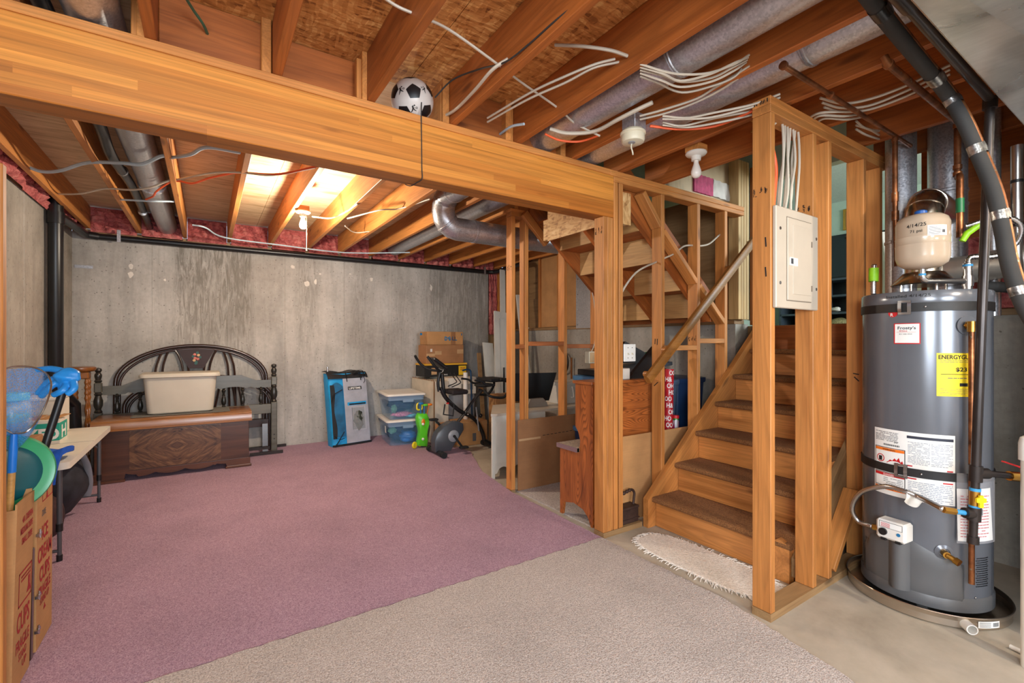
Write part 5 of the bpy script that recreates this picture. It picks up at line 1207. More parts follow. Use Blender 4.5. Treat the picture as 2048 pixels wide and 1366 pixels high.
# ---------------------------------------------------------------- insulated refrigerant line
P = [wz(1700, -60, 2.40), wz(1745, 5, 2.40), wz(1800, 75, 2.385), wz(1850, 135, 2.35), wz(1895, 190, 2.30), wx(1925, 240, 2.50), wx(1952, 300, 2.52), wx(1985, 380, 2.52), wx(2002, 450, 2.51), wx(2018, 530, 2.50), wx(2042, 600, 2.49), wx(2075, 660, 2.48)]
rl = empty('refrigerant_line', P[5], 'thick black foam covered refrigerant line curving down past the heater', 'pipe')
PS = spline(P, 8); m = MB(); m.tube(PS, .0235, 18); m.build('foam_sleeve', M['foam'], rl)
PC = [p + Vector((_c, -_s, 0)) * .030 + Vector((0, 0, .012)) for p in PS]; m = MB(); m.tube(PC, .008, 10); lab(m.build('copper_line', M['copper'], rl), 'bare copper line beside the foam sleeve')
for i, mt in ((9, 'blacktape'), (26, 'foil'), (33, 'foil'), (47, 'foil'), (61, 'foil'), (77, 'foil')):
    m = MB(); m.tube([PS[i], PS[i + 1], PS[i + 2]], .0252, 18, False); m.tube([PS[i] + (PC[i] - PS[i]) * .4, PS[i + 1] + (PC[i + 1] - PS[i + 1]) * .5, PS[i + 2] + (PC[i + 2] - PS[i + 2]) * .4], .022, 12, False); m.build('tape', M[mt], rl)
# ---------------------------------------------------------------- flexible foil duct, conduit, standpipe
M['flexfoil'] = plain('flexible_foil', (216, 208, 196), .34, .75, .05)
hose('flex_duct', [wx(1872, 546, 3.43), wx(1935, 539, 3.41), wx(2000, 528, 3.39), wx(2050, 522, 3.38), (3.37, .40, 1.75)], .075, 'flexfoil', 'ribbed foil flexible duct behind the black refrigerant line', 'duct', .0022, .009)
q = wx(2034, 300, 3.25)
cn = empty('conduit', (q.x, q.y, 1.5), 'bright steel conduit with dark bands near the sheet metal trunk', 'pipe')
m = MB(); m.cyl((q.x, q.y, 1.55), (q.x, q.y, 2.25), .022, 16); m.build('tube', M['steel'], cn)
for z in (1.86, 2.07):
    m = MB(); m.cyl((q.x, q.y, z), (q.x, q.y, z + .015), .0235, 16); m.build('band', M['blacktape'], cn)
pv = empty('standpipe', (2.765, .425, 0), 'white plastic standpipe with rounded cap beside the drain pan', 'pipe')
m = MB(); m.cyl((2.765, .415, .0), (2.765, .415, .86), .0305, 24); m.build('tube', M['ceramic'], pv)
m = MB(); m.lathe([(.031, 0), (.037, .002), (.037, .07), (.032, .092), (.015, .103), (0, .105)], (2.765, .415, .83), (0, 0, 1), 24); m.build('cap', M['white'], pv)
pipe('drain_hose', [(2.86, .49, .012), (2.80, .30, .01), (2.70, .05, .01)], .009, 'white', 'thin white drain tube lying on the concrete beside the pan')
pipe('vent_elbow', [(3.27, .665, HZ1 + .03), (3.30, .62, HZ1 + .03), (3.38, .53, HZ1 + .015), (3.46, .47, HZ1 - .04)], .026, 'foam', 'dark grey elbow behind the water heater top')
vd = pipe('steel_pipe', [(3.60, .68, 1.45), (3.60, .68, ZS)], .03, 'galv', 'slim steel pipe rising behind the gas pipe')
# ---------------------------------------------------------------- things on the left
def lump(c, r, sc, seed, amp=.18, n=20, m=14, fr=3.0):
    rnd = random.Random(seed); ph = [rnd.uniform(0, 6.28) for _ in range(6)]
    b = MB(); b.sphere((0, 0, 0), 1, n, m)
    out = MB()
    vs = []
    for p in b.v:
        d = p.normalized() if p.length else p
        k = 1 + amp * (math.sin(fr * d.x + ph[0]) * math.sin(fr * d.y * 1.3 + ph[1]) + .6 * math.sin(fr * 2.1 * d.z + ph[2] + d.x * 2) + .4 * math.sin(fr * 3.7 * d.y + ph[3]) * math.sin(fr * 3.1 * d.x + ph[4]))
        vs.append(Vector(c) + Vector((d.x * sc[0], d.y * sc[1], d.z * sc[2])) * r * k)
    out.add(vs, b.f); return out
# wooden post
po = bx('timber_post', (-.668, 2.300, 0.019), (-.588, 2.338, 1.925), M['stud'], None, 'z'); tag(po, 'rough upright timber post beside the tall cartons', 'post')
# tall cartons
def carton(y0, y1, x0, x1, h, lean, label, mt):
    o = empty('carton', ((x0 + x1) / 2, (y0 + y1) / 2, 0.02), label, 'cardboard box'); t = .006; zb0 = .0185
    def wall(nm, a, b):
        m = MB(); 
        def sh(p): return Vector((p[0] - .012 * p[2] * 0, p[1] + lean * p[2], p[2]))
        m.box(a, b); m.v = [sh(p) for p in m.v]; return m.build(nm, mt, o, 0)
    wall('panel', (x1 - t, y0, zb0), (x1, y1, h)); wall('panel', (x0, y0, zb0), (x0 + t, y1, h))
    wall('panel', (x0 + t, y0, zb0), (x1 - t, y0 + t, h - .02)); wall('panel', (x0 + t, y1 - t, zb0), (x1 - t, y1, h + .01)); wall('bottom', (x0 + t, y0 + t, zb0), (x1 - t, y1 - t, zb0 + t))
    return o
c1 = carton(2.395, 2.60, -.92, -.592, .70, .10, 'tall opened carton with dispenser print, holding the fishing net', M['card'])
c2 = carton(2.700, 2.935, -.92, -.595, .725, .03, 'tall carton with ice cream cups print next to the folding table', M['card'])
f1 = lambda y, z: Vector((-.5912, y + .10 * z, z)); f2 = lambda y, z: Vector((-.5942, y + .03 * z, z))
def print_line(par, f, txt, h, y, z, w_, bold=.02, mt='redprint'):
    m = MB(); letters(m, txt, f, h, y, z, w_, bold); return m.build('lettering', M[mt], par, 0)
for i, tx in enumerate(('4A DISPEN', 'MEDIUM DISPE', 'SMALL DISPE')): print_line(c1, f1, tx, .024, 2.522 - .008 * (i == 1), .612 - i * .040, .125 + .02 * (i == 1), .03)
for tx, h, y, z, w_ in (('CUPS', .068, 2.505, .215, .145), ('FRAGILE', .042, 2.505, .145, .15), ('STAND', .028, 2.508, .105, .09), ('UP', .026, 2.53, .068, .05)): print_line(c1, f1, tx, h, y, z, w_)
def frame_print(mb, f, y0, z0, y1, z1, w=.005):
    for a in ((y0, z0, y1, z0 + w), (y0, z1 - w, y1, z1), (y0, z0, y0 + w, z1), (y1 - w, z0, y1, z1)): rect(mb, f, *a)
m = MB(); frame_print(m, f1, 2.44, .305, 2.592, .43, .007)
rnd = random.Random(2)
for i in range(16):
    y = 2.467 + .014 * (i % 8); z = .39 + .014 * (i // 8); rect(m, f1, y, z, y + .010, z + .008)
m.add([f1(2.535, .325), f1(2.585, .325), f1(2.572, .35), f1(2.572, .385), f1(2.55, .385), f1(2.552, .35)], [list(range(6))]); m.build('emblem', M['redprint'], c1, 0)
for tx, z, h, w_ in (('ICE', .455, .058, .09), ('CREAM', .37, .060, .20), ('CUPS', .283, .060, .15), ('FRAGILE', .222, .040, .175), ('STAND UP', .184, .028, .13)): print_line(c2, f2, tx, h, 2.818, z, w_, .03)
m = MB(); m.add([f2(2.80, .145), f2(2.836, .145), f2(2.818, .172)], [(0, 1, 2)]); m.build('arrow_print', M['redprint'], c2, 0)
m = MB(); frame_print(m, f2, 2.775, .615, 2.93, .705)
for i in range(14):
    y = 2.79 + .016 * (i % 7); z = .672 + .012 * (i // 7); rect(m, f2, y, z, y + .011, z + .007)
m.add([f2(2.83, .62), f2(2.86, .62), f2(2.852, .64), f2(2.852, .665), f2(2.838, .665), f2(2.838, .64)], [list(range(6))]); m.build('emblem', M['redprint'], c2, 0)
m = MB(); letters(m, 'DIXIE', f2, .026, 2.80, .555, .055, .02); m.build('handwriting', M['greyprint'], c2, 0)
for z in (.245, .105, .50):
    m = MB(); q = Vector((-.592, 2.70 + .05 * z, z)); m.box((q.x - .004, q.y - .018, q.z - .006), (q.x + .006, q.y + .026, q.z + .006)); m.cyl(q + Vector((.004, .004, -.016)), q + Vector((.004, .004, .02)), .004, 8); m.build('clip', M['steel'], c2, 0)
st_ = board('wood_strip', (-.606, 2.648, .019), (-.606, 2.678, .46), .022, .030, M['darkwood'], None, (0, 1, 0)); tag(st_, 'dark wooden strip standing between the two tall cartons', 'wood strip')
# net, disc, pole, glove
def tdir(u, v, D): r = ray(u, v); return r * D / math.hypot(r.x, r.y) + Vector((0, 0, CAM_H))
t = NT('blue_mesh'); v = t.coord((1, 1, 1)); 
ck_ = t.n('ShaderNodeTexVoronoi', Vector=t.coord((190, 190, 190)), Scale=1.0); t.col(C(70, 160, 236)); M['mesh'] = t.p(Roughness=.5, Alpha=t.ramp(ck_.outputs['Distance'], [(.25, .14), (.55, .55)]))
M['blueplastic'] = plain('blue_plastic_handle', (20, 120, 220), .35, 0, .04); M['bamboo'] = wood('bamboo', (196, 150, 84), .8, 1.1, .4, knots=False)
nt = empty('fishing_net', (-.66, 2.45, .5), 'blue hand net with bamboo handle standing in the carton', 'net')
hc_ = tdir(28, 868, 2.57); base_ = Vector((-.645, 2.49, .06))
m = MB(); m.tube([base_, hc_ + (base_ - hc_) * .15], [.011, .011], 10); m.build('bamboo_handle', M['bamboo'], nt)
m = MB(); m.tube([hc_ + (base_ - hc_) * .16, hc_ + (base_ - hc_) * .06, hc_], [.0125, .013, .010], 10); m.build('grip', M['blueplastic'], nt)
side = Vector((_c, -_s, 0)); fw = Vector((_s, _c, 0)); cc = hc_ + Vector((0, 0, .145)) + side * .035
R0 = tdir(100, 760, 2.7); loop = [hc_, tdir(55, 862, 2.54), tdir(78, 835, 2.57), tdir(95, 800, 2.6), tdir(102, 765, 2.65), tdir(85, 742, 2.7), tdir(50, 733, 2.72), tdir(10, 738, 2.72), tdir(-25, 765, 2.68), tdir(-32, 805, 2.62), tdir(-12, 845, 2.56)]
ls = spline(loop + [hc_], 6); m = MB(); m.tube(ls, .0035, 8); m.build('hoop', M['steel'], nt)
cen = sum(ls, Vector()) / len(ls); deep = Vector((-.06, .12, -.16))
m = MB()
def bag(a, b):
    i = a * (len(ls) - 1); k = int(min(i, len(ls) - 2)); p = ls[k].lerp(ls[k + 1], i - k)
    q = cen + deep; w = math.sin(b * PI / 2); sh = 1 - (1 - math.cos(b * PI / 2)) ** 1.0
    return (p - cen) * math.cos(b * PI / 2) ** .8 + cen + deep * w + Vector((.008 * math.sin(14 * a + 5 * b), 0, .008 * math.sin(19 * a + 3 * b)))
m.grid(bag, 48, 12); lab(m.build('mesh_bag', M['mesh'], nt, 180), 'translucent blue mesh bag')
M['disc'] = plain('green_plastic_disc', (6, 84, 92), .3, 0, .05); M['discrim'] = plain('green_disc_rim', (22, 150, 92), .3, 0, .04)
dc = tdir(35, 950, 2.78); nd = (side * .96 - fw * .2 + Vector((0, 0, .18))).normalized()
ds = empty('plastic_disc', dc - Vector((0, 0, .2)), 'round teal and green plastic disc standing in the carton', 'disc')
ds_R = .205; dc = tdir(8, 950, 2.74); nd = (side * .86 - fw * .50 + Vector((0, 0, .1))).normalized(); DK = .74
m = MB(); m.lathe([(a * DK, b) for a, b in [(0, .012), (.12, .012), (.17, .004), (.19, -.012), (.19, -.016), (.168, -.002), (.12, .006), (0, .006)]], dc, nd, 40); m.build('dish', M['disc'], ds)
m = MB(); m.lathe([(a * DK, b * 1.2) for a, b in [(.178, -.020), (.200, -.018), (.212, -.004), (.200, .010), (.176, .006)]], dc, nd, 40); m.build('rim', M['discrim'], ds)
pb = Vector((-.77, 2.745, .06)); ptp = tdir(128, 776, 2.93)
ps = empty('pole', pb, 'black tubular pole leaning out of the carton', 'pole'); m = MB(); m.cyl(pb, ptp, .0155, 16); m.build('tube', M['black'], ps); m = MB(); m.cyl(pb.lerp(ptp, .0), pb.lerp(ptp, .08), .019, 16); m.build('ferrule', M['black'], ps)
# rubber glove pulled over the pole end: one body, fingers flopping down
M['glove'] = plain('blue_nitrile', (40, 150, 236), .35, 0, .08, 14)
gm = MB(); top = ptp + Vector((0, 0, .055))
P5 = lambda du, dv, df=0: ptp + side * du + Vector((0, 0, dv)) + fw * df
gl = lump(P5(.018, .052), .043, (1.1, .8, .85), 4, .10)
gl.tube([P5(0, -.01), P5(.004, .03), P5(.02, .06)], [.021, .026, .03], 14)
for pts in ((P5(.0, .075), P5(-.045, .088, -.015), P5(-.10, .084, -.02)), (P5(-.01, .055), P5(-.05, .03, -.02), P5(-.088, -.022, -.03)), (P5(-.002, .045), P5(-.032, .005, -.035), P5(-.058, -.035, -.045)), (P5(.02, .03), P5(.03, -.005, -.035), P5(-.004, -.028, -.045)), (P5(.04, .04), P5(.065, .0, -.02), P5(.048, -.025, -.035))):
    Q = spline(pts, 5); n = len(Q); gl.tube(Q + [Q[-1] + (Q[-1] - Q[-2]) * .6], [.0155 - .003 * i / n for i in range(n)] + [.005], 10)
go = tag(gl.build('rubber_glove', M['glove'], None, 180), 'bright blue rubber glove pulled over the black pole end', 'glove')
rm = go.modifiers.new('weld', 'REMESH'); rm.mode = 'VOXEL'; rm.voxel_size = .0035; rm.use_smooth_shade = True
# folding table
TX0, TX1, TY0, TY1, TZ = -1.115, -.665, 3.65, 5.05, .612
tb = empty('folding_table', (-.89, 4.35, 0), 'low white plastic folding table with grey legs', 'table')
m = MB(); rr = .035; poly = []
for cx, cy, a in ((TX1 - rr, TY0 + rr, -PI / 2), (TX1 - rr, TY1 - rr, 0), (TX0 + rr, TY1 - rr, PI / 2), (TX0 + rr, TY0 + rr, PI)):
    for k in range(6): poly.append((cx + rr * math.cos(a + PI / 2 * k / 5), cy + rr * math.sin(a + PI / 2 * k / 5)))
M['tabletop'] = plain('white_blow_moulded_plastic', (226, 220, 206), .42, 0, .02)
m.prism(poly, (0, 0, TZ - .04), (1, 0, 0), (0, 1, 0), (0, 0, .04)); m.build('tabletop', M['tabletop'], tb, 30)
m = MB(); m.box((TX0, 4.345, TZ - .002), (TX1, 4.352, TZ + .0006)); m.build('fold_line', M['midgrey'], tb, 0)
M['legsteel'] = plain('grey_painted_steel', (92, 92, 96), .4, .4, .05)
for y in (3.76, 4.96):
    for x in (-.728, -1.07):
        m = MB(); m.cyl((x, y, .20), (x, y, TZ - .04), .0135, 12); lg = m.build('leg', M['legsteel'], tb)
        m = MB(); m.cyl((x, y, .03), (x, y, .22), .0105, 12); m.build('leg_extension', M['legsteel'], tb)
        m = MB(); m.cyl((x, y, .19), (x, y, .235), .0165, 12); m.build('lock_ring', M['black'], tb); m = MB(); m.cyl((x, y, .0152), (x, y, .05), .0145, 12); m.build('foot', M['black'], tb)
    m = MB(); m.cyl((-1.07, y, .075), (-.728, y, .075), .009, 10); m.build('crossbar', M['legsteel'], tb)
    m = MB(); m.cyl((-.80, y + (.12 if y < 4 else -.12), TZ - .045), (-.735, y, .45), .007, 8); m.build('brace', M['legsteel'], tb)
# things on the table
M['teal'] = plain('teal_print_card', (20, 160, 140), .55, 0, .04); M['whitecard'] = plain('white_card', (224, 216, 202), .6, 0, .04)
bxo = empty('shoe_box', (-.97, 4.46, TZ), 'teal and white printed carton on the folding table', 'box')
m = MB(); m.box((-1.10, 4.36, TZ + .001), (-.845, 4.57, TZ + .16)); m.build('carton', M['teal'], bxo, 0)
m = MB(); m.box((-1.102, 4.358, TZ + .0005), (-.843, 4.572, TZ + .022)); m.build('base_band', M['whitecard'], bxo, 0)
m = MB(); m.box((-1.102, 4.358, TZ + .142), (-.843, 4.572, TZ + .162)); m.build('lid', M['whitecard'], bxo, 0)
for k in range(3): 
    m = MB(); m.bar((-.99 + .05 * k, 4.42, TZ + .163), (-.95 + .06 * k, 4.50, TZ + .185), .05, .003); m.build('flap', M['card'], bxo, 0)
m = MB(); letters(m, 'CKED', plane_fn((-.955, 4.3595, TZ + .035), (1, 0, 0), (0, 0, 1), .0015), .07, 0, 0, .22, .05); m.build('lettering', M['whiteprint'], bxo, 0); m = MB(); letters(m, 'H', plane_fn((-.8445, 4.47, TZ + .035), (0, 1, 0), (0, 0, 1), .0015), .085, 0, 0, .12, .03); m.build('lettering', M['whiteprint'], bxo, 0)
wbn = empty('storage_bin', (-1.0, 4.75, TZ), 'plain white bin behind the teal carton on the table', 'bin')
m = MB(); m.box((-1.09, 4.64, TZ + .001), (-.90, 4.95, TZ + .27), .01); m.build('body', M['whitecard'], wbn, 30); m = MB(); m.box((-1.10, 4.63, TZ + .271), (-.89, 4.96, TZ + .295), .006); m.build('lid', M['white'], wbn, 30)
t = NT('clear_jar'); t.col((.75, .88, .95, 1)); M['clearjar'] = t.p(Roughness=.08, Alpha=.30, Specular__IOR__Level=.6)
jr = empty('plastic_jar', (-1.0, 4.10, TZ), 'big clear jar with pale blue lid behind the net', 'jar'); jx, jy, jz = -1.005, 4.08, TZ + .10
m = MB(); m.box((-1.10, 3.98, TZ + .001), (-.89, 4.20, jz - .001), .006); bb_ = m.build('cardboard_box', M['card2'], None, 0); tag(bb_, 'low brown box under the clear jar on the table', 'box')
jr.location = (jx, jy, jz); LOC[jr.name] = Vector((jx, jy, jz))
m = MB(); m.lathe([(.07, .002), (.085, .01), (.088, .03), (.088, .20), (.08, .225), (.07, .235), (.07, .25)], (jx, jy, jz), (0, 0, 1), 28); m.build('jar_wall', M['clearjar'], jr)
M['palebluelid'] = plain('pale_blue_lid', (120, 196, 222), .4, 0, .03)
m = MB(); m.lathe([(0, .28), (.076, .28), (.08, .274), (.08, .236), (.072, .236)], (jx, jy, jz), (0, 0, 1), 28); m.build('lid', M['palebluelid'], jr)
for k, (c, z) in enumerate((((18, 70, 130), .062), ((30, 150, 130), .13), ((180, 190, 186), .185))):
    lump((jx, jy, jz + z), .078, (.95, .95, .62), 60 + k, .08).build('contents', plain('jar_filling_%d' % k, c, .6, 0, .25, 18), jr, 180)
M['towel'] = plain('blue_towel', (14, 84, 190), .8, 0, .15, 18, .3); M['hexline'] = plain('white_stitch', (210, 220, 230), .7, 0, 0)
tw = empty('blue_pouch', (-.78, 3.72, TZ), 'blue padded pouch with hexagon print hanging over the table corner', 'pouch')
def tow(a, b):
    x = -1.06 + .37 * a; s = b
    y = 3.88 - .30 * s; z = TZ + .016 + .012 * math.sin(7 * a) * (1 - s) + .03 * math.sin(PI * s) - .12 * max(0, s - .72) / .28
    return (x + .02 * math.sin(5 * s), y - .01 * math.sin(9 * a), z)
m = MB(); m.grid(tow, 20, 20); m.grid(lambda a, b: Vector(tow(a, b)) + Vector((0, .004, .028 + .012 * math.sin(11 * a + 4 * b))), 20, 20); m.grid(lambda a, b: Vector(tow(a, 1)) + Vector((0, .004 * b, b * (.028 + .012 * math.sin(11 * a + 4)))), 20, 1); m.grid(lambda a, b: Vector(tow(1, a)) + Vector((0, .004 * b, b * (.028 + .012 * math.sin(11 + 4 * a)))), 20, 1); m.build('fabric', M['towel'], tw, 180)
m = MB(); 
for k in range(5):
    c = Vector(tow(.28 + .15 * k, .99)) + Vector((0, -.004, .008 + .006 * (k % 2)))
    m.tube([c + Vector((.022 * math.cos(PI / 3 * i + .5), -.001, .022 * math.sin(PI / 3 * i + .5) * .6)) for i in range(6)], .0012, 4, closed=True)
m.build('hexagon_print', M['hexline'], tw)
M['bagfab'] = plain('dark_bag_fabric', (40, 40, 48), .8, 0, .2, 12, .3); M['bagred'] = plain('dark_maroon_fabric', (60, 34, 38), .8, 0, .2, 12, .3)
db = empty('duffel_bag', (-.89, 4.45, .015), 'dark duffel bag slumped under the folding table', 'bag')
lump((-.905, 4.60, .30), .26, (.66, 1.0, .98), 9, .06).build('body', M['bagfab'], db, 180)
m = MB(); m.tube(spline([(-.75, 4.48, .5), (-.735, 4.56, .40), (-.735, 4.64, .26), (-.76, 4.72, .14)], 5), .022, 8, flat=.3); m.build('grey_panel', M['midgrey'], db)
lump((-.91, 4.12, .17), .17, (.8, 1.2, .88), 10, .06).build('side_pocket', M['bagred'], db, 180)
# ---------------------------------------------------------------- plant stand
so = empty('plant_stand', (-.985, 5.86, .015), 'small oak stand with barley twist legs in the corner', 'plant stand'); SXs, SYs = -.985, 5.86
m = MB(); m.lathe([(0, 1.028), (.088, 1.028), (.10, 1.036), (.107, 1.05), (.104, 1.066), (.09, 1.074), (0, 1.074)], (SXs, SYs, 0), (0, 0, 1), 40); m.build('top', M['oak'], so)
m = MB(); m.box((SXs - .06, SYs - .06, .96), (SXs + .06, SYs + .06, 1.027), .008); m.build('apron', M['oak'], so, 0)
for dx, dy in ((-.045, -.045), (.045, -.045), (.045, .045), (-.045, .045)):
    m = MB(); N = 90; x, y = SXs + dx, SYs + dy
    def leg(a, b):
        z = .016 + .945 * b; t = 2 * PI * a; r = .014
        if .18 < b < .78: r = .0125 + .0042 * math.cos(2 * t - 46 * b)
        elif b >= .78: r = .013 + .006 * math.sin((b - .78) * 60) ** 2
        return (x + r * math.cos(t), y + r * math.sin(t), z)
    m.grid(leg, 14, N, True); m.build('leg', M['oak'], so, 60)
m = MB(); m.box((SXs - .055, SYs - .055, .22), (SXs + .055, SYs + .055, .236)); m.build('shelf', M['oak'], so, 0)
# ---------------------------------------------------------------- cedar chest
CX0, CX1, CY0, CY1 = -.862, .378, 5.545, 6.02
ch = empty('cedar_chest', ((CX0 + CX1) / 2, 5.78, .015), 'old dark wooden chest with scalloped skirt and rounded lid', 'chest')
bx('body', (CX0 + .012, CY0 + .012, .10), (CX1 - .012, CY1, .495), M['chest'], ch, 'x')
rr = [(0, 0), (0, .055), (.01, .075), (.035, .085), (.45, .087), (.475, .075), (.475, 0)]
m = MB(); m.prism([(CY0 - .008 + a, .503 + b) for a, b in rr], (CX0 - .012, 0, 0), (0, 1, 0), (0, 0, 1), (CX1 - CX0 + .024, 0, 0)); lid = m.build('lid', M['chest_top'], ch, 40)
bx('lid_moulding', (CX0 - .016, CY0 - .014, .487), (CX1 + .016, CY0 + .02, .5025), M['chest_top'], ch, 'x')
n = 40; top = [(CX0 + (CX1 - CX0) * i / n, .105) for i in range(n + 1)][::-1]; bot = []
for i in range(n * 2 + 1):
    a = i / (n * 2); x = CX0 + (CX1 - CX0) * a
    if a < .18 or a > .83: z = .016
    else:
        q = (a - .18) / .65; z = .075 - .028 * abs(math.sin(q * PI * 3.5)) ** .7 + (.02 if q < .12 or q > .88 else 0)
    bot.append((x, z))
m = MB(); m.prism(bot + top, (0, CY0 + .006, 0), (1, 0, 0), (0, 0, 1), (0, .02, 0)); m.build('skirt', M['chest'], ch, 0)
for x0, x1 in ((CX0 - .01, CX0 + .23), (CX1 - .22, CX1 + .01)): bx('foot_moulding', (x0, CY0 - .006, .0155), (x1, CY0 + .03, .038), M['chest'], ch, 'x')
M['veneer'] = None
def veneer():
    t = NT('matched_burl_veneer'); tc = t.coord((1, 1, 1), rnd=False); sp = t.n('ShaderNodeSeparateXYZ', Vector=tc)
    ax = t.math('ABSOLUTE', sp.outputs[0]); az = t.math('ABSOLUTE', t.math('SUBTRACT', sp.outputs[2], .19))
    d = t.math('ADD', t.math('MULTIPLY', ax, .62), az); cb = t.n('ShaderNodeCombineXYZ', i0=t.math('MULTIPLY', d, 20), i1=t.math('MULTIPLY', t.math('SUBTRACT', ax, az), 3.0), i2=0)
    n = t.noise(cb.outputs[0], 1.6, 4, .6, 1.2); w = t.noise(t.coord((1.6, 1, 5), rnd=False), 2.2, 4, .6, 1.5)
    c = t.ramp(n, [(.3, C(44, 24, 16)), (.5, C(92, 60, 38)), (.7, C(128, 92, 60))])
    c = t.mix(t.ramp(w, [(.64, 0.0), (.74, .55)]), c, C(150, 128, 108)); t.col(c); return t.p(Roughness=.3, Coat__Weight=.5, Coat__Roughness=.2)
M['veneer'] = veneer()
m = MB(); m.box((CX0 + .26, CY0 + .006, .115), (CX1 - .26, CY0 + .0125, .478)); m.build('veneer_panel', M['veneer'], ch, 0)
m = MB(); m.cyl((-.205, CY0 + .007, .455), (-.205, CY0 - .001, .455), .009, 12); m.build('keyhole', M['blackiron'], ch)
# felt and tote on the chest
LZ = .5905
m = MB(); m.grid(lambda a, b: (-.60 + .80 * a, 5.60 + .34 * b, LZ + .002 + .004 * math.sin(12 * a) * (1 - b) * .5 + .006), 20, 6); m.grid(lambda a, b: (-.60 + .80 * a, 5.60 + .34 * b, LZ + .001), 1, 1); m.grid(lambda a, b: (-.60 + .80 * a, 5.60, LZ + .001 + b * (.007 + .002 * math.sin(12 * a))), 20, 1); tag(m.build('felt_mat', M['greyfelt']), 'grey felt mat under the grey tote', 'mat')
M['toteg'] = plain('light_grey_tote', (196, 188, 172), .45, 0, .02)
tt = empty('storage_tote', (-.22, 5.83, LZ + .012), 'light grey lidded tote standing on the wooden chest', 'storage tote')
def rrect(x0, x1, y0, y1, r, n=5):
    P = []
    for cx, cy, a in ((x1 - r, y0 + r, -PI / 2), (x1 - r, y1 - r, 0), (x0 + r, y1 - r, PI / 2), (x0 + r, y0 + r, PI)):
        for k in range(n): P.append((cx + r * math.cos(a + PI / 2 * k / (n - 1)), cy + r * math.sin(a + PI / 2 * k / (n - 1))))
    return P
def loft(mb, rings, caps=True):
    n = len(rings[0]); vs = [p for r in rings for p in r]; fs = []
    for i in range(len(rings) - 1):
        for j in range(n): fs.append((i * n + j, i * n + (j + 1) % n, (i + 1) * n + (j + 1) % n, (i + 1) * n + j))
    if caps: fs += [list(range(n))[::-1], [(len(rings) - 1) * n + j for j in range(n)]]
    return mb.add(vs, fs)
def ring(x0, x1, y0, y1, r, z): return [(x, y, z) for x, y in rrect(x0, x1, y0, y1, r)]
z0 = LZ + .0125; m = MB(); loft(m, [ring(-.475, .045, 5.665, 5.985, .05, z0), ring(-.485, .055, 5.655, 5.995, .05, z0 + .01), ring(-.515, .085, 5.635, 6.01, .05, z0 + .36)]); m.build('tub', M['toteg'], tt, 40)
m = MB(); loft(m, [ring(-.53, .10, 5.622, 6.02, .05, z0 + .352), ring(-.545, .115, 5.61, 6.03, .05, z0 + .358), ring(-.545, .115, 5.61, 6.03, .05, z0 + .378), ring(-.535, .105, 5.62, 6.02, .05, z0 + .392), ring(-.51, .08, 5.645, 5.995, .04, z0 + .394)]); m.build('lid', M['toteg'], tt, 40)
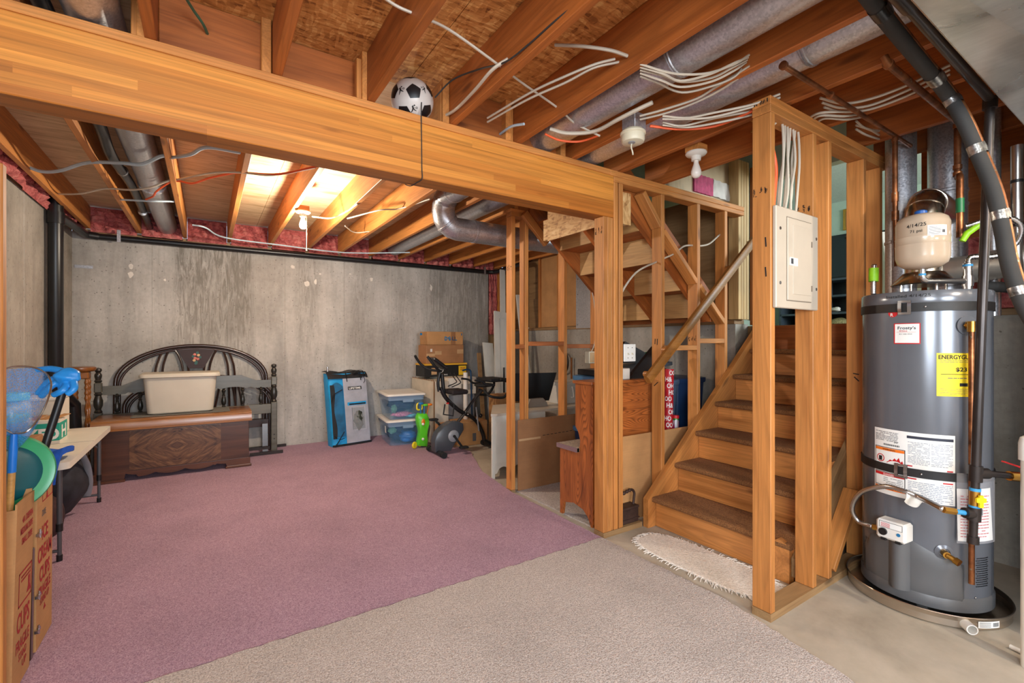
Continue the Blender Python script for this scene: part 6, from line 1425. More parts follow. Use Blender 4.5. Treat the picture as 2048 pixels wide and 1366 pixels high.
# ---------------------------------------------------------------- bed boards leaning on the wall
M['matwood'] = wood('dark_matt_wood', (50, 30, 34), .7, 1.2, .6, knots=False)
def arched(yb, x0, x1, zs, zt, label, panel):
    o = empty('headboard', ((x0 + x1) / 2, yb, .015), label, 'headboard'); ln = .06                 # leans back towards the wall
    def pt(x, z, d=0): return Vector((x, yb + ln * z + d, z + .019))
    cx = (x0 + x1) / 2; ra = (x1 - x0) / 2
    def A(t, k=1.0): return pt(cx - ra * k * math.cos(t), zs * k + (zt - zs) * k * math.sin(t) if k == 1 else zs + (zt - zs - (1 - k) * ra * .9) * math.sin(t))
    outer = [pt(x0, .0)] + [pt(x0, zs * .5)] + [A(PI * i / 28) for i in range(29)] + [pt(x1, zs * .5), pt(x1, 0)]
    for d, r, nm in ((-.012, .019, 'arch_rail'), (.008, .013, 'arch_bead')):
        m = MB(); sh = .0 if nm == 'arch_rail' else .034
        P = [p + Vector(((cx - p.x) / ra * sh, d * 0, -sh * (1 if p.z > zs else 0))) for p in outer]; m.tube(P, r, 10); m.build(nm, M['darkwood'], o)
    zl = .30
    bx('bottom_rail', (x0, yb + ln * zl, zl), (x1, yb + ln * zl + .025, zl + .09), M['darkwood'], o, 'x')
    def arch_z(f): return zs + (zt - zs) * math.sqrt(max(0, 1 - f * f)) - .03
    for sgn in (-1, 1):
        for f0, f1, f2 in ((.36, .44, .46), (.44, .53, .55), (.28, .17, .10), (.20, .10, .05)):
            P = [pt(cx + sgn * f0 * ra, arch_z(f0)), pt(cx + sgn * (f0 * .45 + f1 * .55) * ra, arch_z(f0) - .09), pt(cx + sgn * f1 * ra, arch_z(f0) - .26), pt(cx + sgn * f2 * ra, zl + .06)]
            m = MB(); m.tube(spline(P, 6), .011, 8); m.build('fan_slat', M['darkwood'], o)
    if panel:
        w = .105 * (x1 - x0) * 1.2; m = MB(); m.prism([(-.07, zt - .24), (.07, zt - .24), (w, zt - .03), (0, zt - .018), (-w, zt - .03)], pt(cx, -.015, -.014), (1, 0, 0), (0, ln, 1), (0, .012, 0)); pn = m.build('centre_panel', M['matwood'], o, 0)
        cols = [plain('petal_pink', (206, 110, 96), .5, 0, .1), plain('petal_cream', (214, 170, 120), .5, 0, .1), plain('leaf_teal', (40, 92, 84), .5, 0, .1)]
        rnd = random.Random(1)
        for k, (dx, dz, ci) in enumerate(((-.012, -.02, 0), (.014, -.03, 0), (.02, .012, 1), (-.02, -.045, 1), (-.015, .02, 0), (-.03, .0, 2), (.034, -.012, 2), (.0, -.065, 2), (.01, .04, 2), (-.004, -.08, 2))):
            m = MB(); c = pt(cx + dx, zt - .12 + dz, -.0165); n = 10
            m.add([c + Vector((.013 * math.cos(2 * PI * i / n) * (1 + .3 * (i % 2)), -.0006, .013 * math.sin(2 * PI * i / n) * (1 + .3 * (i % 2)))) for i in range(n)], [list(range(n))]); m.build('painted_flower' if ci < 2 else 'painted_leaf', cols[ci], pn, 0)
    return o
arched(6.275, -.80, .60, .86, 1.245, 'dark arched headboard with painted flower panel leaning on the concrete', True)
arched(6.215, -.72, .66, .60, .90, 'lower dark arched footboard standing before the flowered headboard', False)
hb = empty('headboard', (-.12, 6.10, .015), 'black turned-post spindle headboard behind the wooden chest', 'headboard'); HYb = 6.125
def turned(x, z0, z1, r, mt, nm, parent):
    k = (z1 - z0); P = [(r * .8, 0), (r * .95, .03), (r * .6, .08), (r * 1.0, .16), (r * 1.15, .30), (r * .9, .48), (r * .55, .60), (r * .9, .64), (r * .5, .68), (r * .7, .80), (r * 1.0, .88), (r * .6, .94), (r * .8, .97), (r * .5, 1)]
    m = MB(); m.lathe([(a, b * k) for a, b in P], (x, HYb, z0), (0, 0, 1), 16); return m.build(nm, mt, parent)
for x in (-.905, .66):
    m = MB(); m.box((x - .032, HYb - .032, .0155), (x + .032, HYb + .032, .60), .006); m.build('post', M['greywood'], hb, 0)
    m = MB(); m.lathe([(.030, .60), (.034, .61), (.022, .63), (.036, .67), (.038, .72), (.024, .77), (.034, .785), (.024, .80)], (x, HYb, 0), (0, 0, 1), 20); m.build('turned_post', M['blackwood'], hb)
    m = MB(); m.box((x - .030, HYb - .030, .80), (x + .030, HYb + .030, .90), .008); m.build('post_block', M['greywood'], hb, 0)
    m = MB(); m.lathe([(.022, .90), (.032, .915), (.022, .93), (.030, .96), (.030, .98), (.018, 1.0), (.03, 1.02), (.026, 1.04), (0, 1.05)], (x, HYb, 0), (0, 0, 1), 20); m.build('finial', M['blackwood'], hb)
n = 60; tp = []; bt = []
for i in range(n + 1):
    a = i / n; x = -.872 + 1.50 * a; e = min(a, 1 - a)
    tp.append((x, .862 + (.065 * min(1, max(0, (e - .10) / .10)) if e < .2 else .065))); bt.append((x, .775 + .022 * abs(math.sin(a * PI * 6)) ** .6 * (1 if .12 < a < .88 else .0)))
m = MB(); m.prism(bt + tp[::-1], (0, HYb - .011, 0), (1, 0, 0), (0, 0, 1), (0, .022, 0)); m.build('top_rail', M['greywood'], hb, 30)
bx('lower_rail', (-.872, HYb - .011, .47), (.628, HYb + .011, .58), M['greywood'], hb, 'x')
for i in range(8): turned(-.76 + .1835 * i, .58, .785, .021, M['blackwood'], 'spindle', hb)
for z in (.17, .22):
    m = MB(); m.cyl((.66, HYb - .033, z), (.66, HYb - .030, z), .008, 10); m.build('bolt_hole', M['black'], hb)
m = MB(); m.bar((.56, 6.02, .016), (.56, 6.06, .36), .055, .012, (0, 1, 0)); tag(m.build('bed_bracket', M['darkwood'], None, 0), 'drilled dark metal bed bracket leaning by the black post', 'bracket')
for k, (x0, x1, y, z) in enumerate(((.40, .74, 5.99, .035), (.40, .82, 6.35, .03), (.395, .60, 5.965, .10))):
    m = MB(); m.bar((x0, y, z), (x1, y, z), .03, .03); tag(m.build('bed_rail', M['blackiron'], None, 0), ('dark bed rail on the floor before the black post', 'dark bed rail on the floor against the concrete wall', 'short dark bed rail stacked beside the chest')[k], 'bed rail')
# ---------------------------------------------------------------- soccer ball on the beam
bc = Vector((.905, 2.335, 2.467 + .1105)); BR = .110
ba = empty('soccer_ball', bc - Vector((0, 0, BR)), 'black and white soccer ball wedged above the beam', 'ball')
M['ballw'] = plain('white_ball_leather', (214, 206, 198), .35, 0, .03); M['ballk'] = plain('black_ball_patch', (26, 24, 26), .4, 0, .05)
m = MB(); m.sphere(bc, BR, 40, 24); m.build('shell', M['ballw'], ba, 180)
ph = (1 + 5 ** .5) / 2; ico = []
for a in (-1, 1):
    for b in (-ph, ph): ico += [Vector((0, a, b)), Vector((a, b, 0)), Vector((b, 0, a))]
tgt = (Vector((0, 0, CAM_H)) - bc).normalized(); tgt = (tgt + Vector((0, 0, .42)) + side * .06).normalized()
q = ico[0].normalized().rotation_difference(tgt); tw_ = Matrix.Rotation(.98, 3, tgt)
for v in ico:
    d = tw_ @ (q @ v.normalized()); nb = [tw_ @ (q @ w_.normalized()) for w_ in ico if .1 < (w_ - v).length < 2.1]
    u0 = d.orthogonal().normalized(); w0 = d.cross(u0); nb.sort(key=lambda p: math.atan2(p.dot(w0), p.dot(u0)))
    cr = [(d * .655 + p * .345).normalized() for p in nb]; vs = [d]; fs = []
    rg_ = []
    for i in range(5):
        for k in range(4): rg_.append((cr[i].lerp(cr[(i + 1) % 5], k / 4)).normalized())
    mid = [(d.lerp(p, .5)).normalized() for p in rg_]; n = 20
    vs = [bc + p * (BR + .0012) for p in [d] + mid] + [bc + p * (BR + .0006) for p in rg_]
    fs = [(0, 1 + i, 1 + (i + 1) % n) for i in range(n)] + [(1 + i, 1 + n + i, 1 + n + (i + 1) % n, 1 + (i + 1) % n) for i in range(n)]
    m = MB(); m.add(vs, fs); m.build('pentagon', M['ballk'], ba, 180)
def bprint(c, scale, flip):
    d = (c - bc).normalized(); ux = Vector((0, 0, 1)).cross(d).normalized(); uy = d.cross(ux); m = MB()
    f = lambda x, y: bc + (d * BR + ux * x * flip * scale + uy * y * scale).normalized() * (BR + .0012)
    def strip(pts, ws):
        P = [Vector((a, b, 0)) for a, b in pts]; n = len(P); L = []; R_ = []
        for i in range(n):
            t_ = (P[min(i + 1, n - 1)] - P[max(0, i - 1)]).normalized(); nn = Vector((-t_.y, t_.x, 0)); L.append(P[i] + nn * ws[i]); R_.append(P[i] - nn * ws[i])
        m.add([f(p.x, p.y) for p in L + R_], [(i, i + 1, n + i + 1, n + i) for i in range(n - 1)])
    def disc(x, y, r, r0=0):
        n = 12
        if r0: m.add([f(x + r * math.cos(2 * PI * i / n), y + r * math.sin(2 * PI * i / n)) for i in range(n)] + [f(x + r0 * math.cos(2 * PI * i / n), y + r0 * math.sin(2 * PI * i / n)) for i in range(n)], [(i, (i + 1) % n, n + (i + 1) % n, n + i) for i in range(n)])
        else: m.add([f(x + r * math.cos(2 * PI * i / n), y + r * math.sin(2 * PI * i / n)) for i in range(n)], [list(range(n))])
    disc(.1, .8, .16); strip([(-.1, .7), (-.3, .5), (-.15, .15)], [.12, .16, .12]); strip([(-.15, .2), (-.25, -.3), (-.5, -.8)], [.13, .11, .05]); strip([(-.15, .2), (.2, -.1), (.6, -.3)], [.13, .1, .05]); strip([(-.2, .5), (.05, .3), (.3, .35)], [.06, .05, .03]); disc(.6, .35, .24, .16); disc(.6, .35, .07)
    m.build('player_print', M['ballk'], ba, 0)
camd = (Vector((0, 0, CAM_H)) - bc).normalized(); upv = Vector((0, 0, 1)); rgt = camd.cross(upv) * -1
for dx, dy, s, fl in ((-.30 * BR, .40 * BR, .024, 1), (.05 * BR, -.46 * BR, .024, 1), (.40 * BR, .58 * BR, .02, -1)):
    bprint(bc + (camd * BR + side * dx * 1.6 + upv * (dy * 1.1)).normalized() * BR, s, fl)
# ---------------------------------------------------------------- blue carry bag with grey front
kb = empty('carry_bag', (1.54, 6.08, .0155), 'tall blue and grey inflatable board bag leaning on the concrete', 'bag')
O = Vector((1.285, 5.93, .016)); ux = Vector((.955, .297 * .55, 0)).normalized(); nn = Vector((ux.y, -ux.x, 0)); up = (Vector((0, 0, 1)) - nn * .13 - ux * .02).normalized()
BW, BH, BD = .50, .895, .19
def kf(x, y, d=0.0):
    b = math.sin(PI * min(1, max(0, x / BW))) ** .5 * .012 + math.sin(PI * min(1, max(0, y / BH))) ** .5 * .012
    return O + ux * x + up * y + nn * (b + d)
M['kblue'] = plain('bright_blue_nylon', (24, 158, 222), .55, 0, .08, 10, .2); M['kgrey'] = plain('grey_nylon', (168, 172, 184), .6, 0, .07, 8, .25); M['kblack'] = plain('black_nylon', (24, 26, 30), .7, 0, .15, 20, .2); M['kmesh'] = plain('blue_board_in_mesh', (18, 96, 140), .55, 0, .2, 7)
m = MB()
def bodyf(a, b):
    t = 2 * PI * a; c, s = math.cos(t), math.sin(t); e = .28
    x = BW / 2 + BW / 2 * math.copysign(abs(c) ** e, c); dd = -BD / 2 + BD / 2 * math.copysign(abs(s) ** e, s)
    return O + ux * x + up * (BH * b) + nn * (dd + .014 * math.sin(PI * b) * (1 if s > 0 else 0))
m.grid(bodyf, 48, 10, True); m.add([bodyf(i / 48, 0) for i in range(48)], [list(range(48))]); m.add([bodyf(i / 48, 1) for i in range(48)], [list(range(48))]); m.build('shell', M['kblue'], kb, 60)
def kpatch(nm, mt, x0, y0, x1, y1, d, n=12, ny=10, parent=kb): return MB().grid(lambda a, b: kf(x0 + (x1 - x0) * a, y0 + (y1 - y0) * b, d), n, ny).build(nm, mt, parent, 180)
kpatch('grey_front', M['kgrey'], .168, .03, .478, BH - .05, .008)
m = MB(); m.grid(lambda a, b: kf(.012 + .150 * a, .12 + (.62 + .05 * math.sin(PI * a)) * b, .007), 12, 16); m.build('mesh_pocket', M['kmesh'], kb, 180)
m = MB(); m.grid(lambda a, b: kf(.004 + (.045 + .012 * math.sin(9 * b)) * a, .10 + .66 * b, .009), 6, 16); m.build('dark_mesh', M['kblack'], kb, 180)  # black mesh strip along the left edge
m = MB(); m.grid(lambda a, b: O + ux * (-.012 + (BW + .02) * a) + up * (BH - .06 + .085 * b + .012 * math.sin(11 * a) * b) + nn * (.016 + .012 * math.sin(PI * a) - .10 * b * b * .6), 20, 6); m.grid(lambda a, b: O + ux * (-.012 + (BW + .02) * a) + up * (BH + .025 + .012 * math.sin(11 * a)) + nn * (-.045 - .14 * b), 20, 2); m.build('roll_top', M['kblack'], kb, 180)
m = MB(); m.grid(lambda a, b: kf(-.006 + (BW + .006) * a, .002 + .025 * b, .004), 16, 1); m.build('base_trim', M['kblack'], kb, 180)
def strapm(pts, w=.02): 
    m = MB(); m.tube(spline(pts, 5), w / 2, 8, flat=.25); return m.build('strap', M['kblack'], kb)
strapm([kf(.21, BH + .02, .01), kf(.215, BH - .04, .016), kf(.22, BH - .10, .012)], .032); strapm([kf(.40, BH + .02, .01), kf(.40, BH - .04, .016), kf(.405, BH - .09, .012)], .032)
strapm([kf(.015, .005, .012), kf(.06, .06, .014), kf(.10, .12, .012), kf(.14, .18, .01)], .026); strapm([kf(.02, .135, .012), kf(.08, .09, .014), kf(.14, .10, .012)], .016)
strapm([kf(.15, .70, .012), kf(.09, .67, .016), kf(.04, .64, .02), kf(.01, .55, .012)], .024)
strapm([kf(.30, BH, .03), kf(.36, BH + .035, .03), kf(.43, BH + .03, .03), kf(.44, BH - .02, .025), kf(.41, BH - .06, .02)], .03)
m = MB(); m.tube(spline([kf(.44, BH - .03, .02), kf(.46, BH - .09, .016), kf(.44, BH - .13, .012)], 5), .004, 6); m.build('cord', M['kblack'], kb)
lp = kpatch('logo_plate', M['blackprint'], .225, BH - .205, .405, BH - .165, .012, 8, 1)
m = MB(); letters(m, 'LIFETIME', lambda x, y: kf(x, y, .0135), .023, .315, BH - .197, .155, .03); m.build('lettering', M['whiteprint'], lp, 0)
kpatch('zip_strip', M['kblue'], .205, .495, .455, .535, .010, 8, 1); kpatch('zip', M['kblack'], .225, .50, .445, .518, .0115, 8, 1)
t = NT('clear_vinyl'); t.col((.8, .84, .88, 1)); M['vinyl'] = t.p(Roughness=.12, Alpha=.25, Specular__IOR__Level=.7)
M['olive'] = plain('olive_cord', (52, 58, 48), .8, 0, .3, 30, .4)
kpatch('pocket_back', plain('pocket_grey', (120, 126, 136), .7, 0, .1), .255, .19, .42, .465, .0095)
lump(kf(.33, .30, .014), .09, (.68, .24, 1.25), 21, .16, fr=5).build('rope_bundle', M['olive'], kb, 180)
kpatch('clear_window', M['vinyl'], .25, .18, .425, .48, .036)
m = MB(); P_ = [kf(.02, BH, -.06), kf(.022, BH + .09, -.06)]; m.cyl(P_[0], P_[1], .012, 12); m.build('paddle_tip', M['steel'], kb)
# ---------------------------------------------------------------- two clear totes
t = NT('clear_blue_plastic'); t.col(C(130, 184, 226)); M['clearblue'] = t.p(Roughness=.16, Alpha=.24, Specular__IOR__Level=.6)
t = NT('frosted_band'); t.col(C(150, 178, 206)); M['clearband'] = t.p(Roughness=.3, Alpha=.72)
tux = Vector((.995, -.10, 0)); tuy = Vector((.10, .995, 0)); TO = Vector((1.865, 5.60, 0))
def cloth(nm, c, r, sc, mt, seed, parent, amp=.14): return lump(c, r, sc, seed, amp, 24, 16, 4.5).build(nm, mt, parent, 180)
def cleartote(z0, label, W=.44, D=.60, H=.305):
    o = empty('clear_tote', TO + tux * W / 2 + tuy * D / 2 + Vector((0, 0, z0)), label, 'storage tote', None)
    def rg(i, z): return [TO + tux * x + tuy * y + Vector((0, 0, z0 + z)) for x, y in rrect(i, W - i, i, D - i, .035)]
    m = MB(); loft(m, [rg(.03, .002), rg(.0, H * .80)], False); m.add(rg(.03, .002), [list(range(20))[::-1]]); m.build('tub', M['clearblue'], o, 40)
    def wf(x, z, y=-.002): return TO + tux * x + tuy * y + Vector((0, 0, z0 + z))
    m = MB(); loft(m, [rg(-.004, H * .80), rg(-.012, H - .012)], False)
    m.build('rim_band', M['clearband'], o, 40)
    m = MB(); m.prism([(.17, H * .82), (.18, H * .72), (.30, H * .72), (.31, H * .82)], wf(0, 0, -.012), tux, (0, 0, 1), tuy * .006); m.build('handle', M['clearband'], o, 0)
    m = MB(); m.tube([wf(-.0, H * .795, -.008), wf(.165, H * .795, -.010), wf(.178, H * .71, -.012), wf(.302, H * .71, -.012), wf(.315, H * .795, -.01), wf(W, H * .795, -.008)], .003, 6); m.build('rim_line', M['clearband'], o)
    m = MB(); loft(m, [rg(-.016, H - .012), rg(-.030, H - .008), rg(-.030, H + .004), rg(-.02, H + .014), rg(.02, H + .016), rg(.035, H + .010), rg(.06, H + .010)]); m.build('lid', M['white'], o, 50)
    return o
t1 = cleartote(.0155, 'clear blue storage tote with blue bag inside, under another tote'); t2 = cleartote(.0155 + .323, 'clear blue storage tote with pink cloth inside, stacked on another')
navy = plain('navy_cloth', (22, 44, 84), .8, 0, .2, 14); pinkc = plain('pink_check_cloth', (226, 140, 170), .8, 0, .25, 60); bluec = plain('bright_blue_bag', (16, 110, 196), .35, 0, .15, 12); pgreen = plain('pale_green_cloth', (120, 180, 150), .8, 0, .2, 12); sky = plain('sky_blue_cloth', (110, 190, 220), .8, 0, .15, 14)
def tp(x, y, z): return TO + tux * x + tuy * y + Vector((0, 0, z))
cloth('folded_clothes', tp(.23, .33, .135), .10, (1.6, 2.3, 1.05), navy, 31, t1); cloth('blue_bag', tp(.27, .13, .105), .085, (1.25, .9, .9), bluec, 32, t1); cloth('green_cloth', tp(.08, .16, .185), .05, (1.0, 1.0, .8), pgreen, 33, t1)
cloth('folded_clothes', tp(.24, .36, .49), .10, (1.5, 2.0, .95), navy, 34, t2); cloth('pink_cloth', tp(.20, .15, .385), .07, (1.9, 1.3, .42), pinkc, 35, t2); cloth('sky_cloth', tp(.31, .12, .367), .06, (1.3, 1.1, .33), sky, 36, t2); cloth('green_cloth', tp(.10, .14, .46), .045, (.8, .9, 1.1), pgreen, 37, t2)
m = MB(); m.add([tp(-.005, .20, .25), tp(-.005, .13, .25), tp(-.0, .13, .16), tp(-.0, .20, .16)], [(0, 1, 2, 3)]); m.build('paper_label', M['whiteprint'], t1, 0)
# ---------------------------------------------------------------- toy golf set
G = wz(852, 897, .0155); gy = G.y - .0
tg_ = empty('toy_golf_bag', (2.27, 5.36, .0155), 'lime green toy golf bag with yellow wheels and clubs', 'toy')
M['tlime'] = plain('lime_plastic', (96, 208, 44), .35, 0, .03); M['tyel'] = plain('yellow_plastic', (238, 214, 40), .35, 0, .03); M['tora'] = plain('orange_plastic', (238, 128, 28), .35, 0, .03); M['tblu'] = plain('toy_blue_plastic', (24, 120, 190), .35, 0, .03)
GY = 5.36
def gp_(u, v, y=GY): p = wy(u, v, y); return Vector((p.x, y, p.z))
prof = [(834, 893), (835, 882), (838, 868), (836, 858), (833, 846), (832, 836), (836, 828), (852, 828), (857, 838), (857, 850), (854, 862), (853, 872), (854, 884), (853, 895)]
P_ = [gp_(u, v) for u, v in prof]; zmin = min(p.z for p in P_)
m = MB(); n = len(P_)
def gring(d, k): 
    c = sum(P_, Vector()) / n; return [c + (p - c) * k + Vector((0, d, .016 - zmin)) for p in P_]
loft(m, [gring(-.045, .84), gring(-.03, .97), gring(.03, 1.0), gring(.06, .86)]); m.build('bag_body', M['tlime'], tg_, 40)
dz = .016 - zmin
def blob(nm, u, v, y, r, sc, mt, parent=tg_): m = MB(); m.sphere(gp_(u, v, y) + Vector((0, 0, dz)), r, 16, 10, sc); return m.build(nm, M[mt], parent)
pk = blob('pocket', 846, 846, GY - .035, .034, (.9, .5, 1.6), 'tora'); 
for v in (850, 880): blob('golf_ball', 846, v, GY - .055, .017, (1, 1, 1), 'white')
for u, y in ((829, GY - .02), (840, GY + .05)):
    c = gp_(u, 888, y) + Vector((0, 0, dz)); c.z = .016 + .042; m = MB(); m.lathe([(.0, -.012), (.02, -.013), (.036, -.012), (.042, -.006), (.042, .006), (.036, .012), (.02, .013), (0, .012)], c, (.5, -.86, 0), 22); m.build('wheel', M['tyel'], tg_)
m = MB(); c = gp_(839, 815, GY + .02) + Vector((0, 0, dz)); m.tube([c + Vector((.035 * math.copysign(abs(math.cos(t)) ** .6, math.cos(t)), 0, .04 * math.copysign(abs(math.sin(t)) ** .6, math.sin(t)))) for t in [2 * PI * i / 20 for i in range(20)]], .010, 8, closed=True); m.build('carry_handle', M['tyel'], tg_)
for (u0, u1, vt, mt, y) in ((842, 840, 810, 'tblu', GY + .0), (848, 849, 813, 'tlime', GY - .02), (853, 858, 812, 'tora', GY + .01)):
    a = gp_(u0, 832, y) + Vector((0, 0, dz)); b = gp_(u1, vt, y) + Vector((0, 0, dz)); m = MB(); m.cyl(a, b, .007, 10); m.build('club_shaft', M[mt if mt != 'tlime' else 'tblu'], tg_); m = MB(); m.sphere(b + Vector((.012, 0, .006)), .028, 14, 8, (1.25, .8, .55)); m.build('club_head', M[mt], tg_)
# ---------------------------------------------------------------- stacked boxes in the corner
def boxo(nm, x0, x1, y0, y1, z0, z1, mt, label, cat='box', rz=0.0, parts=True):
    c = Vector(((x0 + x1) / 2, (y0 + y1) / 2, z0)); o = empty(nm, c, label, cat); R = Matrix.Rotation(rz, 3, 'Z'); m = MB(); m.box((x0, y0, z0), (x1, y1, z1), .004); m.v = [c + R @ (p - c) for p in m.v]; m.build('carton', mt, o, 0)
    def f(x, z, side_='f', off=.0012):
        if side_ == 'f': p = Vector((c.x + x, y0 - off, z0 + z))
        else: p = Vector((x0 - off, c.y + x, z0 + z))
        return c + R @ (p - c)
    o_f = f
    if parts:
        m = MB(); w2 = (x1 - x0) / 2
        m.grid(lambda a, b: c + R @ (Vector((c.x - .03 + .06 * a, y0 + (y1 - y0) * b, z1 + .0015)) - c), 1, 1); m.build('tape', M['tape'], o, 0)
    return o, f
wb_, f_ = boxo('flat_carton', 2.415, 2.612, 5.47, 6.25, .001, .80, plain('white_card_dirty', (206, 196, 178), .7, 0, .08, 5), 'big white flat carton with torn top behind the clear totes', 'box', 0.0, False)
m = MB(); rnd = random.Random(8)
for k in range(14):
    y = 5.50 + .054 * k; m.add([(2.42, y, .80), (2.42, y + .05, .80), (2.423 + rnd.uniform(-.01, .012), y + .025, .80 + rnd.uniform(.006, .03))], [(0, 1, 2)])
m.build('torn_edge', M['cardedge'], wb_, 0)
m = MB(); m.box((2.413, 5.468, .002), (2.418, 5.50, .80)); m.build('taped_corner', M['cardedge'], wb_, 0)
gb2, f_ = boxo('bulb_carton', 2.44, 3.08, 5.86, 6.17, .83, 1.005, plain('black_carton', (26, 26, 26), .5, 0, .05), 'black and yellow light bulb carton under the brown boxes', 'box', 0, False)
m = MB(); m.box((2.437, 5.857, .985), (3.083, 6.173, 1.008)); m.build('yellow_lid', plain('yellow_carton', (226, 172, 50), .5, 0, .04), gb2, 0)
m = MB(); rect(m, lambda x, z: f_(x, z), -.22, .03, -.14, .12); m.build('picture', M['tape'], gb2, 0)
m = MB(); cxg = -.08; n = 24; m.add([f_(cxg + .038 * math.cos(2 * PI * i / n), .09 + .038 * math.sin(2 * PI * i / n)) for i in range(n)] + [f_(cxg + .031 * math.cos(2 * PI * i / n), .09 + .031 * math.sin(2 * PI * i / n)) for i in range(n)], [(i, (i + 1) % n, n + (i + 1) % n, n + i) for i in range(n)]); letters(m, 'GE', lambda x, z: f_(x, z), .03, cxg, .074, .04, .01); letters(m, 'LIGHTING', lambda x, z: f_(x, z), .018, -.05, .015, .14, .01); m.build('emblem', M['whiteprint'], gb2, 0)
m = MB(); rect(m, lambda x, z: f_(x, z), .19, .01, .31, .14); yb_ = m.build('yellow_panel', plain('yellow_panel_print', (238, 196, 40), .5, 0, .03), gb2, 0); m = MB(); letters(m, 'VALUE', lambda x, z: f_(x, z, 'f', .002), .022, .25, .10, .075, .02); letters(m, 'PACK', lambda x, z: f_(x, z, 'f', .002), .022, .25, .072, .065, .02); m.build('lettering', M['redprint'], yb_, 0)
bk, f_ = boxo('cardboard_box', 2.47, 3.04, 5.88, 6.15, 1.009, 1.262, M['card2'], 'plain brown taped carton below the blue lettered one', 'box', .03)
for a, b, z0, z1 in ((-.285, -.16, .10, .135), (-.16, -.06, .12, .17), (.18, .282, .13, .19)):
    m = MB(); rect(m, lambda x, z: f_(x, z), a, z0, b, z1); m.build('tape', M['tape'], bk, 0)
m = MB(); rect(m, lambda x, z: f_(x, z, 'f', .0014), -.23, .16, -.20, .20); m.build('white_patch', M['paper'], bk, 0)
de, f_ = boxo('cardboard_box', 2.49, 3.03, 5.88, 6.14, 1.264, 1.445, M['card'], 'brown carton with blue computer maker lettering on top of the stack', 'box', .02)
m = MB(); letters(m, 'D', lambda x, z: f_(x, z), .050, .005, .062, .045, .05); letters(m, 'LL', lambda x, z: f_(x, z), .050, .135, .062, .075, .05)
R2 = lambda x, z: f_(.06 + (x * .87 - z * .5), .087 + (x * .5 + z * .87)); letters(m, 'E', R2, .046, 0, -.023, .042, .05); m.build('lettering', M['blueprint'], de, 0)
m = MB(); rect(m, lambda x, z: f_(x, z), .02 + .06, .0, .02 + .13, .181); m.build('tape_front', M['card3'], de, 0)
for a in (-.13, .24):
    m = MB(); rect(m, lambda x, z: f_(x, z), a - .25 if a < 0 else a, .13, (a - .22) if a < 0 else a + .015, .16); m.build('blue_mark', M['blueprint'], de, 0)
# things under and beside the stack
boxo('drawer_tower', 2.62, 3.02, 5.52, 6.15, .0012, .60, M['midgrey'], 'grey plastic drawer unit behind the exercise bike', 'drawers', 0, False)
sw_, f_ = boxo('cardboard_box', 2.64, 3.06, 5.55, 6.15, .602, .828, M['whitecard'], 'white carton with barcode label behind the exercise bike', 'box', 0, False)
m = MB()
for i in range(22): rect(m, lambda x, z: f_(x, z), -.02 + .0085 * i, .06, -.02 + .0085 * i + (.005 if i % 3 else .002), .14)
m.build('barcode', M['greyprint'], sw_, 0)
cb_, f_ = boxo('cardboard_box', 3.11, 3.40, 5.02, 5.30, .0012, .62, M['card'], 'upright brown carton behind the bike seat', 'box', 0, True)
cb2, f_ = boxo('cardboard_box', 2.63, 3.02, 5.18, 5.50, .0012, .30, M['card'], 'low brown carton behind the bike frame', 'box', 0, True)
m = MB(); rect(m, lambda x, z: f_(x, z), -.02, .05, .03, .15); m.build('printed_mark', M['greyprint'], cb2, 0)
ob1, f_ = boxo('cardboard_box', 2.30, 2.44, 5.16, 5.22, .016, .32, M['card2'], 'folded brown cardboard piece beside the toy golf bag', 'box', .5, False)
m = MB(); m.bar((3.00, 6.20, .002), (3.00, 6.29, 1.18), .40, .012, (0, 1, 0)); tag(m.build('white_board', M['ceilwhite'], None, 0), 'off-white panel board leaning behind the brown cartons', 'board')
# cane with blue frame, white tube
m = MB(); q = lambda u, v, y=5.45: Vector(wy(u, v, y)); m.tube(spline([q(925, 741), q(934, 739), q(941, 742), q(942, 760), q(943, 790), Vector((q(944, 800).x, 5.45, .315))], 5), .012, 10); tag(m.build('walker_frame', plain('blue_tube', (34, 74, 110), .35, .2, .04)), 'bent dark blue metal tube standing behind the bike', 'tube')
m = MB(); p = q(931, 745, 5.40); m.cyl((p.x, 5.40, .302), (p.x, 5.40, p.z), .03, 14); tag(m.build('mailing_tube', M['white']), 'white mailing tube standing behind the bike', 'tube')
# ---------------------------------------------------------------- exercise bike (side plane mapped from the picture)
BY = 4.92
eb = empty('exercise_bike', (2.55, BY, .001), 'black folding exercise bike with grey flywheel housing', 'exercise bike')
def e_(u, v, dy=0.0): p = wy(u, v, BY); return Vector((p.x, BY + dy, max(p.z, .002)))
def ebar(nm, pts, r, mt='black', n=10, sm=5, flat=None): m = MB(); m.tube(spline(pts, sm), r, n, flat=flat); return m.build(nm, M[mt], eb)
x0 = e_(876, 908).x
for nm, x, (a, b), fz in (('front_foot', x0 - .02, (4.73, 5.11), .0495), ('rear_foot', e_(975, 890).x + .05, (4.74, 5.10), .034)):
    m = MB(); m.cyl((x, a, fz), (x, b, fz), .027, 16); ft = m.build(nm, M['black'], eb)
    for y in (a, b):
        m = MB(); m.cyl((x, y - .03, fz), (x, y + .03, fz), .0335, 16); m.build('foot_cap', M['blacksoft'], ft)
m = MB(); pr = [(867, 908), (866, 895), (866, 880), (872, 864), (884, 851), (898, 843), (914, 842), (922, 846), (923, 858), (916, 870), (906, 885), (897, 900), (893, 911)]
Pp = [e_(u, v) for u, v in pr]; Pp[0].z = max(.055, Pp[0].z); Pp[-1].z = max(.055, Pp[-1].z)
c0 = sum(Pp, Vector()) / len(Pp)
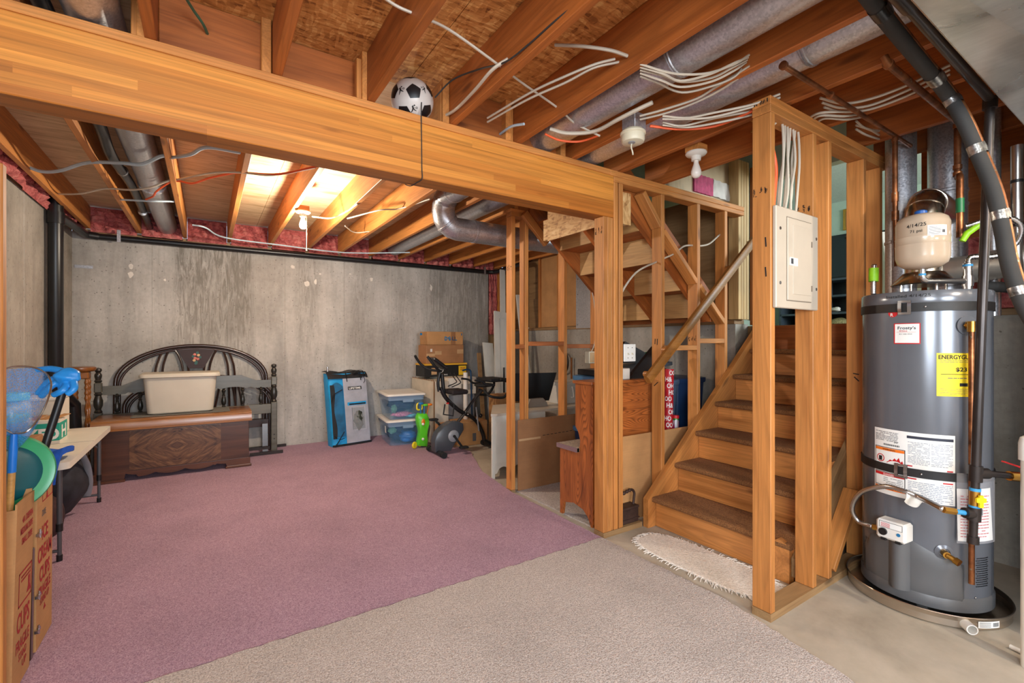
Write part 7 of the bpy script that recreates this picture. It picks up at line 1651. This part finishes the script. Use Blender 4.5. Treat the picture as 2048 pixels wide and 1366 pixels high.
loft(m, [[c0 + (p - c0) * k + Vector((0, d, 0)) for p in Pp] for d, k in ((-.065, .90), (-.055, 1.0), (.055, 1.0), (.065, .90))]); m.build('flywheel_housing', M['darkgrey'], eb, 35)
cr = e_(902, 870); m = MB(); m.lathe([(0, 0), (.066, 0), (.068, .006), (.05, .016), (.028, .018), (0, .018)], cr + Vector((0, -.064, 0)), (0, -1, 0), 28); m.build('crank_cover', M['midgrey'], eb)
for sg, u, v in ((-1, 916, 890), (1, 878, 843)):
    pe = e_(u, v, sg * .10); m = MB(); m.bar(cr + Vector((0, sg * .092, 0)), pe, .02, .024); m.cyl(cr + Vector((0, sg * .06, 0)), cr + Vector((0, sg * .10, 0)), .016, 12); ck2 = m.build('crank', M['black'], eb, 0)
    m = MB(); m.box(pe + Vector((-.05, -.035 + sg * .05, -.012)), pe + Vector((.05, .035 + sg * .05, .014)), .008); m.cyl(pe, pe + Vector((0, sg * .05, 0)), .008, 8); m.build('pedal', M['blacksoft'], eb, 0)
ebar('main_arch', [e_(968, 880, .0), e_(966, 868), e_(955, 845), e_(940, 832), e_(920, 822), e_(900, 805), e_(888, 790), e_(882, 775)], .024)
ebar('main_arch', [e_(968, 880), Vector((e_(975, 890).x + .05, BY, .05))], .022)
ebar('front_post', [e_(878, 783), e_(876, 765), e_(880, 745)], .018); ebar('front_post', [e_(888, 790), e_(886, 770), e_(884, 748)], .022)
ebar('seat_strut', [e_(910, 850), e_(925, 832), e_(945, 803), e_(964, 780)], .024, flat=.7)
m = MB(); c = e_(968, 770); m.sphere(c, .10, 20, 10, (1.25, 1.15, .26)); m.build('seat', M['blacksoft'], eb, 180)
m = MB(); c2 = e_(985, 760); m.box(c2 + Vector((-.13, -.17, -.012)), c2 + Vector((.11, .17, .030)), .012); o = m.build('back_cushion', M['blacksoft'], eb, 0)
m = MB(); c3 = e_(912, 783); m.box(c3 + Vector((-.11, -.13, -.025)), c3 + Vector((.10, .13, .028)), .02); m.build('folded_cushion', plain('dark_maroon_foam', (34, 26, 28), .8, 0, .1), eb, 0)
for sg in (-1, 1):
    ebar('side_handle', [e_(936, 759, sg * .17), e_(950, 761, sg * .17), e_(960, 768, sg * .17), e_(975, 768, sg * .17)], .013, 'blacksoft')
    ebar('seat_handle', [e_(985, 757, sg * .19), e_(1000, 762, sg * .19), e_(1004, 770, sg * .19), e_(997, 785, sg * .19), e_(988, 792, sg * .19), e_(968, 790, sg * .15), e_(964, 780, sg * .05)], .016, 'blacksoft')
    ebar('handlebar', [e_(880, 742, sg * .03), e_(868, 740, sg * .14), e_(855, 730, sg * .19), e_(846, 718, sg * .19), e_(842, 712, sg * .18)], .015, 'blacksoft')
m = MB(); Rm = Matrix.Rotation(.62, 3, 'Y'); cm = e_(876, 727); m.box((-.105, -.085, -.02), (.105, .085, .022), .015); m.v = [cm + Rm @ p for p in m.v]; m.build('display', M['black'], eb, 0)
m = MB(); m.box((-.07, -.06, .0222), (.05, .06, .026)); m.v = [cm + Rm @ p for p in m.v]; m.build('screen', M['darkgrey'], eb, 0)
for k in range(2): ebar('resistance_cord', [e_(897, 745, -.05 - .1 * k), e_(905, 757, -.06 - .1 * k), e_(908, 764, -.06 - .1 * k), e_(892, 772, -.05 - .1 * k)], .006, n=6)
m = MB(); m.tube([e_(881, 806, -.12), e_(878, 826, -.12), e_(897, 829, -.12), e_(899, 806, -.12), e_(890, 799, -.10)], .009, 8); m.build('band_handle', M['blacksoft'], eb)
ebar('adjust_lever', [e_(948, 813, -.05), e_(950, 835, -.06), e_(953, 860, -.06)], .009, 'midgrey'); 
m = MB(); m.sphere(e_(957, 830, -.05), .025, 12, 8); m.build('knob', M['black'], eb)
for u, v in ((934, 828), (951, 837), (878, 782)):
    m = MB(); m.sphere(e_(u, v, -.026), .011, 10, 6); m.build('bolt', M['steel'], eb)
m = MB(); m.box(e_(893, 806, -.03) + Vector((-.014, -.008, -.008)), e_(893, 806, -.03) + Vector((.014, .008, .008))); m.build('red_clip', M['redlever'], eb, 0)
# ---------------------------------------------------------------- leaning doors and boards near the far corner
M['doorwhite'] = plain('white_door_paint', (214, 214, 208), .5, 0, .03)
def lean(nm, u0, v0, u1, v1, w, th, y, label, mt='doorwhite'):
    b = wy(u0, v0, y); b.z = .002; t_ = wy(u1, v1, y + .25); m = MB(); d = (t_ - b).normalized()
    m.bar(b + d * .0, t_, w, th, (0, -1, 0.0)); return tag(m.build(nm, M[mt], None, 0), label, 'board'), b, t_
def leanpanel(nm, xb, yb, xt, yt, zt, w, th, label, mt='doorwhite', lip=True):
    a = Vector((xb, yb, th * .6)); b = Vector((xt, yt, zt)); o = empty(nm, a, label, 'door' if lip else 'board'); m = MB(); m.bar(a, b, w, th, (0, -1, 0)); m.build('panel', M[mt], o, 0)
    if lip:
        R = frame(b - a, (0, -1, 0)); L = (b - a).length
        for (p, q_, ww) in (((.0), L, .05),):
            for s_ in (-1, 1):
                m = MB(); m.bar(a + R @ Vector((0, s_ * (w / 2 - .04), th / 2 + .004)), b + R @ Vector((0, s_ * (w / 2 - .04), th / 2 + .004)), .08, .008, R @ Vector((0, 0, 1))); m.build('stile', M[mt], o, 0)
        for f in (.03, .97):
            c = a.lerp(b, f); m = MB(); m.bar(c + R @ Vector((0, -w / 2 + .08, th / 2 + .004)), c + R @ Vector((0, w / 2 - .08, th / 2 + .004)), .09, .008, R @ Vector((0, 0, 1))); m.build('rail', M[mt], o, 0)
    return o
p_ = wy(1003, 625, 5.75); leanpanel('cabinet_door', p_.x - .16, 5.40, p_.x + .02, 5.75, p_.z, .30, .022, 'white panelled cabinet door leaning by the pink insulation')
p_ = wy(1008, 540, 5.95); leanpanel('white_plank', wy(990, 760, 5.95).x - .02, 5.66, p_.x - .03, 5.95, p_.z, .085, .02, 'narrow tall white plank leaning at the back corner', lip=False)
p_ = wy(975, 686, 5.98); leanpanel('white_plank', p_.x - .12, 5.55, p_.x, 5.98, p_.z, .17, .02, 'short white shelf board leaning at the back corner', lip=False)
p_ = wy(1038, 590, 5.4); leanpanel('white_plank', p_.x, 5.05, p_.x, 5.4, p_.z, .10, .02, 'white board standing behind the closet studs', lip=False)
p_ = wy(990, 790, 5.3); leanpanel('wood_plank', 3.08, 5.36, 3.13, 5.60, 1.15, .05, .03, 'brown timber offcut leaning with the doors', 'plate_old', False)
for k, (u, v) in enumerate(((1003, 735), (1008, 760))):
    p_ = wy(u, v, 5.36); m = MB(); m.tube([(p_.x + .02 + .06 * k, 5.33, .002), (p_.x + .04 + .04 * k, 5.36 + .03 * k, p_.z)], .014, 8); tag(m.build('pipe_offcut', M['abs']), ('black pipe offcut leaning by the white desk', 'second black pipe offcut beside the brown timber')[k], 'pipe')
# ---------------------------------------------------------------- closet and the space under the stairs
M['dresser'] = plain('cream_white_paint', (212, 210, 198), .45, 0, .03)
dk = empty('white_desk', (2.9, 4.1, .001), 'cream white desk with scalloped apron behind the closet wall', 'desk')
DX0, DX1, DY0, DY1, DH = 2.265, 3.55, 3.79, 4.32, .60
m = MB(); m.prism([(DX0 - .02, DY0 - .005), (DX0 + .04, DY0 - .025), (DX1, DY0 - .02), (DX1 + .02, DY1), (DX0 + .32, DY1)], (0, 0, DH), (1, 0, 0), (0, 1, 0), (0, 0, .022)); m.build('top', plain('desk_laminate', (196, 186, 168), .35, 0, .05), dk, 0)
n = 24; bt = [(DX0, .001)] + [(DX0 + .03, .001)] + [(DX0 + .03 + .55 * i / n, .075 + .03 * math.sin(PI * 3 * i / n) ** 2 - .03 * (i < 2)) for i in range(n + 1)] + [(DX0 + .60, .001), (DX0 + .63, .001)]
m = MB(); m.prism(bt + [(DX0 + .63, DH - .001), (DX0, DH - .001)], (0, DY0, 0), (1, 0, 0), (0, 0, 1), (0, .02, 0)); m.build('front_panel', M['dresser'], dk, 0)
m = MB(); m.prism([(.025, .001), (.06, .001), (.10, .09), (.52, .09), (.56, .001), (.60, .001), (.60, DH - .001), (.025, DH - .001)], (DX0, DY0, 0), Vector((.53, .86, 0)).normalized(), (0, 0, 1), (.02, 0, 0)); m.build('side_panel', M['dresser'], dk, 0)
m = MB(); m.prism([(DY0, .001), (DY0 + .05, .001), (DY0 + .09, .09), (DY1 - .09, .09), (DY1 - .05, .001), (DY1, .001), (DY1, DH - .001), (DY0, DH - .001)], (DX1 - .02, 0, 0), (0, 1, 0), (0, 0, 1), (.02, 0, 0)); m.build('side_panel', M['dresser'], dk, 0)
n = 20; fr = [(DX0 + .04, .15), (DX0 + .59, .15), (DX0 + .59, DH - .06)] + [(DX0 + .59 - .55 * i / n, DH - .07 + .02 * math.cos(2 * PI * 2 * i / n)) for i in range(n + 1)]
m = MB(); m.prism(fr, (0, DY0 - .006, 0), (1, 0, 0), (0, 0, 1), (0, .006, 0)); m.build('door', M['dresser'], dk, 0)
# computer screen turned away
cs = empty('computer_screen', (2.75, 4.05, DH + .023), 'black flat screen on a grey stand seen from behind', 'computer screen')
sc = Vector((2.70, 3.98, DH + .0235))
a = wy(1020, 747, 4.0); b = wy(1113, 745, 4.0); c = wy(1098, 801, 4.0); d = wy(1020, 803, 4.0)
m = MB(); m.add([a, b, c, d] + [p + Vector((.02, .03, -.004)) for p in (a, b, c, d)], [(0, 1, 2, 3), (4, 5, 6, 7), (0, 1, 5, 4), (1, 2, 6, 5), (2, 3, 7, 6), (3, 0, 4, 7)]); m.build('screen', M['black'], cs, 0)
a = wy(1055, 797, 3.985); b = wy(1080, 797, 3.985); zb0 = DH + .0235
m = MB(); m.prism([(a.x, a.z), (b.x, a.z), (b.x + .05, a.z - .05), (b.x + .065, zb0), (a.x - .04, zb0)], (0, 3.93, 0), (1, 0, 0), (0, 0, 1), (0, .05, 0)); m.build('stand', plain('grey_plastic_stand', (150, 142, 132), .4, 0, .04), cs, 0)
tbx = empty('plastic_tub', (3.05, 4.05, DH + .023), 'translucent white lidded tub on the cream desk', 'tub')
p = wy(1112, 770, 4.02); q = wy(1158, 770, 4.02); z0 = DH + .0235
t = NT('frosted_plastic'); t.col(C(222, 220, 212)); M['frosted'] = t.p(Roughness=.4, Alpha=.85)
m = MB(); loft(m, [ring(p.x + .02, q.x + .10, 3.97, 4.25, .03, z0), ring(p.x, q.x + .12, 3.95, 4.27, .03, p.z)]); m.build('tub', M['frosted'], tbx, 40)
m = MB(); loft(m, [ring(p.x - .012, q.x + .132, 3.94, 4.28, .03, p.z + .001), ring(p.x - .012, q.x + .132, 3.94, 4.28, .03, p.z + .03)]); m.build('lid', M['frosted'], tbx, 40)
h_ = wy(1144, 775, 3.94); m = MB(); m.tube(spline([(h_.x, 3.938, h_.z + .01), (h_.x, 3.925, h_.z - .02), (h_.x + .01, 3.925, h_.z - .10), (h_.x - .02, 3.935, h_.z - .11)], 5), .009, 8); m.build('handle', M['white'], tbx)
# tools against the low concrete wall
m = MB(); p = wx(1143, 715, XR - .05); m.tube([(p.x, p.y, .62), (p.x, p.y, p.z)], .012, 8); m.lathe([(.012, 0), (.02, .03), (.035, .08), (.03, .14)], (p.x, p.y, p.z - .30), (0, 0, -1), 12); tag(m.build('broom_handle', M['oak']), 'wooden brush handle against the low concrete wall', 'tool')
p = wx(1128, 725, XR - .06); m = MB(); m.tube([(p.x, p.y + .08 * math.cos(t), p.z + .13 * math.sin(t)) for t in [2 * PI * i / 24 for i in range(24)]], .011, 8, closed=True); tag(m.build('cable_loop', M['black']), 'black hose loop hanging by the brush handle', 'hose')
# cardboard sheets
cs1 = empty('cardboard_sheet', (2.62, 3.352, .02), 'large brown cardboard sheet with tape strip under the closet studs', 'cardboard')
m = MB(); m.box((2.262, 3.350, .0105), (3.20, 3.357, .625)); m.build('sheet', M['card3'], cs1, 0)
m = MB(); rect(m, plane_fn((2.27, 3.349, .44), (1, 0, 0), (0, 0, 1)), 0, 0, .235, .018); m.build('tape', M['tape'], cs1, 0)
for k in range(8):
    m = MB(); rect(m, plane_fn((2.53 + .045 * k, 3.349, .462 + .001 * k), (1, 0, 0), (0, 0, 1)), 0, 0, .03, .005); m.build('printed_dash', M['blackprint'], cs1, 0)
cs2 = bx('cardboard_sheet', (2.392, 2.350, .0105), (3.50, 2.356, .627), M['card'], None, 'x', 0); tag(cs2, 'brown cardboard sheet closing the stairs wall below the plywood', 'cardboard')
# stained plywood desk with hutch
hd = empty('plywood_hutch', (2.55, 2.55, .015), 'orange stained plywood hutch desk with speckled top behind the post', 'desk')
def hz(u, v): p = wx(u, v, 2.235); return (p.y, p.z)
yb, ym, yf = 2.385, 2.555, 2.742
side_poly = [(yb, .016), (yb + .02, .016), (yb + .05, .075), (yb + .10, .115), (yb + .20, .135), (yf - .045, .11), (yf - .03, .016), (yf, .016), (yf, .515), (ym - .005, .515), (ym - .035, .56), (ym - .04, .60), (ym - .02, .66), (ym + .012, .695), (ym + .012, 1.005), (yb, 1.005)]
for x in (2.235, 2.83):
    m = MB(); m.prism(side_poly, (x, 0, 0), (0, 1, 0), (0, 0, 1), (.02, 0, 0)); o = m.build('side_panel', M['fir'], None, 0, origin=(x, yb, .5)); R = Matrix.Rotation(-PI / 2, 4, 'Y'); o.data.transform(R.inverted()); o.rotation_euler = R.to_euler(); o.parent = hd; o.location = Vector((x, yb, .5)) - LOC[hd.name]
bx('back_panel', (2.256, yb, .14), (2.829, yb + .012, 1.004), M['fir'], hd, 'x', .001)
bx('hutch_top', (2.222, yb - .005, 1.006), (2.86, ym + .03, 1.028), M['fir'], hd, 'x')
M['speckle'] = plain('speckled_laminate', (176, 164, 146), .35, 0, .35, 140)
m = MB(); m.box((2.215, ym - .03, .516), (2.234, yf + .01, .545)); m.box((2.256, yb + .013, .516), (2.829, yf + .01, .545)); m.box((2.215, ym - .03, .5155), (2.84, yf + .012, .5455), .001); m.build('desk_top', M['speckle'], hd, 0)
m = MB(); m.box((2.212, ym - .03, .514), (2.2148, yf + .013, .547)); m.box((2.212, yf + .0125, .514), (2.84, yf + .0155, .547)); m.build('metal_edge', M['steel'], hd, 0)
bx('front_apron', (2.256, yf - .05, .40), (2.829, yf - .03, .515), M['fir'], hd, 'x', .001)
m = MB(); m.box((2.42, 2.60, .5465), (2.53, 2.70, .60), .004); rbx = m.build('red_box', M['redlever'], None, 0); tag(rbx, 'small red box with black mark on the hutch desk', 'box')
m = MB(); m.box((2.418, 2.64, .565), (2.4195, 2.68, .59)); m.build('black_mark', M['blackprint'], rbx, 0)
# antique box iron on the floor plate
im = empty('box_iron', (2.47, 2.29, .037), 'old dark metal box with twisted handle beside the stair foot', 'iron')
M['rust'] = plain('rusty_dark_metal', (66, 48, 42), .6, .4, .2, 14, .2)
m = MB(); m.box((2.39, 2.262, .0375), (2.562, 2.346, .135), .006); m.build('body', M['rust'], im, 0); m = MB(); m.box((2.387, 2.259, .136), (2.565, 2.349, .152), .004); m.build('lid', M['rust'], im, 0); m = MB(); m.box((2.387, 2.258, .065), (2.565, 2.262, .072)); m.build('ridge', M['rust'], im, 0)
P = spline([(2.545, 2.30, .152), (2.552, 2.30, .19), (2.555, 2.30, .23), (2.53, 2.30, .255), (2.48, 2.30, .25), (2.42, 2.30, .235), (2.395, 2.30, .225), (2.392, 2.30, .18), (2.395, 2.30, .152)], 10)
m = MB(); n = len(P); m.tube(P, [.011 + .0025 * math.sin(i * 1.3) if n * .4 < i < n * .75 else .009 for i in range(n)], 10); m.build('handle', M['rust'], im)
# blue totes behind the studs
M['btote'] = plain('slate_blue_plastic', (92, 112, 140), .4, 0, .04); M['btote_d'] = plain('dark_blue_plastic', (34, 58, 96), .4, 0, .05); M['btlid'] = plain('blue_lid_plastic', (74, 120, 160), .4, 0, .04)
def tote(x0, x1, y0, y1, z0, z1, label, mt, ml):
    o = empty('storage_tote', ((x0 + x1) / 2, (y0 + y1) / 2, z0), label, 'storage tote')
    m = MB(); loft(m, [ring(x0 + .03, x1 - .03, y0 + .03, y1 - .03, .03, z0), ring(x0 + .008, x1 - .008, y0 + .008, y1 - .008, .03, z1 - .05)]); m.build('tub', M[mt], o, 40)
    m = MB(); loft(m, [ring(x0, x1, y0, y1, .03, z1 - .049), ring(x0 - .005, x1 + .005, y0 - .005, y1 + .005, .03, z1 - .035), ring(x0 - .005, x1 + .005, y0 - .005, y1 + .005, .03, z1 - .008), ring(x0 + .02, x1 - .02, y0 + .02, y1 - .02, .03, z1)]); m.build('lid', M[ml], o, 40); return o
tote(2.88, 3.42, 2.56, 2.98, .0105, .50, 'slate blue tote at the bottom under the stairs', 'btote', 'btote'); tote(2.90, 3.42, 2.56, 2.98, .501, .985, 'slate blue tote stacked under the stairs', 'btote', 'btote')
tote(3.47, 3.88, 2.62, 3.10, .0105, .50, 'dark blue tote at the bottom by the concrete wall', 'btote_d', 'btote_d'); tote(3.47, 3.88, 2.62, 3.10, .501, .985, 'dark blue tote stacked against the concrete wall', 'btote_d', 'btote_d')
tote(2.86, 3.40, 3.02, 3.33, .0105, .53, 'blue lidded tote behind the plywood hutch', 'btote_d', 'btlid'); tote(2.86, 3.40, 3.02, 3.33, .531, 1.0, 'blue lidded tote stacked behind the plywood hutch', 'btote', 'btlid')
# printer and dark clutter on the totes
pr_ = empty('printer', (3.2, 2.77, .986), 'black printer with open tray on top of the slate blue totes', 'printer')
m = MB(); m.box((2.97, 2.62, .986), (3.38, 2.95, 1.03), .008); m.build('base', M['black'], pr_, 0); m = MB(); m.box((3.05, 2.617, 1.0), (3.13, 2.621, 1.05)); m.build('slot', M['steel'], pr_, 0)
m = MB(); m.bar((2.93, 2.78, 1.07), (3.38, 2.78, 1.12), .34, .03, (0, 0, 1)); m.build('tray', M['darkgrey'], pr_, 0); m = MB(); m.box((3.0, 2.66, 1.03), (3.36, 2.94, 1.075)); m.build('body', M['black'], pr_, 0)
m = MB(); m.prism([(3.0, 1.12), (3.34, 1.12), (3.36, 1.20), (3.08, 1.31), (3.02, 1.26)], (0, 2.87, 0), (1, 0, 0), (0, 0, 1), (0, .03, 0)); m.build('raised_lid', M['black'], pr_, 0)
m = MB(); m.box((3.16, 2.70, 1.13), (3.20, 2.72, 1.22)); m.build('green_strip', M['greentape'], pr_, 0)
m = MB(); m.prism([(2.66, 1.0295), (2.86, 1.0295), (3.02, 1.235), (2.985, 1.275), (2.95, 1.27)], (0, 2.45, 0), (1, 0, 0), (0, 0, 1), (0, .03, 0)); tag(m.build('laptop_case', M['blacktape'], None, 0), 'dark flat case leaning on the hutch top', 'case')
m = MB(); m.box((2.88, 3.05, 1.003), (3.15, 3.28, 1.055), .004); tag(m.build('game_console', M['black'], None, 0), 'black flat box on the blue lidded tote', 'box')
lp_ = empty('snack_box', (2.42, 2.45, 1.029), 'orange and purple snack box on the hutch top', 'box')
m = MB(); m.box((2.45, 2.42, 1.029), (2.56, 2.50, 1.11)); m.build('orange_pack', plain('orange_pack', (196, 92, 24), .5, 0, .1), lp_, 0); m = MB(); m.box((2.405, 2.42, 1.029), (2.448, 2.50, 1.12)); pu = m.build('purple_pack', plain('purple_pack', (74, 40, 120), .5, 0, .05), lp_, 0)
m = MB(); letters(m, 'SUB', plane_fn((2.440, 2.419, 1.075), (0, 0, 1), (-1, 0, 0), -.001), .022, 0, 0, .06, .03); m.build('lettering', M['whiteprint'], pu, 0)
m = MB(); m.prism([(0, 0), (.10, -.05), (.13, .03), (.05, .10)], (2.46, 2.44, 1.165), (1, 0, 0), (.0, .3, .9), (0, .004, 0)); tag(m.build('cardboard_flap', M['card'], None, 0), 'folded cardboard flap above the snack box', 'cardboard')
pk, f_ = boxo('white_crate', 2.565, 2.645, 2.42, 2.53, 1.029, 1.11, M['whitecard'], 'small pale carton beside the snack box on the hutch', 'box', 0, False)
# gift wrap rolls
gw = empty('gift_wrap_roll', (2.91, 2.45, .0), 'red gift wrap roll printed with white letters', 'gift wrap'); a = wy(1336, 880, 2.45); b = wy(1338, 746, 2.45)
g0 = Vector((a.x - .02, 2.45, .0115)); g1 = Vector((b.x + .03, 2.47, 1.085)); M['wrapred'] = plain('red_gift_wrap', (176, 22, 34), .45, 0, .04)
m = MB(); m.cyl(g0, g1, .036, 24); m.build('roll', M['wrapred'], gw)
ax_ = (g1 - g0).normalized(); toc = Vector((-_s, -_c, 0)); sx_ = ax_.cross(toc).normalized() * -1; toc = sx_.cross(ax_) * -1 if (sx_.cross(ax_)).dot(toc) < 0 else sx_.cross(ax_)
def gwf(x, y): t = x / .036; return g0 + ax_ * y + (toc * math.cos(t) + sx_ * math.sin(t)) * .0366
if (Vector((_c, -_s, 0))).dot(sx_) < 0: sx_ = -sx_
m = MB()
for k in range(20): letters(m, ('HO', 'OH', 'H&', 'OO')[k % 4], gwf, .036, (-.016, .016, .0)[k % 3], .03 + .0525 * k, .055, .02)
m.build('white_letters', M['whiteprint'], gw, 0)
g2 = empty('gift_wrap_roll', (3.0, 2.42, 0), 'short shiny multicolour gift wrap roll beside the red roll', 'gift wrap'); a = wy(1350, 832, 2.43)
t = NT('foil_gift_wrap'); vo = t.n('ShaderNodeTexVoronoi', Vector=t.coord((14, 14, 14)), Scale=1.0); s_ = t.n('ShaderNodeSeparateColor', Color=vo.outputs['Color']); t.col(t.ramp(s_.outputs[0], [(0, C(190, 40, 120)), (.3, C(60, 150, 60)), (.55, C(200, 200, 210)), (.8, C(120, 60, 160))], 'CONSTANT')); M['foilwrap'] = t.p(Metallic=.6, Roughness=.25)
m = MB(); m.cyl((a.x, 2.43, .0105), (a.x + .02, 2.44, a.z), .027, 18); m.build('roll', M['foilwrap'], g2); m = MB(); m.cyl((a.x + .0195, 2.44, a.z - .02), (a.x + .0205, 2.44, a.z + .004), .0275, 18); m.build('end_band', M['wrapred'], g2)
# ---------------------------------------------------------------- upper room furniture
UX = 9.62
def uq(u, v, X=UX): return wx(u, v, X)
a = uq(1640, 478); b = uq(1703, 553); M['tvglass'] = plain('tv_glass', (14, 24, 34), .12, 0, 0)
tv = empty('television', (UX, (a.y + b.y) / 2, b.z), 'large dark television upstairs seen between the studs', 'television')
m = MB(); m.box((UX - .10, min(a.y, b.y) - .3, b.z), (UX - .04, max(a.y, b.y) + .2, a.z), .01); m.build('screen', M['tvglass'], tv, 0); m = MB(); m.box((UX - .2, a.y - .5, b.z - .05), (UX - .02, a.y + .1, b.z - .001)); m.build('foot', M['black'], tv, 0)
cnz = b.z - .051; cn_ = empty('media_console', (UX - .2, a.y - .4, ZU), 'dark open media console below the television', 'console'); M['slate'] = plain('slate_painted_wood', (70, 82, 92), .5, 0, .05)
y0, y1 = b.y - 1.1, a.y + .5
for k, z in enumerate((ZU + .02, ZU + .34, ZU + .64, cnz - .04)):
    m = MB(); m.box((UX - .45, y0, z), (UX - .01, y1, z + .035)); m.build('shelf', M['slate'], cn_, 0)
m = MB(); m.box((UX - .03, y0, ZU + .056), (UX - .01, y1, cnz - .041)); m.build('back', M['black'], cn_, 0)
for y in (y0, (y0 + y1) / 2 + .35, y1): 
    m = MB(); m.box((UX - .45, y - .02, ZU + .001), (UX - .031, y + .02, cnz)); m.build('upright', M['slate'], cn_, 0)
a = uq(1683, 418); b = uq(1702, 457); pf = empty('picture_frame', (UX, a.y, b.z), 'gold framed picture on the pale green wall upstairs', 'picture'); m = MB(); m.box((UX + .05, b.y - .35, b.z), (UX + .078, a.y, a.z), .01); m.build('frame', plain('gold_frame', (190, 146, 60), .4, .3, .05), pf, 0); m = MB(); m.box((UX + .045, b.y - .30, b.z + .05), (UX + .051, a.y - .05, a.z - .05)); m.build('print', M['card'], pf, 0)
bk_ = uq(1672, 634, UX - .4); m = MB(); lump((UX - .33, bk_.y, ZU + .14), .16, (1, 1.3, .85), 51, .05); bs = lump((UX - .30, bk_.y, ZU + .062 + .115), .12, (1, 1.4, .85), 51, .05).build('basket', plain('woven_basket', (150, 140, 96), .8, 0, .3, 60, .5), None, 180); tag(bs, 'woven basket on the bottom shelf of the console upstairs', 'basket')
sh_ = uq(1672, 615, UX - .3); ss = lump((UX - .32, sh_.y, ZU + .376 + .05), .05, (1, 1.6, .9), 52, .2).build('seashell', M['ceramic'], None, 180); tag(ss, 'white shell ornament on the console shelf upstairs', 'ornament')
a = uq(1737, 472, 8.2); cu = MB(); cu.grid(lambda s_, b: (8.2 + .05 * math.sin(26 * s_), a.y - .9 * s_ - .1 * math.sin(PI * b) * (1 - s_), ZU + .02 + (a.z - ZU) * b), 60, 6); cu.grid(lambda s_, b: (8.21 + .05 * math.sin(26 * s_), a.y - .9 * s_ - .1 * math.sin(PI * b) * (1 - s_), ZU + .02 + (a.z - ZU) * b), 60, 6); tag(cu.build('curtain', M['paper'], None, 180), 'white gathered curtain upstairs beside the television', 'curtain')
rod = MB(); rod.cyl((8.2, a.y + .3, a.z + .03), (8.2, -2.98, a.z + .03), .02, 10); tag(rod.build('curtain_rod', M['black']), 'dark curtain rod upstairs beside the television', 'curtain rod')
# ---------------------------------------------------------------- lamps and an unseen cabinet added for its shade
lampholder(2.36, -1.05, 2.452, 'lit bare bulb in a porcelain holder beyond the trunk duct', True, 72)
lampholder(-.80, -.95, 2.452, 'added unseen bulb in a porcelain holder filling the left foreground', True, 30)  # bulb added out of view to brighten the left foreground
fu = empty('shade_furnace', (3.3, -.05, 0), 'tall grey unseen cabinet added to shade the concrete beside the heater', 'shade_furnace')  # out of view, added to keep the concrete beside the heater dark
m = MB(); m.box((2.98, -.50, .05), (3.62, .36, 1.55), .012); m.build('cabinet', M['midgrey'], fu, 0)
m = MB(); m.box((3.0, -.52, .60), (3.60, -.502, 1.50), .006); m.build('upper_door', M['panelgrey'], fu, 0)
m = MB(); m.box((3.0, -.52, .08), (3.60, -.502, .58), .006); m.build('lower_door', M['panelgrey'], fu, 0)
m = MB(); m.box((3.03, -.45, 1.551), (3.58, .31, 2.049)); m.build('plenum', M['sheet'], fu, 0)
m = MB(); m.box((3.0, -.48, .0), (3.60, .34, .049)); m.build('base', M['black'], fu, 0)
